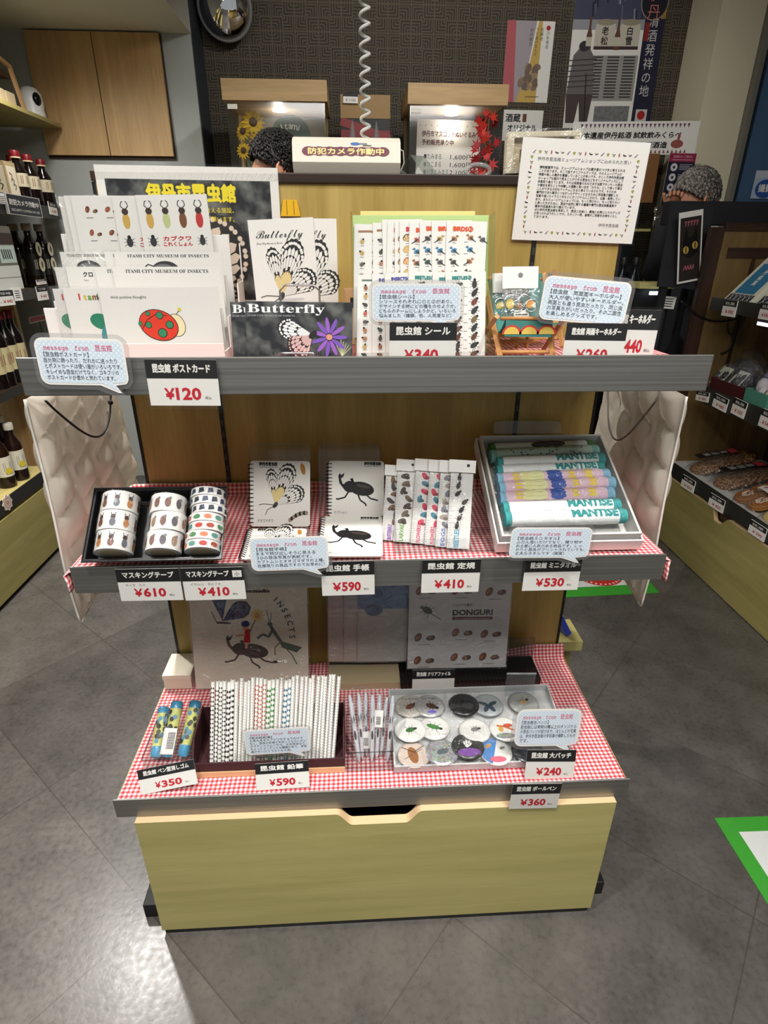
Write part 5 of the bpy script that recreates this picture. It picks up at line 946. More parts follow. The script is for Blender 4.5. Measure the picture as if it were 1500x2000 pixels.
def badge(u, v, label, draw, base, rr=33):
    c = at(u, v, pl=(BB @ V((0, 0, -.010)), BB.to_3x3().col[2])); lc = BB.inverted() @ c; R = .0325; k = BADGES[0]; BADGES[0] += 1
    Mx = BB @ T(lc.x, lc.y, -.0155 + .0022 * (k % 3) + .0006 * k) @ M.Rotation(-.14, 4, 'X'); t = thing('round_badge', label, 'badge', Mx, 'round badges in the white box')
    m = MB(); m.lathe([(R * .9, 0), (R, .002), (R * .96, .0042), (R * .8, .0056)], base, 28); m.X = T(0, 0, .0057); draw(m, R); m.build('badge_face', t)
    m = MB(); m.grid(lambda p, q: ((p - .5) * R * 2.5, (q - .45) * R * 2.6, .0075 + .0016 * math.sin(p * 9 + q * 7 + k)), 9, 9, CRK); m.build('clear_bag', t)
BADGES = [0]
W2 = P((226, 226, 222), .25); K2 = P((28, 28, 30), .25); GN = P((60, 110, 60), .3)
tx = lambda s: (lambda m, R: m.text(s, R * .28, 0, R * .5, 0, INK, 'c', bold=R * .012))
badge(801, 1378, 'pale badge with a brown beetle at the back left of the badge box', lambda m, R: (m.text('The Beetle', R * .24, 0, R * .5, 0, INK, 'c'), bug(m, 0, -R * .1, R * .7, .6, 0, BROWN)), P((190, 186, 176), .25))
badge(839, 1379, 'silvery badge with a dark beetle, second from left at the back', lambda m, R: (m.text('The Night', R * .24, 0, R * .5, 0, INK, 'c'), bug(m, R * .1, -R * .1, R * .75, -.5, 0, DBROWN), m.disc(R * .1, -R * .6, R * .3, R * .12, 0, P((110, 90, 200), .2), 12)), P((200, 200, 200), .2, .4))
badge(906, 1378, 'dark glossy badge in the middle of the back row of badges', lambda m, R: (m.disc(R * .2, -R * .2, R * .4, R * .3, 0, SLATE, 16),), K2)
badge(953, 1377, 'badge with a blue grey butterfly at the back right', lambda m, R: [m.disc(math.cos(a) * R * .34, -R * .1 + math.sin(a) * R * .3, R * .36, R * .15, E * i, P((58, 76, 92), .3), 12, a) for i, a in enumerate((.5, 2.64, 4.2, 5.2))], P((176, 184, 186), .25))
badge(1022, 1374, 'badge with a pale moth under a standing clear bag at the back right corner', lambda m, R: [bug(m, 0, 0, R * .6, .6, 0, P((180, 150, 110), .4))], P((160, 164, 160), .25))
badge(801, 1428, 'white badge with a small green beetle at the left of the middle row', lambda m, R: [bug(m, 0, -R * .1, R * .62, .3, 0, GN)], W2)
badge(848, 1422, 'white badge with a green jewel beetle in the middle row', lambda m, R: [bug(m, -R * .05, 0, R * .75, -.4, 0, P((66, 130, 60), .2), l=.62, wd=.24), m.text('タマムシ', R * .16, R * .5, -R * .68, 0, INK, 'c')], W2)
badge(927, 1429, 'white badge with a grey long legged bug in the middle row', lambda m, R: [bug(m, 0, 0, R * .55, .2, 0, GREY)], W2)
badge(986, 1428, 'holographic rimmed badge with an orange mantis at the right of the middle row', lambda m, R: [m.disc(-R * .1, -R * .6, R * .6, R * .22, 0, FOIL, 14), m.line([(-R * .5, R * .2), (0, R * .1), (R * .5, -R * .2)], R * .14, E, P((206, 110, 60), .4)), m.disc(R * .2, R * .2, R * .3, R * .14, 2 * E, P((200, 90, 70), .4), 12), m.disc(-R * .3, -R * .1, R * .16, R * .2, 2 * E, P((216, 170, 80), .4), 12)], W2)
badge(808, 1476, 'badge with a brown moth at the front left of the badge box', lambda m, R: [m.disc(-R * .05, -R * .1, R * .3, R * .62, 0, P((150, 100, 60), .4), 12, .2), m.line([(-R * .7, R * .5), (0, R * .1), (R * .7, R * .6)], R * .05, E, P((80, 60, 50), .4)), m.line([(-R * .6, -R * .4), (R * .5, R * .3)], R * .04, E, P((80, 60, 50), .4))], P((206, 190, 178), .25))
badge(863, 1473, 'glittering rainbow holographic badge in the front row', lambda m, R: [m.disc(R * .05, 0, R * .4, R * .2, 0, P((120, 130, 140), .2, .5), 12, .3)], FOIL)
badge(913, 1463, 'dark badge with a butterfly over purple flowers in the front row', lambda m, R: [m.disc(0, -R * .5, R * .7, R * .3, 0, P((120, 76, 150), .3), 16), wing(m, -R * .1, -R * .2, R * .7, 0, .6, 2.0, E, INK, PAPER, n=4)], P((44, 46, 44), .25))
badge(968, 1472, 'badge half blue half white with pink flowers at the front right', lambda m, R: [m.poly([(R * .96 * math.cos(a), R * .96 * math.sin(a)) for a in [1.3 + 3.0 * i / 14 for i in range(15)]], 0, P((66, 130, 200), .3)), m.disc(-R * .4, R * .4, R * .24, R * .13, E, P((190, 140, 80), .4), 12, .5), m.disc(0, -R * .6, R * .5, R * .22, 2 * E, P((220, 110, 130), .4), 14), bug(m, R * .4, R * .2, R * .3, .4, E, GREY)], W2)
badge(1030, 1470, 'dark badge mostly covered by the speech bubble card', lambda m, R: [m.disc(0, 0, R * .5, R * .3, 0, P((60, 66, 110), .3), 12)], P((50, 52, 60), .25))
q = fq((990, 1314), (1048, 1314), (992, 1378), lean(.215, ZB + .03, 6)); t = thing('empty_clear_bag', 'upright clear bag at the back right corner of the badge box', 'clear bag', q[0]); MB().grid(lambda p, s: (q[1] * p, q[2] * s, .002 * math.sin(p * 11 + s * 8)), 10, 10, clear((235, 238, 240), .1, 30, .1, .08)).build('film', t)
MB().box(0, q[1], q[2] - .004, q[2], -.0003, .0003, P((180, 184, 186), .4)).build('seal_edge', t)
# goods on the rear side of the stand and mats on the floor
a = at(1108, 1188, y=.47); t = thing('blue_package', 'blue package standing on the rear shelf right of the stand', 'package', T(.512, .465, .3805)); m = MB(); m.X = M.Rotation(-.5, 4, 'Y') @ M.Rotation(.3, 4, 'Z')
m.box(-.008, .008, -.02, .03, .008, .09, P((46, 66, 190), .35), .003); m.build('pack', t); m = MB(); m.X = M.Rotation(-.5, 4, 'Y') @ M.Rotation(.3, 4, 'Z'); m.box(-.0088, .0088, -.0206, .0306, .07, .092, P((200, 206, 226), .4), .002); m.build('pale_band', t)
def mat_(label, pts, inner, logo=None):
    t = thing('floor_sign', label, 'floor sign', T(pts[0].x, pts[0].y, 0)); o = pts[0]; m = MB(); m.prism([((p - o).x, (p - o).y) for p in pts], .0003, .0012, P((62, 160, 50), .6)); m.build('green_tape_border', t)
    m = MB(); m.prism([((p - o).x, (p - o).y) for p in inner], .0013, .0018, P((226, 228, 226), .5)); m.build('white_sheet', t)
    if logo:
        c, R = logo; m = MB(); m.disc(c.x - o.x, c.y - o.y, R, R, .0020, P((206, 50, 44), .5), 40); 
        for k in range(30): a = 2 * PI * k / 30; m.X = T(c.x - o.x, c.y - o.y, 0) @ M.Rotation(a, 4, 'Z'); m.box(-R * .04, R * .04, R * .84, R * .93, .0022, .0023, P((240, 226, 222), .5))
        m.X = T(c.x - o.x, c.y - o.y, 0)
        for u in (-.28, .28): m.disc(u * R, R * .12, R * .17, R * .32, .0023, P((240, 236, 232), .5), 16).disc(u * R, -R * .42, R * .14, R * .17, .0023, P((240, 236, 232), .5), 14)
        m.build('red_round_logo', t)
g = [at(*p, z=0) for p in ((1395, 1598), (1500, 1765))]; c0 = V((.852, .204, 0)); mat_('white floor sheet with green tape border at the right edge of the picture', [V((.852, .204, 0)), V((.845, -.30, 0)), V((1.30, -.30, 0)), V((1.30, .199, 0))], [V((.89, .164, 0)), V((.885, -.26, 0)), V((1.26, -.26, 0)), V((1.26, .16, 0))])
mat_('white floor sheet with green tape and a red round logo behind the stand', [V((.80, 1.205, 0)), V((1.22, 1.222, 0)), V((1.22, 1.70, 0)), V((.80, 1.70, 0))], [V((.835, 1.275, 0)), V((1.19, 1.29, 0)), V((1.19, 1.66, 0)), V((.835, 1.66, 0))], (at(1166, 1120, z=0), .105))
# ================================================================ things on top of the stand
ZC = 1.4095
A, B = at(573, 346, y=.4), at(782, 346, y=.4); t = thing('security_box', 'white box with a maroon camera notice on top of the stand', 'box', T(A.x, .4, ZC)); w = B.x - A.x; hb = at(572, 265, y=.43).z - ZC
m = MB(); m.X = M(((0, 0, 1, 0), (1, 0, 0, 0), (0, 1, 0, 0), (0, 0, 0, 1))); pr = [(.012, 0), (.0, .017), (.008, hb * .8), (.022, hb - .004), (.04, hb), (.09, hb), (.10, hb * .8), (.10, 0)]; m.prism(pr, 0, w, P((228, 222, 206), .45)); m.build('case', t)
fm = frame(V((0, .0, .017)), (1, 0, 0), (0, -hb * .8 + .017, .008)); m = MB(); m.X = fm; MR = P((110, 50, 66), .5); fh = hb * .8 - .017
for k in range(8): m.disc(w * (.15 + .098 * k), fh * .56, w * .062, fh * .25, .0004, MR, 14)
m.box(w * .15, w * .84, fh * .36, fh * .78, .0003, .00042, MR); m.text('防犯カメラ作動中', fh * .36, w * .495, fh * .43, .0006, P((244, 226, 150), .5), 'c', bold=fh * .014, fit=w * .70); m.disc(w * .58, fh * .96, w * .045, fh * .08, .0005, P((40, 96, 170), .4), 16).box(w * .62, w * .69, fh * .93, fh * 1.0, .0004, .0006, P((120, 130, 140), .5)).box(w * .65, w * .73, fh * .85, fh * .9, .0004, .0006, P((60, 60, 70), .5)); m.build('notice_print', t)
m = MB(); m.tube([(w, .05, hb * .75), (w + .008, .05, hb * .7), (w + .01, .05, hb * .4), (w + .004, .05, hb * .15), (w, .05, hb * .12)], .0011, P((210, 208, 200), .5), 6); m.build('cable_loop', t)
p = at(714, 268, y=.47); z0 = ZC + hb + .001; m = MB(); N_ = 34; pts = []
pts = [(p.x + .0078 * math.cos(2 * PI * k / 12), .47 + .0078 * math.sin(2 * PI * k / 12), z0 + (CEI - z0) * k / (12 * 56)) for k in range(12 * 56 + 1)]
m.tube(pts, .0026, P((190, 190, 186), .45), 6); tag(m.build('coiled_cord'), 'grey coiled cord hanging from the ceiling down to the white camera notice box', 'cord')
def wedge(label, u0, u1, v, y, yaw):
    A = at(u0, 347, y=y); h = at(u0, v, y=y).z - ZC; w = at(u1, 347, y=y).x - A.x; t = thing('acrylic_card_stand', label, 'clear stand', T(A.x, y, ZC) @ M.Rotation(math.radians(yaw), 4, 'Z'), 'clear stands on top of the stand')
    K = clear((235, 240, 236), .14, 0, .06, .1); m = MB(); m.X = M(((0, 0, 1, 0), (1, 0, 0, 0), (0, 1, 0, 0), (0, 0, 0, 1))); m.prism([(0, 0), (.002, 0), (.05, h), (.048, h)], 0, w, K); m.build('face', t); m = MB(); m.X = M(((0, 0, 1, 0), (1, 0, 0, 0), (0, 1, 0, 0), (0, 0, 0, 1))); m.prism([(.095, 0), (.097, 0), (.05, h), (.048, h)], 0, w, K); m.build('rear_leg', t)
wedge('clear acrylic card stand right next to the white box on top of the stand', 790, 818, 293, .42, 62); wedge('clear acrylic card stand in the middle of the clear stands on top of the stand', 832, 866, 296, .425, 30); 
c = at(935, 343, y=.44); t = thing('tape_roll', 'roll of clear tape on top of the stand beside the clear stands', 'tape', T(c.x, .45, ZC)); m = MB(); m.X = T(0, 0, .012) @ M.Rotation(PI / 2, 4, 'X'); m.tube([(.022 * math.cos(a), .022 * math.sin(a) * .45, 0) for a in [2 * PI * i / 24 for i in range(24)]], .004, clear((225, 228, 226), .15, 0, .1, .2), 8, True); m.X = M(); m.build('roll', t)
f = fq((986, 262), (1130, 258), (983, 342), lean(.43, 0, 0)); f[0].translation.z = max(f[0].translation.z, ZC); t = thing('wrapped_frame', 'cream gift frame in clear wrap behind the notice on top of the stand', 'wrapped frame', f[0]); w, h = f[1], f[2]
m = MB(); K = P((206, 196, 170), .55); [m.box(*q, 0, .02, K, .0015) for q in ((0, w, 0, h * .14), (0, w, h * .86, h), (0, w * .1, h * .14, h * .86), (w * .9, w, h * .14, h * .86))]; m.build('frame', t); m = MB(); m.box(w * .1, w * .9, h * .14, h * .86, .004, .008, P((186, 172, 140), .6)).box(w * .2, w * .36, h * .3, h * .62, .008, .009, P((92, 76, 48), .6)); m.build('mount', t); m = MB(); m.grid(lambda i, j: (-.003 + (w + .006) * i, -.0 + (h + .004) * j, .023 + .002 * math.sin(i * 9 + j * 8)), 12, 8, CRK2); m.build('clear_wrap', t)
# ================================================================ back counter
SC = thing('back_cabinet', 'dark wooden cabinet along the patterned wall carrying the lit display cases', 'cabinet', T(.3, 2.4, 0)); MB().box(-.98, .62, -.12, .5, 0, 1.32, DARKW).build('body', SC); MB().box(-1.0, .64, -.13, .51, 1.32, 1.36, DARKW, .004).build('worktop', SC); MB().box(.1, .64, -.225, -.1305, 1.32, 1.36, DARKW, .002).build('front_ledge', SC)
def showcase(label, ul, ur, vt, vv, ud):
    y = 2.3; A, B, Vz = at(ul, vt, y=y), at(ur, vt + 5, y=y), at(ul, vv, y=y).z; w = B.x - A.x; zb = 1.3605; t = thing('display_case', label, 'display case', T(A.x, y, zb)); H = A.z - zb; hv = Vz - zb; D = .38
    MB().box(0, w, 0, D, hv, H, TANX, .001).build('wooden_top', t); MB().box(.01, w - .01, .012, D, 0, .02, TANX).build('base', t); MB().box(.012, w - .012, D - .012, D - .002, .02, hv, P((128, 122, 106), .6)).build('back_board', t)
    for x in (.012, w - .024): MB().box(x, x + .012, .3, D - .012, .02, hv, TAN).build('side_post', t)
    MB().box(.012, w - .012, .014, .018, .02, hv - .002, CLR).build('front_glass', t)
    for x in (.013, w - .017): MB().box(x, x + .004, .02, .3, .02, hv - .002, clear((235, 240, 238), .1)).build('side_glass', t)
    MB().box(.018, .06, .0105, .013, hv - .03, hv - .012, P((210, 208, 200), .4)).build('lock_plate', t)
    for k in (.5,): m = MB(); m.X = T(w * k, .18, hv); m.lathe([(.032, -.003), (.03, -.006), (.002, -.0062)], P((255, 248, 230), .5, 0, .4, 5), 18); m.build('case_lamp', t)
    l = bpy.data.lights.new('case_light', 'POINT'); l.energy = .6; l.shadow_soft_size = .03; l.color = (1, .93, .8); o = bpy.data.objects.new('case_light', l); C.objects.link(o); o.location = (A.x + w * .5, y + .18, zb + hv - .05); return t, w, hv
c1, w1, h1 = showcase('lit glass display case with a sunflower, left of the coiled cord', 430, 638, 152, 195, 0); c2, w2, h2 = showcase('lit glass display case with a price notice, right of the coiled cord', 797, 995, 161, 203, 0)
CZ = 1.3815
def flower(label, u, v, y, petals, heart, n, R, stem_to):
    c = at(u, v, y=y); t = thing('sunflower_vase', label, 'flowers', T(c.x, y, CZ)); h = c.z - CZ
    m = MB(); m.lathe([(.022, 0), (.026, .05), (.014, .1), (.016, .12)], P((150, 160, 160), .2), 16); m.build('vase', t)
    for dx, dz, s, yw in ((0.012, 0, 1, .2), (-.035, -.035, .8, -.5), (.03, -.075, .85, .6), (-.04, -.11, .7, -.2)):
        m = MB(); m.tube([(0, 0, .1), (dx * .4, 0, .1 + (h + dz - .1) * .6), (dx, -.005, h + dz)], .003, P((70, 100, 50), .6), 6); 
        m.X = T(dx, -.012, h + dz) @ M.Rotation(yw, 4, 'Z') @ M.Rotation(-.2, 4, 'X')
        for k in range(n):
            a = 2 * PI * k / n; ca, sa = math.cos(a), math.sin(a); r1, r2, wd = R * .25 * s, R * s, R * .16 * s
            m.add([(r1 * ca - wd * .4 * sa, .0, r1 * sa + wd * .4 * ca), (r1 * ca + wd * .4 * sa, 0, r1 * sa - wd * .4 * ca), ((r1 + r2) / 2 * ca + wd * sa, -.006, (r1 + r2) / 2 * sa - wd * ca), (r2 * ca, .004, r2 * sa), ((r1 + r2) / 2 * ca - wd * sa, -.006, (r1 + r2) / 2 * sa + wd * ca)], [(0, 1, 2, 3, 4)], petals)
        m.ball((0, -.006, 0), (R * .33 * s, .01, R * .33 * s), heart, 12, 6); m.build('flower_head', t)
flower('yellow sunflowers in a vase inside the left display case', 490, 240, 2.40, P((206, 172, 50), .6), P((70, 46, 26), .7), 14, .055, 0)
c = at(568, 262, y=2.46); t = thing('round_sign', 'dark green round sign lettered Itami inside the left display case', 'sign', T(c.x, 2.46, CZ)); R = .095; hh = c.z - CZ - .02
m = MB(); m.X = T(0, 0, hh) @ M.Rotation(PI / 2, 4, 'X'); m.lathe([(R, -.006), (R, .006)], P((58, 84, 58), .5), 36); m.disc(0, 0, R * .93, R * .93, .0063, P((66, 92, 64), .5), 36)
for k, ch in enumerate('Itami'): a = PI / 2 + .62 - .31 * k; m.text(ch, .038, R * .62 * math.cos(a), R * .42 * math.sin(a), .0068, P((226, 222, 206), .5), 'c', rot=(a - PI / 2) * .6, bold=.001)
for k in range(5): m.disc(-R * .35 + .17 * R * k, -R * .35, R * .1, R * .14, .0068, P((206, 180, 40), .5), 12)
m.build('disc_board', t); MB().box(-.03, .03, -.015, .02, 0, .02, DARKW).build('foot', t); MB().box(-.012, .012, -.004, .012, .019, max(.03, hh - R * .8), DARKW).build('post', t)
t = thing('patterned_panel', 'panel with mottled grey picture at the back of the left display case', 'panel', T(c1.location.x + .03, 2.655, CZ)); MB().box(0, w1 - .06, 0, .008, 0, h1 * .76, PRINT).build('picture_panel', t)
def d_ps(mb, w, h):
    h0, h = h, .335 * w / .335; X_ = mb.X; mb.X = T(0, h0 - h, 0)
    D = P((90, 40, 44), .6); mb.text('伊丹市マスコットぬいぐるみ', h * .085, w * .08, h * .78, E, D, fit=w * .84, bold=h * .002).text('予約販売承り中', h * .08, w * .08, h * .67, E, D, fit=w * .5, bold=h * .002)
    for i, (a, p) in enumerate((('たみまる', '1,600円'), ('ひこまる', '1,600円'), ('村重たみまる', '2,100円'))): mb.text('●' + a, h * .085, w * .12, h * (.48 - .105 * i), E, INK, fit=w * (.28 if i < 2 else .4)).text(p, h * .085, w * .9, h * (.48 - .105 * i), E, INK, 'r', fit=w * .36)
    for p in ((0, .91, 1, .92),): [mb.disc(w * (.04 + .92 * k / 10), h * .92, w * .008, w * .008, E, SLATE, 6) for k in range(11)]
    mb.text('税込み', h * .05, w * .8, h * .14, E, INK); mb.X = X_
f = fq((814, 232), (940, 236), (814, 345), lean(2.5, 0, 0)); d = f[0].translation.z - CZ - .001; f[0].translation.z -= d
sheet('price_notice', 'white price notice with yen prices inside the right display case', 'notice', (f[0], f[1], f[2] + d), d_ps, th=.002)
c = at(948, 320, y=2.24); t = thing('maple_branch', 'red maple leaves in a dark bottle in front of the right display case', 'flowers', T(c.x, 2.24, 1.3605)); CZ_ = 1.3605; m = MB(); m.lathe([(.03, 0), (.031, .06), (.012, .105), (.011, .15)], P((26, 34, 30), .15), 16); m.build('bottle', t); r = random.Random(5); ht = at(945, 216, y=2.24).z - CZ_
m = MB(); m.tube([(0, 0, .14), (-.01, 0, .22), (0.005, -.01, ht)], .003, P((90, 60, 40), .7), 6); m.build('twig', t)
for k in range(34):
    m = MB(); u, z = r.uniform(-.055, .044), .17 + (ht - .17) * (k / 34); m.X = T(u, r.uniform(-.03, .024), z) @ M.Rotation(r.uniform(-.6, .6), 4, 'Z') @ M.Rotation(PI / 2 + r.uniform(-.5, .5), 4, 'X') @ M.Rotation(r.uniform(0, 6), 4, 'Z'); s = r.uniform(.022, .034); pts = []
    for j in range(14): a = 2 * PI * j / 14; rr = (1 if j % 2 == 0 else .38) * (1 if j != 0 else .5); pts.append((s * rr * math.cos(a), s * rr * math.sin(a)))
    m.prism(pts, -.0003, .0003, P(((176, 30, 30), (196, 52, 34), (150, 26, 34))[k % 3], .6)); m.build('leaf', t)
c = at(895, 320, y=2.45); t = thing('glass_fish_ornament', 'pale blue rounded ornament on the floor of the right display case', 'ornament', T(c.x, 2.42, CZ)); m = MB(); m.ball((0, 0, .035), (.07, .035, .035), P((140, 180, 196), .2), 18, 10); m.ball((.01, -.01, .062), (.05, .03, .016), P((190, 190, 176), .35), 14, 8); m.build('body', t); m = MB(); m.add([(.06, 0, .035), (.1, 0, .06), (.1, .01, .015)], [(0, 1, 2)], P((150, 186, 200), .2)); m.build('tail_fin', t)
# goods, posters and notices on the patterned wall
def wq(tl, tr, bl, y): return fq(tl, tr, bl, lean(y, 0, 0))
f = wq((664, 184), (762, 186), (664, 276), 2.6)
def d_pack(mb, w, h): mb.box(0, w, h * .84, h, 0, .003, P((150, 120, 76), .6)).box(0, w, h * .7, h * .76, 0, .002, P((120, 30, 34), .5)).line([(0, h * .82), (w, h * .7)], h * .06, .0022, P((130, 34, 36), .5))
z0 = 1.361; d = f[0].translation.z - z0; f[0].translation.z = z0; sheet('black_gift_pack', 'black gift pack with a red cord and tan header between the display cases', 'package', (f[0], f[1], f[2] + d), d_pack, th=.05, base=BLACK)
f = wq((670, 183), (699, 184), (670, 201), 2.585); sheet('price_label', 'small white price label ¥1100 on the black gift pack', 'price tag', f, lambda mb, w, h: (mb.text('￥1100', h * .5, w * .5, h * .18, E, INK, 'c', fit=w * .7), mb.box(0, w, h * .72, h, 0, E, INK)), th=.004)
for u, v, lb in ((688, 232, 'taller clear crystal spire in front of the black gift pack'), (735, 236, 'smaller clear crystal spire right of the coiled cord')):
    c = at(u, v, y=2.5); t = thing('crystal_spire', lb, 'ornament', T(c.x, 2.5, 1.361), 'crystal spires'); h = c.z - 1.361; m = MB(); m.lathe([(.03, 0), (.035, h * .7), (.001, h)], clear((225, 235, 236), .25, 0, .05, .15), 6, False); m.build('crystal', t)
def d_p1(mb, w, h):
    mb.poly([(0, h), (w * .18, h), (w * .26, 0), (0, 0)], E, P((176, 84, 92), .5)).poly([(w * .18, h), (w * .62, h), (w * .52, h * .5), (w * .5, 0), (w * .26, 0)], E, P((160, 152, 158), .5)).poly([(w * .66, h), (w * .74, h), (w * .74, 0), (w * .3, 0), (w * .52, h * .4)], E, P((196, 164, 84), .5)).disc(w * .87, h * .92, w * .045, h * .03, E, P((170, 30, 40), .5), 18)
    mb.text('日本遺産', h * .05, w * .87, h * .84, E, INK, 'c', vert=True).text('伊丹諸白', h * .05, w * .52, h * .87, 2 * E, P((50, 44, 50), .6), 'c', vert=True).text('下り酒が生んだ', h * .045, w * .64, h * .88, 2 * E, P((50, 40, 30), .6), 'c', vert=True).text('銘醸地', h * .05, w * .74, h * .88, 2 * E, P((50, 40, 30), .6), 'c', vert=True)
    r = random.Random(2)
    for k in range(22): mb.disc(w * r.uniform(.36, .72), h * r.uniform(.14, .46), w * .08, h * .04, 2 * E + 1e-5 * k, P(r.choice(((128, 108, 92), (150, 128, 108), (110, 92, 80))), .6), 9, r.uniform(0, 3))
    mb.line([(w * .5, h * .07), (w * .8, h * .075)], h * .008, 2 * E, INK)
sheet('wall_poster', 'white poster with a red strip and gold wedge on the patterned wall', 'poster', wq((992, 39), (1085, 42), (984, 199), WB - .002), d_p1, th=.001)
def d_p2(mb, w, h):
    mb.box(w * .78, w, 0, h, 0, E, P((30, 30, 52), .5)); mb.box(0, w * .78, h * .6, h, 0, E, P((70, 72, 96), .5)); r = random.Random(3)
    for k in range(40): u = w * r.uniform(.03, .74); v = h * r.uniform(.66, .97); mb.line([(u, v), (u + w * .01, v - h * r.uniform(.02, .08))], w * .014, 2 * E, r.choice((P((150, 152, 170), .5), P((30, 32, 44), .5), P((98, 100, 130), .5))))
    mb.box(0, w * .78, h * .56, h * .615, 2 * E, 3 * E, P((150, 150, 156), .5))
    for u, s in ((.36, '老松'), (.63, '白雪')): mb.poly(rrect(w * (u - .11), h * .455, w * (u + .11), h * .6, w * .04), 4 * E, P((196, 190, 176), .6)).disc(w * u, h * .6, w * .1, h * .018, 4 * E, P((150, 140, 120), .6), 16).text(s, h * .05, w * u, h * .535, 5 * E, INK, 'c', vert=True, bold=h * .0012).box(w * (u - .11), w * (u + .11), h * .452, h * .47, 4 * E, 5 * E, P((60, 44, 40), .6))
    for u in (.19, .5): mb.poly([(w * (u - .03), h * .45), (w * (u + .03), h * .45), (w * (u + .03), h * .53), (w * (u + .012), h * .57), (w * (u + .012), h * .63), (w * (u - .012), h * .63), (w * (u - .012), h * .57), (w * (u - .03), h * .53)], 5 * E, P((96, 66, 50), .5)).box(w * (u - .03), w * (u + .03), h * .47, h * .52, 5 * E, 6 * E, P((196, 190, 170), .6))
    mb.box(w * .2, w * .76, h * .16, h * .42, 0, 2 * E, P((150, 148, 144), .6))
    for i in range(14):
        for j in range(3): mb.line([(w * (.24 + .18 * j), h * (.41 - .0175 * i)), (w * (.37 + .18 * j), h * (.41 - .0175 * i))], h * .009, 3 * E, P((58, 56, 56), .6))
    mb.poly([(w * .0, h * .2), (w * .3, h * .2), (w * .26, h * .42), (w * .16, h * .5), (w * .04, h * .42)], 4 * E, P((104, 98, 98), .6)).poly([(w * .02, h * .03), (w * .12, h * .03), (w * .15, h * .16), (w * .18, h * .03), (w * .27, h * .03), (w * .3, h * .2), (0, h * .2)], 4 * E, P((70, 60, 58), .6)).disc(w * .15, h * .47, w * .06, h * .03, 5 * E, P((50, 46, 46), .6)); [mb.line([(w * .0, h * (.24 + .03 * k)), (w * .3, h * (.25 + .03 * k))], h * .006, 5 * E, P((54, 50, 54), .6)) for k in range(6)]; mb.line([(w * .2, h * .32), (w * .24, h * .02)], w * .012, 6 * E, INK)
    mb.box(w * .34, w * .74, 0, h * .13, 0, 2 * E, PRINT)
    mb.text('清酒発祥の地', h * .072, w * .88, h * .58, 2 * E, P((206, 204, 204), .6), 'c', vert=True)
    mb.disc(w * .86, h * .71, w * .15, h * .1, 2 * E, P((150, 140, 130), .6), 24).disc(w * .86, h * .71, w * .14, h * .094, 3 * E, P((22, 22, 34), .6), 24).text('伊丹', h * .09, w * .86, h * .72, 4 * E, P((190, 110, 100), .6), 'c', vert=True)
    mb.box(w * .79, w * .84, h * .5, h * .6, 2 * E, 3 * E, P((130, 34, 36), .6)); mb.box(w * .95, w, h * .62, h * .78, 2 * E, 3 * E, P((150, 120, 60), .6)); mb.box(w * .82, w * .95, 0, h * .11, 2 * E, 3 * E, P((196, 196, 192), .6)).disc(w * .885, h * .075, w * .045, h * .027, 4 * E, P((170, 32, 34), .6), 18)
sheet('wall_poster', 'large sake poster with an armoured rider and two barrels on the patterned wall', 'poster', wq((1135, -110), (1322, -108), (1103, 250), WB - .003), d_p2, th=.001)
def d_ban(mb, w, h):
    for k in range(26): u = w * (.06 + .84 * k / 25); mb.poly([(u, h * .93), (u + w * .022, h * .93), (u + w * .011, h * .8)], E, P((110, 70, 90), .6)); mb.poly([(u, h * .05), (u + w * .022, h * .05), (u + w * .011, h * .16)], E, P((130, 70, 80), .6))
    mb.text('日本遺産伊丹銘酒 試飲飲みくらべ', h * .2, w * .04, h * .52, 2 * E, INK, fit=w * .82, bold=h * .007, shear=.12).text('伊丹老松酒造・小西酒造', h * .2, w * .76, h * .22, 2 * E, INK, 'r', bold=h * .007, fit=w * .66, shear=.12); mb.disc(w * .84, h * .32, w * .05, h * .13, 2 * E, P((150, 80, 74), .6), 16).line([(w * .845, h * .45), (w * .85, h * .62)], w * .02, 2 * E, P((150, 80, 74), .6))
sheet('tasting_banner', 'white sake tasting banner with bunting print, right of the notice', 'banner', wq((1120, 238), (1369, 236), (1119, 304), 2.618), d_ban, th=.0015)
def d_kura(mb, w, h): mb.text('酒蔵', h * .28, w * .05, h * .64, E, INK, bold=h * .008, fit=w * .38).box(w * .48, w * .58, h * .62, h * .88, 0, E, P((110, 66, 52), .6)).text('オリジナル', h * .24, w * .12, h * .34, E, INK, bold=h * .008, fit=w * .74)
sheet('product_sign', 'white sign 酒蔵オリジナル standing right of the maple display case', 'sign', wq((985, 214), (1062, 216), (983, 275), WB - .004), d_kura, th=.003)
# convex mirror
c = at(437, 12, y=2.78); R = (at(488, 20, y=2.78).x - at(386, 20, y=2.78).x) / 2; t = thing('convex_mirror', 'round convex safety mirror high on the patterned wall', 'mirror', T(c.x, 2.80, c.z) @ M.Rotation(.30, 4, 'X') @ M.Rotation(PI / 2, 4, 'X'))
m = MB(); m.lathe([(R * .97 * math.sin(a), R * .45 * math.cos(a)) for a in [PI / 2 - PI / 2 * i / 14 for i in range(14)]] + [(.001, R * .45)], P((225, 225, 225), .03, 1), 40); m.build('mirror_dome', t); m = MB(); m.tube([(R * math.cos(a), R * math.sin(a), 0) for a in [2 * PI * i / 48 for i in range(48)]], .008, P((120, 120, 120), .4), 8, True); m.build('rim', t); m = MB(); m.box(-.02, .02, -.02, .02, -.10, -.0, BLACK); m.lathe([(R * .96, -.004), (R * .96, -.002)], BLACK, 40); m.build('wall_bracket', t)
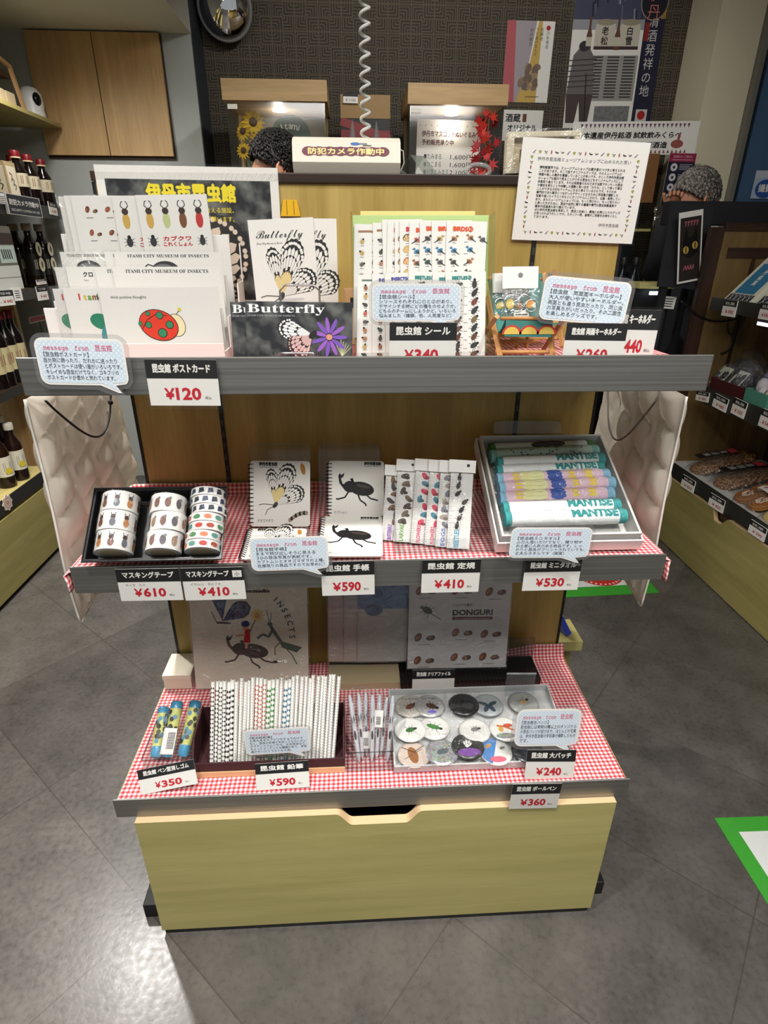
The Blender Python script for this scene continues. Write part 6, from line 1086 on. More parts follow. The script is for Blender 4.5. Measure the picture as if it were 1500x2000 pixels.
# ---------------------------------------------------------------- people behind the counter
def skinned(pts, edges, radii, mats, name, parent):
    me = bpy.data.meshes.new(name); me.from_pydata(pts, edges, []); o = bpy.data.objects.new(name, me); C.objects.link(o); o.modifiers.new('s', 'SKIN'); o.modifiers.new('d', 'SUBSURF').levels = 2; o.modifiers['d'].render_levels = 2
    for v_, r_ in zip(me.skin_vertices[0].data, radii): v_.radius = r_ if isinstance(r_, tuple) else (r_, r_)
    me.skin_vertices[0].data[0].use_root = True
    dg = bpy.context.evaluated_depsgraph_get(); nm = bpy.data.meshes.new_from_object(o.evaluated_get(dg)); bpy.data.objects.remove(o); nm.materials.clear(); nm.name = name
    for m_ in mats: nm.materials.append(m_)
    for p_ in nm.polygons: p_.use_smooth = True
    n = bpy.data.objects.new(name, nm); C.objects.link(n); n.parent = parent; return n
def person(label, top, face, hair, shirt, hand=None, sk=(170, 118, 92)):
    # face: yaw of the look direction (0 = towards +y), head pitched forward; top: crown of the head
    t = thing('person', label, 'person', T(top.x, top.y, 0)); zt = top.z; sx = 1 if not hand else -1
    fw = V((math.sin(face), math.cos(face), 0)); rt = V((fw.y, -fw.x, 0)); hc = V((0, 0, zt - .115)) + fw * .0
    nk = hc - fw * .05 + V((0, 0, -.12)); ch = nk - fw * .03 + V((0, 0, -.16)); pe = ch - fw * .03 + V((0, 0, -.40))
    P_ = [pe, ch + V((0, 0, -.16)), ch, nk, hc + V((0, 0, -.085)) + fw * .028, hc + V((0, 0, .0)), hc + V((0, 0, .052)) - fw * .012]; E_ = [(i, i + 1) for i in range(6)]; Rr = [(.10, .10), (.10, .095), (.095, .09), .05, (.058, .06), (.073, .088), (.066, .076)]
    for k in (-1, 1):
        s = len(P_); hf = fw * .05 + V((0, 0, -.2))
        P_ += [ch + rt * k * .17 + V((0, 0, .02)), ch + rt * k * .22 + V((0, 0, -.26)), ch + rt * k * .17 + hf + V((0, 0, -.30))]
        if hand and k == hand[0]: h_ = hand[1] - V((top.x, top.y, 0)); P_[s + 1] = (P_[s] + h_) / 2 + rt * k * .06 + V((0, 0, -.16)); P_[s + 2] = h_
        E_ += [(2, s), (s, s + 1), (s + 1, s + 2)]; Rr += [.062, .046, .027]
        # palm and five fingers
        w_ = P_[s + 2]; d_ = (w_ - P_[s + 1]).normalized(); up_ = V((0, 0, 1)); sd = d_.cross(up_).normalized(); pl_ = w_ + d_ * .06; b_ = len(P_); P_ += [pl_]; E_ += [(s + 2, b_)]; Rr += [(.03, .018)]
        for q in range(4): o_ = sd * (.024 - .016 * q); a_ = len(P_); L_ = (.036, .042, .04, .03)[q]; P_ += [pl_ + o_ + d_ * .025, pl_ + o_ + d_ * (.025 + L_ * .7) - up_ * .012 * 1, pl_ + o_ + d_ * (.02 + L_ * .9) - up_ * .034]; E_ += [(b_, a_), (a_, a_ + 1), (a_ + 1, a_ + 2)]; Rr += [.009, .008, .007]
        a_ = len(P_); P_ += [w_ + sd * .034 + d_ * .03 + up_ * .01, w_ + sd * .05 + d_ * .05 + up_ * .035]; E_ += [(b_, a_), (a_, a_ + 1)]; Rr += [.01, .008]
    SK = P(sk, .5); body = skinned([tuple(p) for p in P_], E_, Rr, [SK], 'body', t)
    bm = bmesh.new(); bm.from_mesh(body.data)                       # face: nose, brow, chin and ears pulled out of the one surface
    for v_ in bm.verts:
        d = v_.co - hc
        if d.length < .16:
            f_, s_, z_ = d.dot(fw), d.dot(rt), d.z
            if f_ > .03: v_.co += fw * (.022 * math.exp(-(s_ / .014) ** 2 - ((z_ + .025) / .024) ** 2) + .006 * math.exp(-(z_ - .012) ** 2 / .0002) - .008 * math.exp(-((abs(s_) - .032) / .014) ** 2 - (z_ / .012) ** 2) + .006 * math.exp(-(s_ / .02) ** 2 - ((z_ + .062) / .012) ** 2))
            v_.co += rt * math.copysign(.016, s_) * math.exp(-((f_ + .0) / .018) ** 2 - ((z_ + .01) / .028) ** 2) * (abs(s_) > .045)
    bm.to_mesh(body.data); bm.free()
    hm = MB(); r = random.Random(int(abs(top.x) * 1000)); HM = pattern('hair_strands', _hair(hair), .55); HS = [P(tuple(min(255, int(x * q)) for x in hair), .5) for q in (.72, 1.0, 1.22)]
    def hf_(i, j):
        a = 2 * PI * i; ph = j * PI * .58; fr = math.cos(a); cut = 1 - .26 * max(0, fr) ** 1.5; ph *= cut; k = 1 + .015 * math.sin(a * 13) * math.sin(ph * 9) + .01 * math.sin(a * 29 + ph * 17) + r.uniform(-.005, .01)
        d = fw * (math.sin(ph) * math.cos(a) * .104) + rt * (math.sin(ph) * math.sin(a) * .089) + V((0, 0, math.cos(ph) * .112)); p = hc + d * k - fw * .008 + V((0, 0, .012)); return tuple(p)
    hm.grid(hf_, 110, 40, HM)
    for k in range(2200):
        i, j = r.random(), r.random() ** .6 * .97; b0 = V(hf_(i, j)); d = (b0 - hc).normalized(); tn = V((0, 0, -1)) - d * d.dot(V((0, 0, -1))); L_ = r.uniform(.008, .015)
        if tn.length < .05: tn = rt.copy()
        tn = (tn.normalized() + V((r.uniform(-.3, .3), r.uniform(-.3, .3), r.uniform(-.2, .2))) - fw * .3).normalized(); hm.tube([b0 - d * .002, b0 + d * L_ * .1 + tn * L_ * .5, b0 + d * L_ * .07 + tn * L_], [.0009, .0007, .0003], HS[k % 3], 3)
    ho = hm.build('hair', t); so = ho.modifiers.new('t', 'SOLIDIFY'); so.thickness = .004; so.offset = -1
    for sgn in (-1, 1):
        e = MB(); ec = hc + rt * sgn * .086 + V((0, 0, -.02)) - fw * .005; e.X = T(*ec) @ M(((fw.x, rt.x, 0, 0), (fw.y, rt.y, 0, 0), (0, 0, 1, 0), (0, 0, 0, 1))) @ M.Rotation(sgn * .35, 4, 'Z'); e.tube([(.018 * math.cos(a), 0, .03 * math.sin(a) - .004 * math.cos(a)) for a in [2 * PI * i / 16 for i in range(16)]], .0055, P(tuple(min(255, int(x * 1.1)) for x in sk), .5), 8, True); e.ball((0, 0, 0), (.016, .005, .026), SK, 10, 8); e.build('ear', t)
    cl = MB(); cols = [(ch + V((0, 0, .075)), .075, .06), (ch + V((0, 0, .05)), .15, .09), (ch + V((0, 0, .0)), .205, .122), (ch + V((0, 0, -.16)), .185, .135), (pe, .18, .14), (pe + V((0, 0, -.25)), .19, .15)]; n = 28; vs = []
    for c_, a, b2 in cols: vs += [tuple(c_ + rt * a * math.cos(2 * PI * k / n) + fw * b2 * math.sin(2 * PI * k / n)) for k in range(n)]
    cl.add(vs, [(i * n + k, i * n + (k + 1) % n, (i + 1) * n + (k + 1) % n, (i + 1) * n + k) for i in range(len(cols) - 1) for k in range(n)], P(shirt, .85), True)
    for k, s in ((-1, 7), (1, 7 + (len(P_) - 7) // 2)): cl.tube([P_[s] - rt * k * .03, P_[s], (P_[s] + P_[s + 1]) / 2, P_[s + 1], P_[s + 1] + (P_[s + 2] - P_[s + 1]) * .93], [.075, .085, .075, .072, .046], P(shirt, .85), 14)
    cl.build('shirt', t)
    lg = MB(); lb = pe + V((0, 0, -.22))
    for k in (-1, 1): lg.tube([lb + rt * k * .085, lb + rt * k * .09 + V((0, 0, -.35)), V((lb.x, lb.y, .06)) + rt * k * .095], [.1, .072, .055], P((34, 34, 40), .85), 12); q = V((lb.x, lb.y, 0)) + rt * k * .095; lg.tube([q + V((0, 0, .035)) - fw * .07, q + V((0, 0, .04)), q + V((0, 0, .032)) + fw * .14], [.036, .042, .03], P((24, 22, 22), .6), 10)
    lg.build('trousers', t); return t
h1 = at(532, 258, y=1.93); person('person with black hair bending behind the stand below the left display case', h1, -1.9, (24, 20, 20), (46, 46, 52))
h2 = at(1366, 330, y=2.24); person('grey haired person behind the black screen on the right, hand raised to the face', h2, -1.75, (128, 122, 116), (40, 42, 48), (1, at(1312, 412, y=2.12)))
# ================================================================ left wall unit
LX = -1.414
lu = thing('wall_shelf_unit', 'wooden shelf unit with bottles along the left aisle', 'shelf unit', T(LX, 1.5, 0)); LY0, LY1 = -.6, 2.46
def part(par, name, bx, m, bv=0, off=(0, 0, 0)):
    x0, x1, y0, y1, z0, z1 = bx; return MB().box(x0 - off[0], x1 - off[0], y0 - off[1], y1 - off[1], z0 - off[2], z1 - off[2], m, bv).build(name, par)
lo = (LX, 1.5, 0); LB = -1.86
part(lu, 'back_panel', (LB - .02, LB, LY0, LY1, 0, 2.0), TAN, 0, lo)
LSH = [(.386, .405, 0), (1.135, 1.115, 1), (1.47, 1.45, 1), (.765, .745, 1)]
part(lu, 'base_cabinet', (LB + .001, LX - .012, LY0, 1.80, .02, .366), OLIVEY, 0, lo); part(lu, 'drawer_front', (LX - .011, LX, LY0, 1.795, .022, .318), OLIVEY, .002, lo); part(lu, 'plinth', (LB, LX - .03, LY0, 1.79, 0, .019), BLACK, 0, lo)
s = part(lu, 'base_shelf', (LB + .001, LX - .004, LY0, 1.80, .3665, .386), wood((176, 158, 96), (204, 188, 124), 'Y'), 0, lo); part(s, 'steel_lip', (LX - .003, LX, LY0, 1.80, .332, .389), P((44, 42, 40), .5), 0, lo)
for zt, zb, yend in ((.770, .732, 1.80), (1.128, 1.085, 2.24), (1.462, 1.41, 2.44)):
    s = part(lu, 'shelf', (LB + .001, LX - .004, LY0, yend, zt - .034, zt - .012), DARKW if zt < 1 else OLIVEY, 0, lo); part(s, 'steel_lip', (LX - .003, LX, LY0, yend, zb, zt), P((70, 66, 60), .45, .6), 0, lo)
s = part(lu, 'top_shelf', (LB - .35, LX, LY0, 2.625, 1.811, 1.828), OLIVEY, .001, lo)
m = MB(); m.X = M(((1, 0, 0, -LX), (0, 0, 1, -1.5), (0, 1, 0, 0), (0, 0, 0, 1))); m.prism([(LB + .001, 1.81), (LX - .1, 1.81), (LX - .1, 1.795), (LB + .001, 1.74)], 2.14, 2.165, DARKW); m.build('bracket', lu)
u = at(30, 430, y=2.47); part(lu, 'end_post', (LB, LB + .10, 2.4605, 2.49, 0, 1.7), TAN, 0, lo)
for y in (.4, 1.2, 2.0): part(lu, 'slotted_upright', (LB + .0005, LB + .012, y, y + .02, .39, 1.80), DARKWZ, 0, lo)
def lpl(x): return (V((x, 0, 0)), V((1, 0, 0)))
def rpl(x): return (V((x, 0, 0)), V((-1, 0, 0)))
q = fq((9, 376), (76, 388), (20, 418), lpl(LX + .012)); Mx, w, h = q
def d_sec(mb, w, h): mb.box(0, w, 0, h, 0, E, WHITE).box(w * .02, w * .98, h * .03, h * .97, E, 2 * E, P((20, 20, 34), .4)).text('防犯カメラ作動中', h * .3, w * .5, h * .5, 3 * E, WHITE, 'c', bold=h * .01, fit=w * .86).text('SECURITY CAMERA IN USE', h * .17, w * .5, h * .18, 3 * E, WHITE, 'c', fit=w * .84)
sheet('security_sign', 'black camera warning sign on the shelf lip of soy bottles at the left', 'sign', (Mx, w, h), d_sec, th=.010)
sheet('price_tag', 'white blue edged card at the left edge of the picture beside the camera sign', 'price tag', fq((-20, 373), (8, 376), (-14, 398), lpl(LX + .006)), lambda mb, w, h: (mb.box(0, w, 0, h, 0, E, P((90, 100, 130), .6)), mb.box(w * .05, w * .95, h * .08, h * .92, E, 2 * E, PAPER), [mb.line([(w * .5, h * (.2 + .15 * k)), (w * .9, h * (.2 + .15 * k))], h * .05, 3 * E, SLATE) for k in range(4)]), th=.003)
def stag2(q, price, label, group, title='お土産', th=.004):
    def d(mb, w, h): mb.box(0, w, h * .62, h, 0, E, INK).text(title, h * .2, w * .5, h * .72, 2 * E, PAPER, 'c', fit=w * .7).text('￥' + price, h * .32, w * .55, h * .17, E, P((176, 60, 66), .6), 'c', bold=h * .008, fit=w * .6).text('税込', h * .08, w * .06, h * .2, E, INK)
    sheet('price_tag', label, 'price tag', q, d, group, th=th)
GL, GR = 'price tags on the left wall unit', 'price tags on the right wall unit'
stag2(fq((94, 393), (109, 397), (97, 418), lpl(LX + .006)), '440', 'price tag right of the camera sign on the left unit', GL, '醤油')
stag2(fq((-6, 568), (24, 566), (-4, 599), lpl(LX + .006)), '440', 'price tag ¥440 at the left edge under the second bottle shelf', GL, '珍味')
sheet('price_tag', 'white information card between the two price tags on the left unit', 'card', fq((22, 562), (40, 561), (30, 588), lpl(LX + .006)), lambda mb, w, h: [mb.line([(w * .25, h * (.25 + .16 * k)), (w * .75, h * (.25 + .16 * k))], h * .06, E, SLATE) for k in range(4)], th=.004)
stag2(fq((70, 560), (90, 558), (73, 588), lpl(LX + .006)), '440', 'price tag below the black bottles with round labels on the left unit', GL, 'つゆ')
stag2(fq((71, 547), (89, 545), (71, 557), lpl(LX + .008)), '670', 'tiny price tag ¥670 in front of the black bottles on the left unit', GL, '酢', .003)
q = at(15, 982, x=LX + .004); t = thing('flower_sticker', 'pale flower shaped sticker on the base shelf lip at the left', 'sticker', frame(q, (0, 1, 0), (1, 0, 0))); m = MB(); m.prism([((.03 + .003 * math.cos(8 * a)) * math.cos(a), (.03 + .003 * math.cos(8 * a)) * math.sin(a)) for a in [2 * PI * k / 64 for k in range(64)]], -.003, .0004, P((206, 190, 178), .6)); [m.disc(0, 0, .022 - .006 * k, .022 - .006 * k, .0006 + .0001 * k, P(((186, 150, 140), (206, 190, 178), (176, 130, 120))[k], .6), 16) for k in range(3)]; m.build('sticker', t)
def bottle(label, loc, H, R, body, cap, lab, grp, style=0, cat='bottle', ring=None):
    t = thing('bottle', label, cat, T(*loc), grp); nk = R * .42
    m = MB(); m.lathe([(R * .9, 0), (R, H * .03), (R, H * .6), (R * .92, H * .66), (nk, H * .8), (nk, H * .9)], body, 18); m.build('glass_body', t)
    m = MB(); m.lathe([(nk * 1.35, H * .89), (nk * 1.4, H * .985), (nk * 1.25, H)], cap, 16); 
    if ring: m.lathe([(nk * 1.45, H * .865), (nk * 1.45, H * .889)], ring, 16)
    m.build('cap', t)
    m = MB(); m.lathe([(R * 1.01, H * .2), (R * 1.01, H * .54)] if style != 1 else [(R * 1.01, H * .36), (R * 1.01, H * .6)], lab[0], 18)
    def rnd(fn, a): X = m.X; m.X = X @ frame(V((R * 1.025 * math.cos(a), R * 1.025 * math.sin(a), H * (.37 if style != 1 else .48))), (-math.sin(a), math.cos(a), 0), (math.cos(a), math.sin(a), 0)); fn(); m.X = X
    for a in (-.9, -.2, .5): rnd(lambda: [m.line([(R * (-.12 + .2 * k), -H * .07), (R * (-.08 + .2 * k), H * .08)], R * .07, 0, lab[1]) for k in range(2)], a)
    if style == 2: rnd(lambda: m.disc(0, -H * .07, R * .42, R * .4, .0004, P((206, 186, 50), .5), 14), -.55)
    m.build('label', t); return t
SOY = P((22, 14, 14), .12); RC = P((120, 22, 30), .4); LBL = (P((206, 196, 168), .6), P((120, 60, 44), .6))
zs = 1.4505
for i, (uu, xx) in enumerate(((84, -1.49), (64, -1.475), (45, -1.465), (30, -1.56), (9, -1.52))):
    p = at(uu + 14, 400, x=xx); b_ = bottle('soy sauce bottle with red cap, %s from the right on the upper bottle shelf' % ORD[i], (xx, p.y - (0, .02, .03, .0, .05)[i] - .01, zs), .215, .034, SOY, RC, LBL, 'soy bottles above the camera sign', 1, ring=P((222, 200, 160), .5))
def carton(label, x, y, sx, sy, z, h, col, fn=None, par=None, grp=None, cat='box', name='carton'):
    t = thing(name, label, cat, T(x, y, z), grp); MB().box(-sx / 2, sx / 2, -sy / 2, sy / 2, 0, h, col, .0012).build('box_body', t)
    if fn: m = MB(); m.X = frame(V((sx / 2 + .0004, -sy / 2, 0)), (0, 1, 0), (1, 0, 0)); fn(m, sy, h); m.X = frame(V((-sx / 2, -sy / 2 - .0004, 0)), (1, 0, 0), (0, -1, 0)); fn(m, sx, h); m.build('printed_front', t)
    return t
def f_soy(m, w, h): m.box(w * .1, w * .9, h * .1, h * .9, 0, E, P((222, 212, 190), .6)); [m.line([(w * (.3 + .1 * k), h * .75 - h * .12 * k), (w * (.5 + .1 * k), h * .7 - h * .12 * k), (w * (.35 + .1 * k), h * .55 - h * .1 * k)], w * .06, 2 * E, P(((150, 50, 40), (90, 80, 60), (60, 60, 50))[k], .6)) for k in range(3)]
p = at(38, 378, x=-1.455); carton('cream gift carton with brush writing in front of the soy bottles', -1.475, p.y - .06, .07, .085, zs, .16, P((176, 156, 116), .6), f_soy)
p = at(2, 378, x=-1.455); carton('cream gift carton at the left edge beside the camera sign', -1.475, p.y - .10, .07, .085, zs, .13, P((196, 186, 160), .6), f_soy)
# second shelf
z2 = 1.1165; p = at(48, 556, x=-1.43)
def f_pk(m, w, h): m.box(0, w, h * .06, h * .42, 0, E, P((206, 206, 200), .6)).box(w * .05, w * .48, h * .46, h * .72, 0, E, P((196, 196, 170), .6)).box(w * .52, w * .98, h * .46, h * .72, 0, E, P((186, 200, 190), .6)).box(0, w, h * .74, h * .9, 0, E, P((60, 44, 40), .6)); [m.line([(w * (.6 + .06 * k), h * .66), (w * (.62 + .06 * k), h * .52)], w * .03, 2 * E, INK) for k in range(5)]; m.line([(0, h * .25), (w, h * .24)], h * .01, 2 * E, GREY)
carton('clear lidded gift pack with red band and pale labels on the second left shelf', -1.47, p.y - .16, .10, .26, z2, .25, P((110, 104, 92), .4), f_pk, name='gift_pack', cat='package'); 
for i, uu in enumerate((81, 104, 92)):
    p = at(uu, 556, x=-1.47); t = bottle('black bottle with round pale labels, %s on the second left shelf' % ('front left', 'front right', 'behind the other two')[i], (-1.49 if i < 2 else -1.575, p.y + .02, z2), .27, .036, SOY, P((150, 140, 130), .6), (P((24, 22, 20), .4), P((206, 200, 180), .6)), 'black bottles with round labels', 0); m = MB()
    for z in (.1, .165): m.X = T(.0368, -.008, z) @ frame(V((0, 0, 0)), (0, 1, 0), (1, 0, 0)); m.disc(0, 0, .026, .03, .001, P((206, 196, 168), .6), 16).disc(.002, 0, .008, .016, .0013, P((70, 56, 40), .6), 8); m.X = M()
    m.build('round_label', t)
p = at(10, 600, x=-1.45)
# third shelf
z3 = .7585
for i, uu in enumerate((2, 18, 36, 52)):
    p = at(uu, 720, x=-1.47); bottle('dark red capped bottle with pictured label, %s from the left on the third left shelf' % ORD[i], (-1.49, p.y - .0, z3), .29, .034, SOY, RC, (P((196, 184, 140), .6), P((130, 50, 36), .6)), 'sauce bottles on the third left shelf')
for i, uu in enumerate((66, 80)):
    p = at(uu, 700, x=-1.62); bottle('burgundy bottle, %s from the left beside the red box' % ORD[i], (-1.66, min(p.y, 1.74) - .1 * (1 - i), z3), .26, .042, P((52, 10, 16), .2), P((60, 14, 20), .4), (P((60, 14, 20), .4), P((90, 40, 40), .5)), 'burgundy bottles on the third left shelf')
t = thing('red_sign', 'small red sign standing above the burgundy bottles at the left', 'sign', fq((56, 620), (94, 612), (60, 632), lpl(-1.60))[0]); q = fq((56, 620), (94, 612), (60, 632), lpl(-1.60)); d_ = q[0].translation.z - z3; m = MB(); m.box(0, q[1], 0, q[2], -.003, 0, P((206, 190, 184), .6)).box(.004, q[1] - .004, .004, q[2] - .002, 0, E, P((150, 30, 36), .5)); m.build('red_board', t); MB().box(q[1] * .5 - .004, q[1] * .5 + .004, -d_, 0, -.003, 0, BLACK).build('post', t)
# bottom shelf: citrus bottles
for i, (uu, xx) in enumerate(((8, -1.47), (38, -1.46), (26, -1.56), (50, -1.56), (2, -1.57), (60, -1.66))):
    p = at(uu, 905, x=xx); bottle('dark citrus sauce bottle with pale cap and yellow fruit label, %s' % ('front left', 'front right', 'middle of the second row', 'right of the second row', 'left of the second row', 'at the rear')[i], (xx, (p.y - .01, p.y - .01, 1.672, 1.757, 1.587, 1.757)[i], .3865), .245, .0325, P((34, 18, 12), .15), P((196, 190, 176), .5), (P((212, 206, 186), .6), P((150, 146, 130), .6)), 'citrus sauce bottles on the left base shelf', 2)
# on the top shelf: rack and little camera
p0, p1 = at(52, 212, x=-1.46), at(38, 138, x=-1.46); ZS = 1.8285; hr = p1.z - ZS; t = thing('wooden_rack', 'small slanted wooden rack on the high left shelf', 'rack', T(-1.5, p0.y - .2, ZS)); yb_ = .19
for x in (-.05, .035):
    m = MB(); m.X = M(((0, 0, 1, 0), (1, 0, 0, 0), (0, 1, 0, 0), (0, 0, 0, 1))); m.prism([(yb_ - .02, 0), (yb_, 0), (yb_ - .06, hr), (-.16, hr + .05), (-.16, hr + .035), (yb_ - .075, hr - .012)], x, x + .012, P((196, 156, 110), .5)); m.build('side_frame', t)
MB().box(-.038, .035, -.16, .12, hr - .05, hr - .03, DARKW).build('top_slat', t)
for k in range(4): MB().box(-.02, -.012, -.12 + .06 * k, -.114 + .06 * k, .0, hr - .05, P((176, 140, 100), .5)).build('spindle', t)
for k in range(3): carton('small cream box under the wooden rack, %s from the right' % ORD[k], -1.485, p0.y - .13 - .085 * k, .06, .07, ZS, .055, P((206, 186, 150), .6), None, grp='cream boxes under the wooden rack', name='small_box')
c = at(66, 205, x=-1.47); t = thing('webcam', 'white round security camera with a black eye on the high left shelf', 'camera', T(-1.49, c.y + .03, ZS)); m = MB(); m.lathe([(.048, 0), (.05, .02), (.046, .04), (.05, .06), (.046, .1), (.03, .122), (.006, .128)], P((226, 226, 226), .35), 26); m.build('housing', t); m = MB(); m.ball((.034, -.022, .075), (.018, .022, .028), P((14, 14, 20), .1), 16, 10); m.build('lens', t)
# ================================================================ right wall unit
RXX = 1.45
ru = thing('wall_shelf_unit', 'wooden shelf unit with sweets and crackers along the right aisle', 'shelf unit', T(RXX, 1.0, 0)); ro = (RXX, 1.0, 0); RB = 1.92; RY0, RY1 = -.9, 1.772
part(ru, 'back_panel', (RB, RB + .02, RY0, RY1, 0, 1.36), DARKW, 0, ro); m = MB(); part(ru, 'plinth', (RXX + .03, RB, RY0, RY1 - .03, 0, .019), BLACK, 0, ro)
part(ru, 'base_cabinet', (RXX + .022, RB - .001, RY0, RY1 - .002, .0195, .352), DARKW, 0, ro)
m = MB(); cL, cR = at(1385, 993, x=RXX).y, at(1424, 1020, x=RXX).y; m.X = M(((0, 0, 1, 0), (1, 0, 0, -1.0), (0, 1, 0, 0), (0, 0, 0, 1)))
zt = .317; pts = [(RY0, .006), (1.752, .006), (1.752, zt)] + [(cL - .02 + .0 - k * .006, zt - .042 * (.5 - .5 * math.cos(PI * k / 6))) for k in range(7)] + [(cR + .055 - k * .009, zt - .042 * (.5 + .5 * math.cos(PI * k / 6))) for k in range(7)] + [(RY0, zt)]; m.prism(pts, 0, .018, OLIVEY, PALE); m.build('drawer_front', ru)
s = part(ru, 'base_shelf', (RXX + .004, RB - .001, RY0, RY1 - .001, .3535, .378), P((196, 196, 192), .4), 0, ro); part(s, 'steel_lip', (RXX, RXX + .003, RY0, RY1 - .005, .331, .392), P((58, 58, 54), .45, .5), 0, ro)
for zt, zb, ye in ((.77, .70, 1.60), (1.115, 1.066, 1.708)):
    s = part(ru, 'shelf', (RXX + .004, RB - .001, RY0, ye, zt - .034, zt - .012), DARKW, 0, ro); part(s, 'steel_lip', (RXX, RXX + .003, RY0, ye, zb, zt), P((70, 68, 62), .4, .6), 0, ro)
GP = wood((92, 74, 44), (128, 104, 64), 'Z')
e_ = part(ru, 'end_panel', (RXX + .03, RB + .02, RY1, RY1 + .02, 0, 1.36), GP, 0, ro); part(e_, 'dark_post', (RXX - .03, RXX + .0295, RY1 - .001, RY1 + .02, 0, 1.375), DARKWZ, .002, ro); part(e_, 'top_rail', (RXX + .03, RB + .02, RY1 - .006, RY1 + .02, 1.3605, 1.39), DARKW, .002, ro); part(e_, 'mid_rail', (RXX + .06, RB, RY1 - .004, RY1 - .0005, 1.26, 1.30), DARKW, 0, ro); part(e_, 'stile', (RXX + .17, RXX + .185, RY1 - .004, RY1 - .0005, .75, 1.258), DARKWZ, 0, ro)
def rpack(label, y, z, x, w, d, h, name, fn, grp, tilt=0, cat='package'): t = thing(name, label, cat, T(x, y, z) @ M.Rotation(-tilt, 4, 'Y'), grp); fn(t, w, d, h); return t
RT = lambda x=0: None
# tags: frames face -x, so u runs towards -y
for u0, v0, u1, v1, ub, vb, pr, lb, x in ((1415, 585, 1441, 588, 1409, 616, '490', 'price tag ¥490 at the left of the upper right lip', 1.444), (1488, 591, 1510, 594, 1479, 622, '540', 'price tag ¥540 at the right edge of the picture on the upper right lip', 1.444), (1361, 763, 1385, 768, 1358, 781, '480', 'price tag ¥480 partly hidden at the end of the middle right lip', 1.444), (1397, 768, 1423, 781, 1391, 793, '480', 'price tag ¥480 second on the middle right lip', 1.444), (1435, 776, 1460, 788, 1425, 805, '330', 'price tag ¥330 on the middle right lip', 1.444), (1490, 797, 1515, 808, 1481, 831, '540', 'price tag ¥540 at the right edge on the middle right lip', 1.444), (1334, 926, 1358, 941, 1331, 950, '450', 'price tag ¥450 nearest the stand on the lower right lip', 1.444), (1388, 962, 1416, 979, 1383, 986, '450', 'price tag ¥450 second on the lower right lip', 1.444), (1467, 1014, 1498, 1034, 1458, 1037, '390', 'price tag ¥390 on the lower right lip', 1.444)):
    stag2(fq((u0, v0), (u1, v1), (ub, vb), rpl(x)), pr, lb, GR, '銘菓')
# upper shelf: blue gift boxes leaning back
def bluebox(label, u, v, hgt, wid):
    p = at(u, v, x=RXX + .03); th = math.radians(48); U = V((0, -1, 0)); N = V((-math.cos(PI / 2 - th), 0, math.sin(PI / 2 - th))); Mx = frame(V((RXX + .025, p.y, 1.104)), U, N); t = thing('gift_box', label, 'box', Mx, 'blue gift boxes on the upper right shelf'); w, h = wid, hgt
    m = MB(); m.box(0, w, 0, h, -.028, 0, P((226, 224, 206), .6), .001); m.build('box_body', t); m = MB(); m.box(w * .12, w * .84, h * .18, h * .78, 0, E, P((50, 120, 160), .5)).box(w * .12, w * .84, h * .80, h * .84, 0, E, P((176, 180, 220), .5)).text('伊丹銘菓', h * .1, w * .48, h * .68, 2 * E, WHITE, 'c', vert=True, bold=h * .004)
    for k in range(7): m.line([(w * (.16 + .1 * k), h * .87), (w * (.16 + .1 * k), h * .97)], w * .04, E, P((110, 96, 90), .6))
    for k in range(5): m.line([(w * (.12 + .16 * k), h * .02), (w * (.24 + .16 * k), h * .16)], w * .015, 2 * E, WHITE).line([(w * (.24 + .16 * k), h * .02), (w * (.12 + .16 * k), h * .16)], w * .015, 2 * E, WHITE)
    m.box(w * .06, w * .94, h * .015, h * .165, 0, E, P((40, 40, 50), .6)); m.build('wrapper', t); m = MB(); m.X = Mx.inverted(); q = Mx @ V((w / 2, h * .75, -.03)); m.box(q.x - .004, q.x + .004, q.y - .03, q.y + .03, 1.1035, q.z, BLACK); m.build('prop', t)
bluebox('blue and white gift box leaning on the upper right shelf, left one', 1414, 582, .24, .17); bluebox('blue and white gift box behind at the right edge on the upper right shelf', 1475, 588, .27, .17)
t = thing('strip_light', 'lit strip light under the upper shelf at the right edge', 'light', T(RXX + .03, 1.2, 1.04)); p = at(1478, 632, x=RXX + .03); m = MB(); m.box(0, .02, p.y - 1.2 - .6, p.y - 1.2, p.z - 1.045, p.z - 1.032, P((226, 220, 255), .4, 0, .4, 2.2), .002); m.build('lens', t); MB().box(-.002, .022, p.y - 1.2 - .6, p.y - 1.199, p.z - 1.032, .0405, GREY).build('housing', t)
def cable(label, pts, r=.004): m = MB(); q = [V(p) for p in pts]; o = [q[0] * ((1 - s) ** 3) + q[1] * (3 * s * (1 - s) ** 2) + q[2] * (3 * s * s * (1 - s)) + q[3] * (s ** 3) for s in [i / 24 for i in range(25)]]; m.tube(o, r, BLACK, 7); tag(m.build('power_cable'), label, 'cable', 'black cables on the right unit')
e = lambda u, v, y=RY1 - .012: tuple(at(u, v, y=y))
cable('black cable drooping across the end panel of the right unit', (e(1330, 588), e(1360, 612), e(1380, 640), e(1440, 622))); cable('black cable hanging in a loop below the upper right shelf', (e(1440, 622), e(1436, 660), e(1428, 690), e(1408, 690))); cable('second black cable hanging under the upper right shelf', (e(1424, 618), e(1414, 660), e(1436, 670), e(1456, 618)), .003)
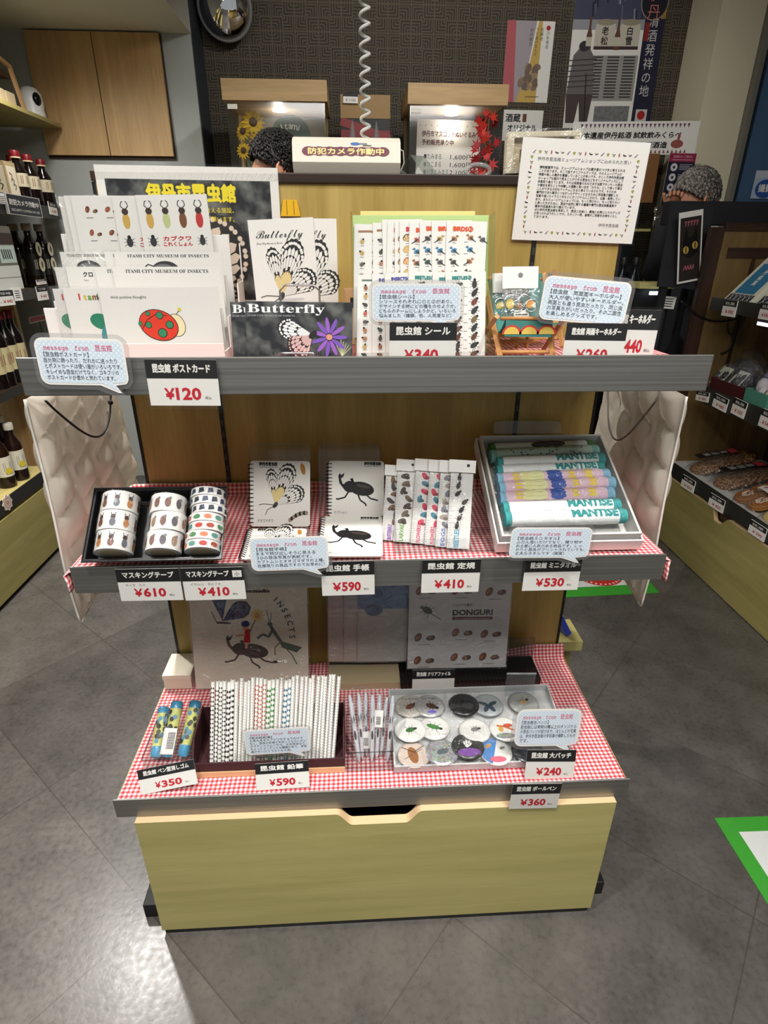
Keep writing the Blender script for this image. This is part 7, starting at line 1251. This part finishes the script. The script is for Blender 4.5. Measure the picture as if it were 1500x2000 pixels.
# middle shelf: trays and bagged sweets
def bagged(label, u, v, x, z, sx, sy, h, inner, grp, tagc=None, cat='sweets bag', name='sweets_bag', nlab=None):
    p = at(u, v, x=x); t = thing(name, label, cat, T(x + sx / 2, p.y, z), grp); r = random.Random(u)
    m = MB()
    for k in range(5): m.ball((r.uniform(-.3, .3) * sx, r.uniform(-.32, .32) * sy, h * .3 + .1 * h * (k % 3)), (sx * .2, sy * .18, h * .24), inner, 10, 7)
    m.build('sweets', t); m = MB(); m.grid(lambda i, j: ((i - .5) * sx * (1 + .05 * math.sin(j * 20)), (j - .5) * sy, h * (.1 + .95 * math.sin(PI * i) ** .5 * math.sin(PI * j) ** .5 + .05 * math.sin(i * 17 + j * 13))), 14, 14, CRK2); m.grid(lambda i, j: ((i - .5) * sx * .9, (j - .5) * sy * .9, .001), 1, 1, CRK2); m.build('clear_bag', t)
    if tagc: m = MB(); m.X = T(-sx * .5, sy * .1, 0) @ frame(V((0, 0, h * .12)), (0, -1, 0), (-.8, 0, .6)); m.box(-.02, .05, 0, .085, 0, .001, P(tagc, .6)); [m.line([(-.005 + .015 * k, .02), (-.005 + .015 * k, .07)], .007, .0012, P((50, 56, 40), .6)) for k in range(3)]; m.build('paper_label', t)
t = thing('dark_red_tray', 'dark red tray holding the bagged sweets on the middle right shelf', 'tray', T(RXX + .02, 1.3, .7585)); tp0, tp1 = at(1384, 760, x=RXX + .02).y - 1.3, at(1447, 780, x=RXX + .02).y - 1.3; DR = P((70, 26, 30), .5); m = MB(); [m.box(*q, DR, .0005) for q in ((0, .004, tp1, tp0, 0, .05), (.296, .30, tp1, tp0, 0, .05), (.004, .296, tp1, tp1 + .004, 0, .05), (.004, .296, tp0 - .004, tp0, 0, .05), (.004, .296, tp1 + .004, tp0 - .004, 0, .004))]; m.build('tray_body', t)
DK = P((40, 40, 46), .5)
bagged('dark sweets in a clear bag with a pale label, nearest the stand', 1392, 752, RXX + .04, .765, .12, .08, .09, DK, 'bagged sweets on the middle right shelf', (196, 206, 180)); bagged('dark sweets in a crinkled clear bag with a white label in the dark red tray', 1422, 762, RXX + .04, .765, .14, .13, .12, DK, 'bagged sweets on the middle right shelf', (206, 206, 200)); bagged('clear bag of sweets at the rear of the dark red tray', 1432, 735, RXX + .19, .765, .12, .2, .13, P((66, 64, 66), .5), 'bagged sweets on the middle right shelf')
bagged('white bag of sweets with a cream label in front of a green box', 1475, 775, RXX + .03, .7585, .12, .1, .13, P((206, 200, 206), .5), 'bagged sweets on the middle right shelf', (212, 200, 160)); bagged('lilac bag of sweets at the right edge on the middle right shelf', 1497, 750, RXX + .14, .7585, .12, .13, .17, P((120, 124, 186), .5), 'bagged sweets on the middle right shelf')
p = at(1455, 778, x=RXX + .02); t = thing('green_box', 'teal green open box behind the white bag of sweets on the middle right shelf', 'box', T(RXX + .10, p.y - .04, .7585)); m = MB(); GN2 = P((80, 140, 124), .5); [m.box(*q, GN2) for q in ((-.08, -.076, -.08, .05, 0, .055), (-.076, .08, .046, .05, 0, .055), (-.076, .08, -.08, -.076, 0, .055), (.076, .08, -.076, .046, 0, .055), (-.076, .076, -.076, .046, 0, .003))]; m.build('box_body', t)
# bottom shelf: crackers
def cracker(label, u, v, x, kind, grp='packs of rice crackers on the lower right shelf'):
    p = at(u, v, x=x); th = .16; t = thing('cracker_pack', label, 'cracker pack', T(x + .15, p.y, .3785) @ M.Rotation(-th, 4, 'Y'), grp); r = random.Random(u)
    n = {'round': 4, 'swirl': 5, 'flat': 5}[kind]
    for k in range(n):
        m = MB(); px, py = {'round': (-.08 + .055 * k, .0), 'swirl': (-.09 + .06 * (k // 2), (-.042 if k % 2 else .042)), 'flat': (-.09 + .045 * k, .02 * (-1) ** k)}[kind]; R = {'round': .062, 'swirl': .042, 'flat': .045}[kind]
        m.X = T(px, py, .026 + .006 * k) @ M.Rotation(-.25, 4, 'Y'); m.lathe([(R * .7, 0), (R, .006), (R, .012), (R * .8, .019), (.002, .021)], CRUMB if kind == 'round' else P((170, 116, 60), .5) if kind == 'swirl' else P((206, 180, 110), .5), 20)
        if kind == 'swirl':
            for j in range(3): m.tube([((R * (.95 - .26 * j)) * math.cos(a), (R * (.95 - .26 * j)) * math.sin(a), .017 + .003 * j) for a in [2 * PI * i / 20 for i in range(20)]], .003, P((140, 86, 40), .5), 6, True)
            for j in range(6): a = j * 1.05; m.X = T(px, py, .052 + .006 * k) @ M.Rotation(-.25, 4, 'Y') @ T(R * .35 * math.cos(a), R * .35 * math.sin(a), 0); m.box(-.008, .008, -.002, .002, -.004, .0015, P((220, 206, 186), .6))
        m.build('cracker', t)
    m = MB(); m.grid(lambda i, j: (-.15 + .30 * i, (j - .5) * .136, .012 + .068 * math.sin(PI * i) ** .4 * math.sin(PI * j) ** .4 + .004 * math.sin(i * 23 + j * 15)), 18, 14, CRK2); m.grid(lambda i, j: (-.14 + .28 * i, (j - .5) * .18, .018), 1, 1, CRK2); m.build('clear_bag', t)
    m = MB(); m.X = T(-.02 if kind == 'round' else .0, .02 if kind == 'round' else -.02, .086) @ M.Rotation(-PI / 2, 4, 'Z')
    if kind == 'round': m.box(-.025, .025, -.09, .09, 0, .001, P((30, 26, 26), .4)).box(-.023, .023, .052, .086, .001, .0014, P((196, 66, 66), .5)); m.text('黒胡麻', .034, 0, .016, .0014, P((200, 196, 190), .5), 'c', vert=True)
    elif kind == 'swirl': m.box(-.035, .035, -.07, .07, 0, .001, P((226, 222, 214), .5)).box(-.033, .033, -.01, .068, .001, .0013, P((66, 44, 38), .5)); [m.line([(-.02 + .02 * k, -.055), (-.01 + .02 * k, .05)], .008, .0015, P((176, 40, 50), .5)) for k in range(3)]
    else: m.box(-.04, .04, -.06, .06, 0, .001, P((222, 224, 228), .5)); [m.line([(-.025, .04 - .02 * k), (.025, .04 - .02 * k)], .005, .0012, SLATE) for k in range(4)]
    m.build('paper_band', t)
cracker('pack of sesame crackers with a black and red band nearest the stand', 1350, 912, RXX + .03, 'round'); cracker('pack of sesame crackers with a black band, second from the stand', 1400, 930, RXX + .04, 'round'); cracker('pack of swirled brown crackers with a white and red label', 1447, 975, RXX + .02, 'swirl'); cracker('pack of pale yellow crackers with a white label at the right edge', 1502, 1000, RXX + .02, 'flat')
# ---------------------------------------------------------------- black screen, poster and the corner by the counter
A, B = at(1310, 392, y=1.9), at(1500, 388, y=1.9); BK = P((24, 24, 30), .6); t = thing('black_screen', 'black fabric covered screen above the right shelf unit', 'screen', T(A.x, 1.9, 0)); zb = at(1372, 440, y=1.9).z
m = MB(); m.box(0, .75, 0, .06, zb, A.z, BK, .004); m.build('screen_panel', t); 
for k in range(4): MB().box(.15 + .17 * k, .17 + .17 * k, .02, .05, 0, zb, BK).build('support', t)
m = MB(); q = [at(1312, 395, y=1.855), at(1285, 560, y=1.80), at(1366, 566, y=1.80), at(1396, 402, y=1.855)]
D2 = thing('poster_stand', 'slanted black stand beside the right shelf unit carrying the cat poster', 'panel', T(q[1].x, 1.80, 0)); o = V((q[1].x, 1.80, 0)); n = V((0, .012, 0)); m = MB(); vs = [tuple(p - o) for p in q] + [tuple(p - o + n) for p in q]; m.add(vs, [(0, 1, 2, 3), (7, 6, 5, 4), (0, 4, 5, 1), (1, 5, 6, 2), (2, 6, 7, 3), (3, 7, 4, 0)], BK); m.build('panel_board', D2); MB().box(.02, .05, .0125, .03, 0, q[1].z + .1, BK).build('stand_leg', D2)
def d_cat(mb, w, h):
    mb.box(w * .06, w * .94, h * .03, h * .92, 0, E, P((44, 38, 34), .4)); mb.poly([(w * .2, h * .62), (w * .32, h * .78), (w * .42, h * .64), (w * .6, h * .66), (w * .72, h * .8), (w * .82, h * .64), (w * .86, h * .42), (w * .5, h * .34), (w * .16, h * .42)], 2 * E, P((20, 19, 20), .4))
    for u, v in ((.32, .47), (.7, .52)): mb.disc(w * u, h * v, w * .12, h * .055, 3 * E, P((190, 160, 70), .4), 18, .3).disc(w * u, h * v, w * .025, h * .05, 4 * E, INK, 12)
    K = P((190, 100, 116), .5); [mb.line([(w * (.26 + .12 * k), h * .80), (w * (.32 + .12 * k), h * .87), (w * (.24 + .12 * k), h * .85)], w * .03, 2 * E, K) for k in range(5)]; [mb.line([(w * (.24 + .12 * k), h * .18), (w * (.32 + .12 * k), h * .25), (w * (.36 + .1 * k), h * .19)], w * .03, 2 * E, K) for k in range(4)]
MxA, MxB, MxC = at(1327, 416, y=1.79), at(1374, 408, y=1.815), at(1299, 560, y=1.765); U = (MxB - MxA).normalized(); N = U.cross(MxC - MxA).normalized(); N = N if N.y < 0 else -N; Wv = N.cross(U); hh = (MxA - MxC).dot(Wv); fr = frame(MxA - Wv * hh, U, N)
sheet('cat_poster', 'tall dark poster with two yellow cat eyes on the black panel at the right', 'poster', (fr, (MxB - MxA).length, hh), d_cat, th=.002)
f = wq((1206, 300), (1290, 300), (1206, 396), 2.61); sheet('cork_board', 'brown cork board with black clips behind the right person', 'board', f, lambda mb, w, h: mb.box(w * .3, w * .66, h * .78, h * .96, 0, .004, BLACK).box(w * .36, w * .62, h * .66, h * .78, 0, .004, BLACK).box(w * .42, w * .54, h * .42, h * .64, 0, .001, P((190, 166, 90), .6)), base=P((128, 86, 48), .8), th=.012)
def d_how(mb, w, h):
    mb.box(0, w, 0, h, 0, E, P((28, 26, 46), .5)).box(0, w, h * .84, h, E, 2 * E, P((140, 34, 66), .5)); mb.text('試飲のご案内', h * .05, w * .5, h * .92, 3 * E, P((220, 190, 200), .5), 'c', fit=w * .7).line([(w * .1, h * .88), (w * .9, h * .88)], h * .012, 3 * E, P((206, 160, 176), .5))
    for k in range(4):
        v = h * (.74 - .19 * k); mb.disc(w * .24, v, w * .13, h * .075, 2 * E, P((206, 206, 210), .5), 18).disc(w * .24, v, w * .05, h * .03, 3 * E, SLATE, 10)
        for j in range(4): mb.line([(w * .44, v + h * .05 - h * .03 * j), (w * (.92 - .1 * (j % 2)), v + h * .05 - h * .03 * j)], h * .012, 2 * E, P((170, 170, 180), .5))
sheet('guide_poster', 'dark guide poster with a crimson heading and white circles, left of the grey haired person', 'poster', wq((1309, 299), (1361, 300), (1306, 402), 2.56), d_how, th=.002)
t = thing('dark_shelf_cabinet', 'dark cabinet with sake bottles behind the right side of the stand', 'cabinet', T(at(1215, 480, y=2.3).x, 2.49, 0)); z1 = at(1215, 395, y=2.62).z; zs_ = at(1230, 640, y=2.3).z
MB().box(-.12, .22, .0, .2, 0, zs_, BLACK).build('base', t); MB().box(-.12, .22, .16, .2, zs_, z1, P((36, 42, 48), .5)).build('back', t); MB().box(-.12, .22, -.0, .16, at(1260, 446, y=2.42).z - .012, at(1260, 446, y=2.42).z, OLIVE).build('wood_shelf', t); MB().box(-.12, -.10, .0, .16, zs_, at(1260, 446, y=2.42).z - .012, BLACK).build('side', t)
for i, uu in enumerate((1217, 1241)): p = at(uu, 600, y=2.48); bottle('dark tall sake bottle, %s in the dark cabinet' % ('left one' if i == 0 else 'right one'), (p.x, 2.56, zs_ + .0005), .33, .033, P((26, 34, 40), .15), P((44, 40, 44), .4), (P((150, 150, 150), .6), P((60, 60, 70), .6)), 'sake bottles in the dark cabinet')
def balls(label, u, v):
    p = at(u, v, y=2.53); t = thing('chrome_tap', label, 'tap', T(p.x, 2.53, at(1260, 446, y=2.42).z), 'chrome taps'); h = max(.05, p.z - t.location.z); m = MB(); m.tube([(0, 0, 0), (0, 0, h - .02)], .008, CHROME, 10); m.tube([(0, 0, h * .6), (0, -.05, h * .55), (0, -.055, h * .4)], .006, CHROME, 8); m.build('stem', t); m = MB(); m.ball((0, 0, h - .012), .017, CHROME); m.build('knob', t)
balls('chrome ball headed tap in front of the black panel, higher one', 1283, 405); balls('chrome ball headed tap beside the black panel, lower one', 1292, 420)
a = at(1250, 552, y=1.9); t = thing('side_ledge', 'pale wooden ledge with a bright lamp behind the ¥440 tag', 'ledge', T(a.x, 1.9, 0)); p = at(1318, 570, y=1.9); m = MB(); m.box(0, p.x - a.x, 0, .12, a.z - .025, a.z, OLIVE, .002); m.build('ledge_board', t); MB().box(.0, p.x - a.x, .03, .12, 0, a.z - .0255, BLACK).build('body', t); c = at(1282, 572, y=1.895); MB().box(c.x - a.x - .03, c.x - a.x + .03, -.012, -.001, c.z - .008, c.z + .006, P((220, 236, 255), .4, 0, .4, 3)).build('lamp_lens', t)
q = wq((1296, 578), (1322, 580), (1292, 602), 1.895); sheet('paper_slip', 'white printed slip under the lamp of the pale ledge', 'label', q, lambda mb, w, h: [mb.line([(w * .2, h * (.2 + .2 * k)), (w * .8, h * (.2 + .2 * k))], h * .08, E, SLATE) for k in range(4)], th=.0008)
f = wq((1478, 333), (1560, 333), (1472, 388), 2.59); sheet('blue_notice', 'white framed blue notice on the blue door at the right edge', 'notice', f, lambda mb, w, h: (mb.box(0, w, h * .75, h, 0, E, P((190, 196, 206), .5)), mb.disc(w * .3, h * .35, w * .24, h * .34, E, P((40, 80, 150), .5), 24), mb.text('撮影', h * .3, w * .14, h * .26, 2 * E, WHITE, bold=h * .01)), th=.002, base=P((170, 186, 206), .5))
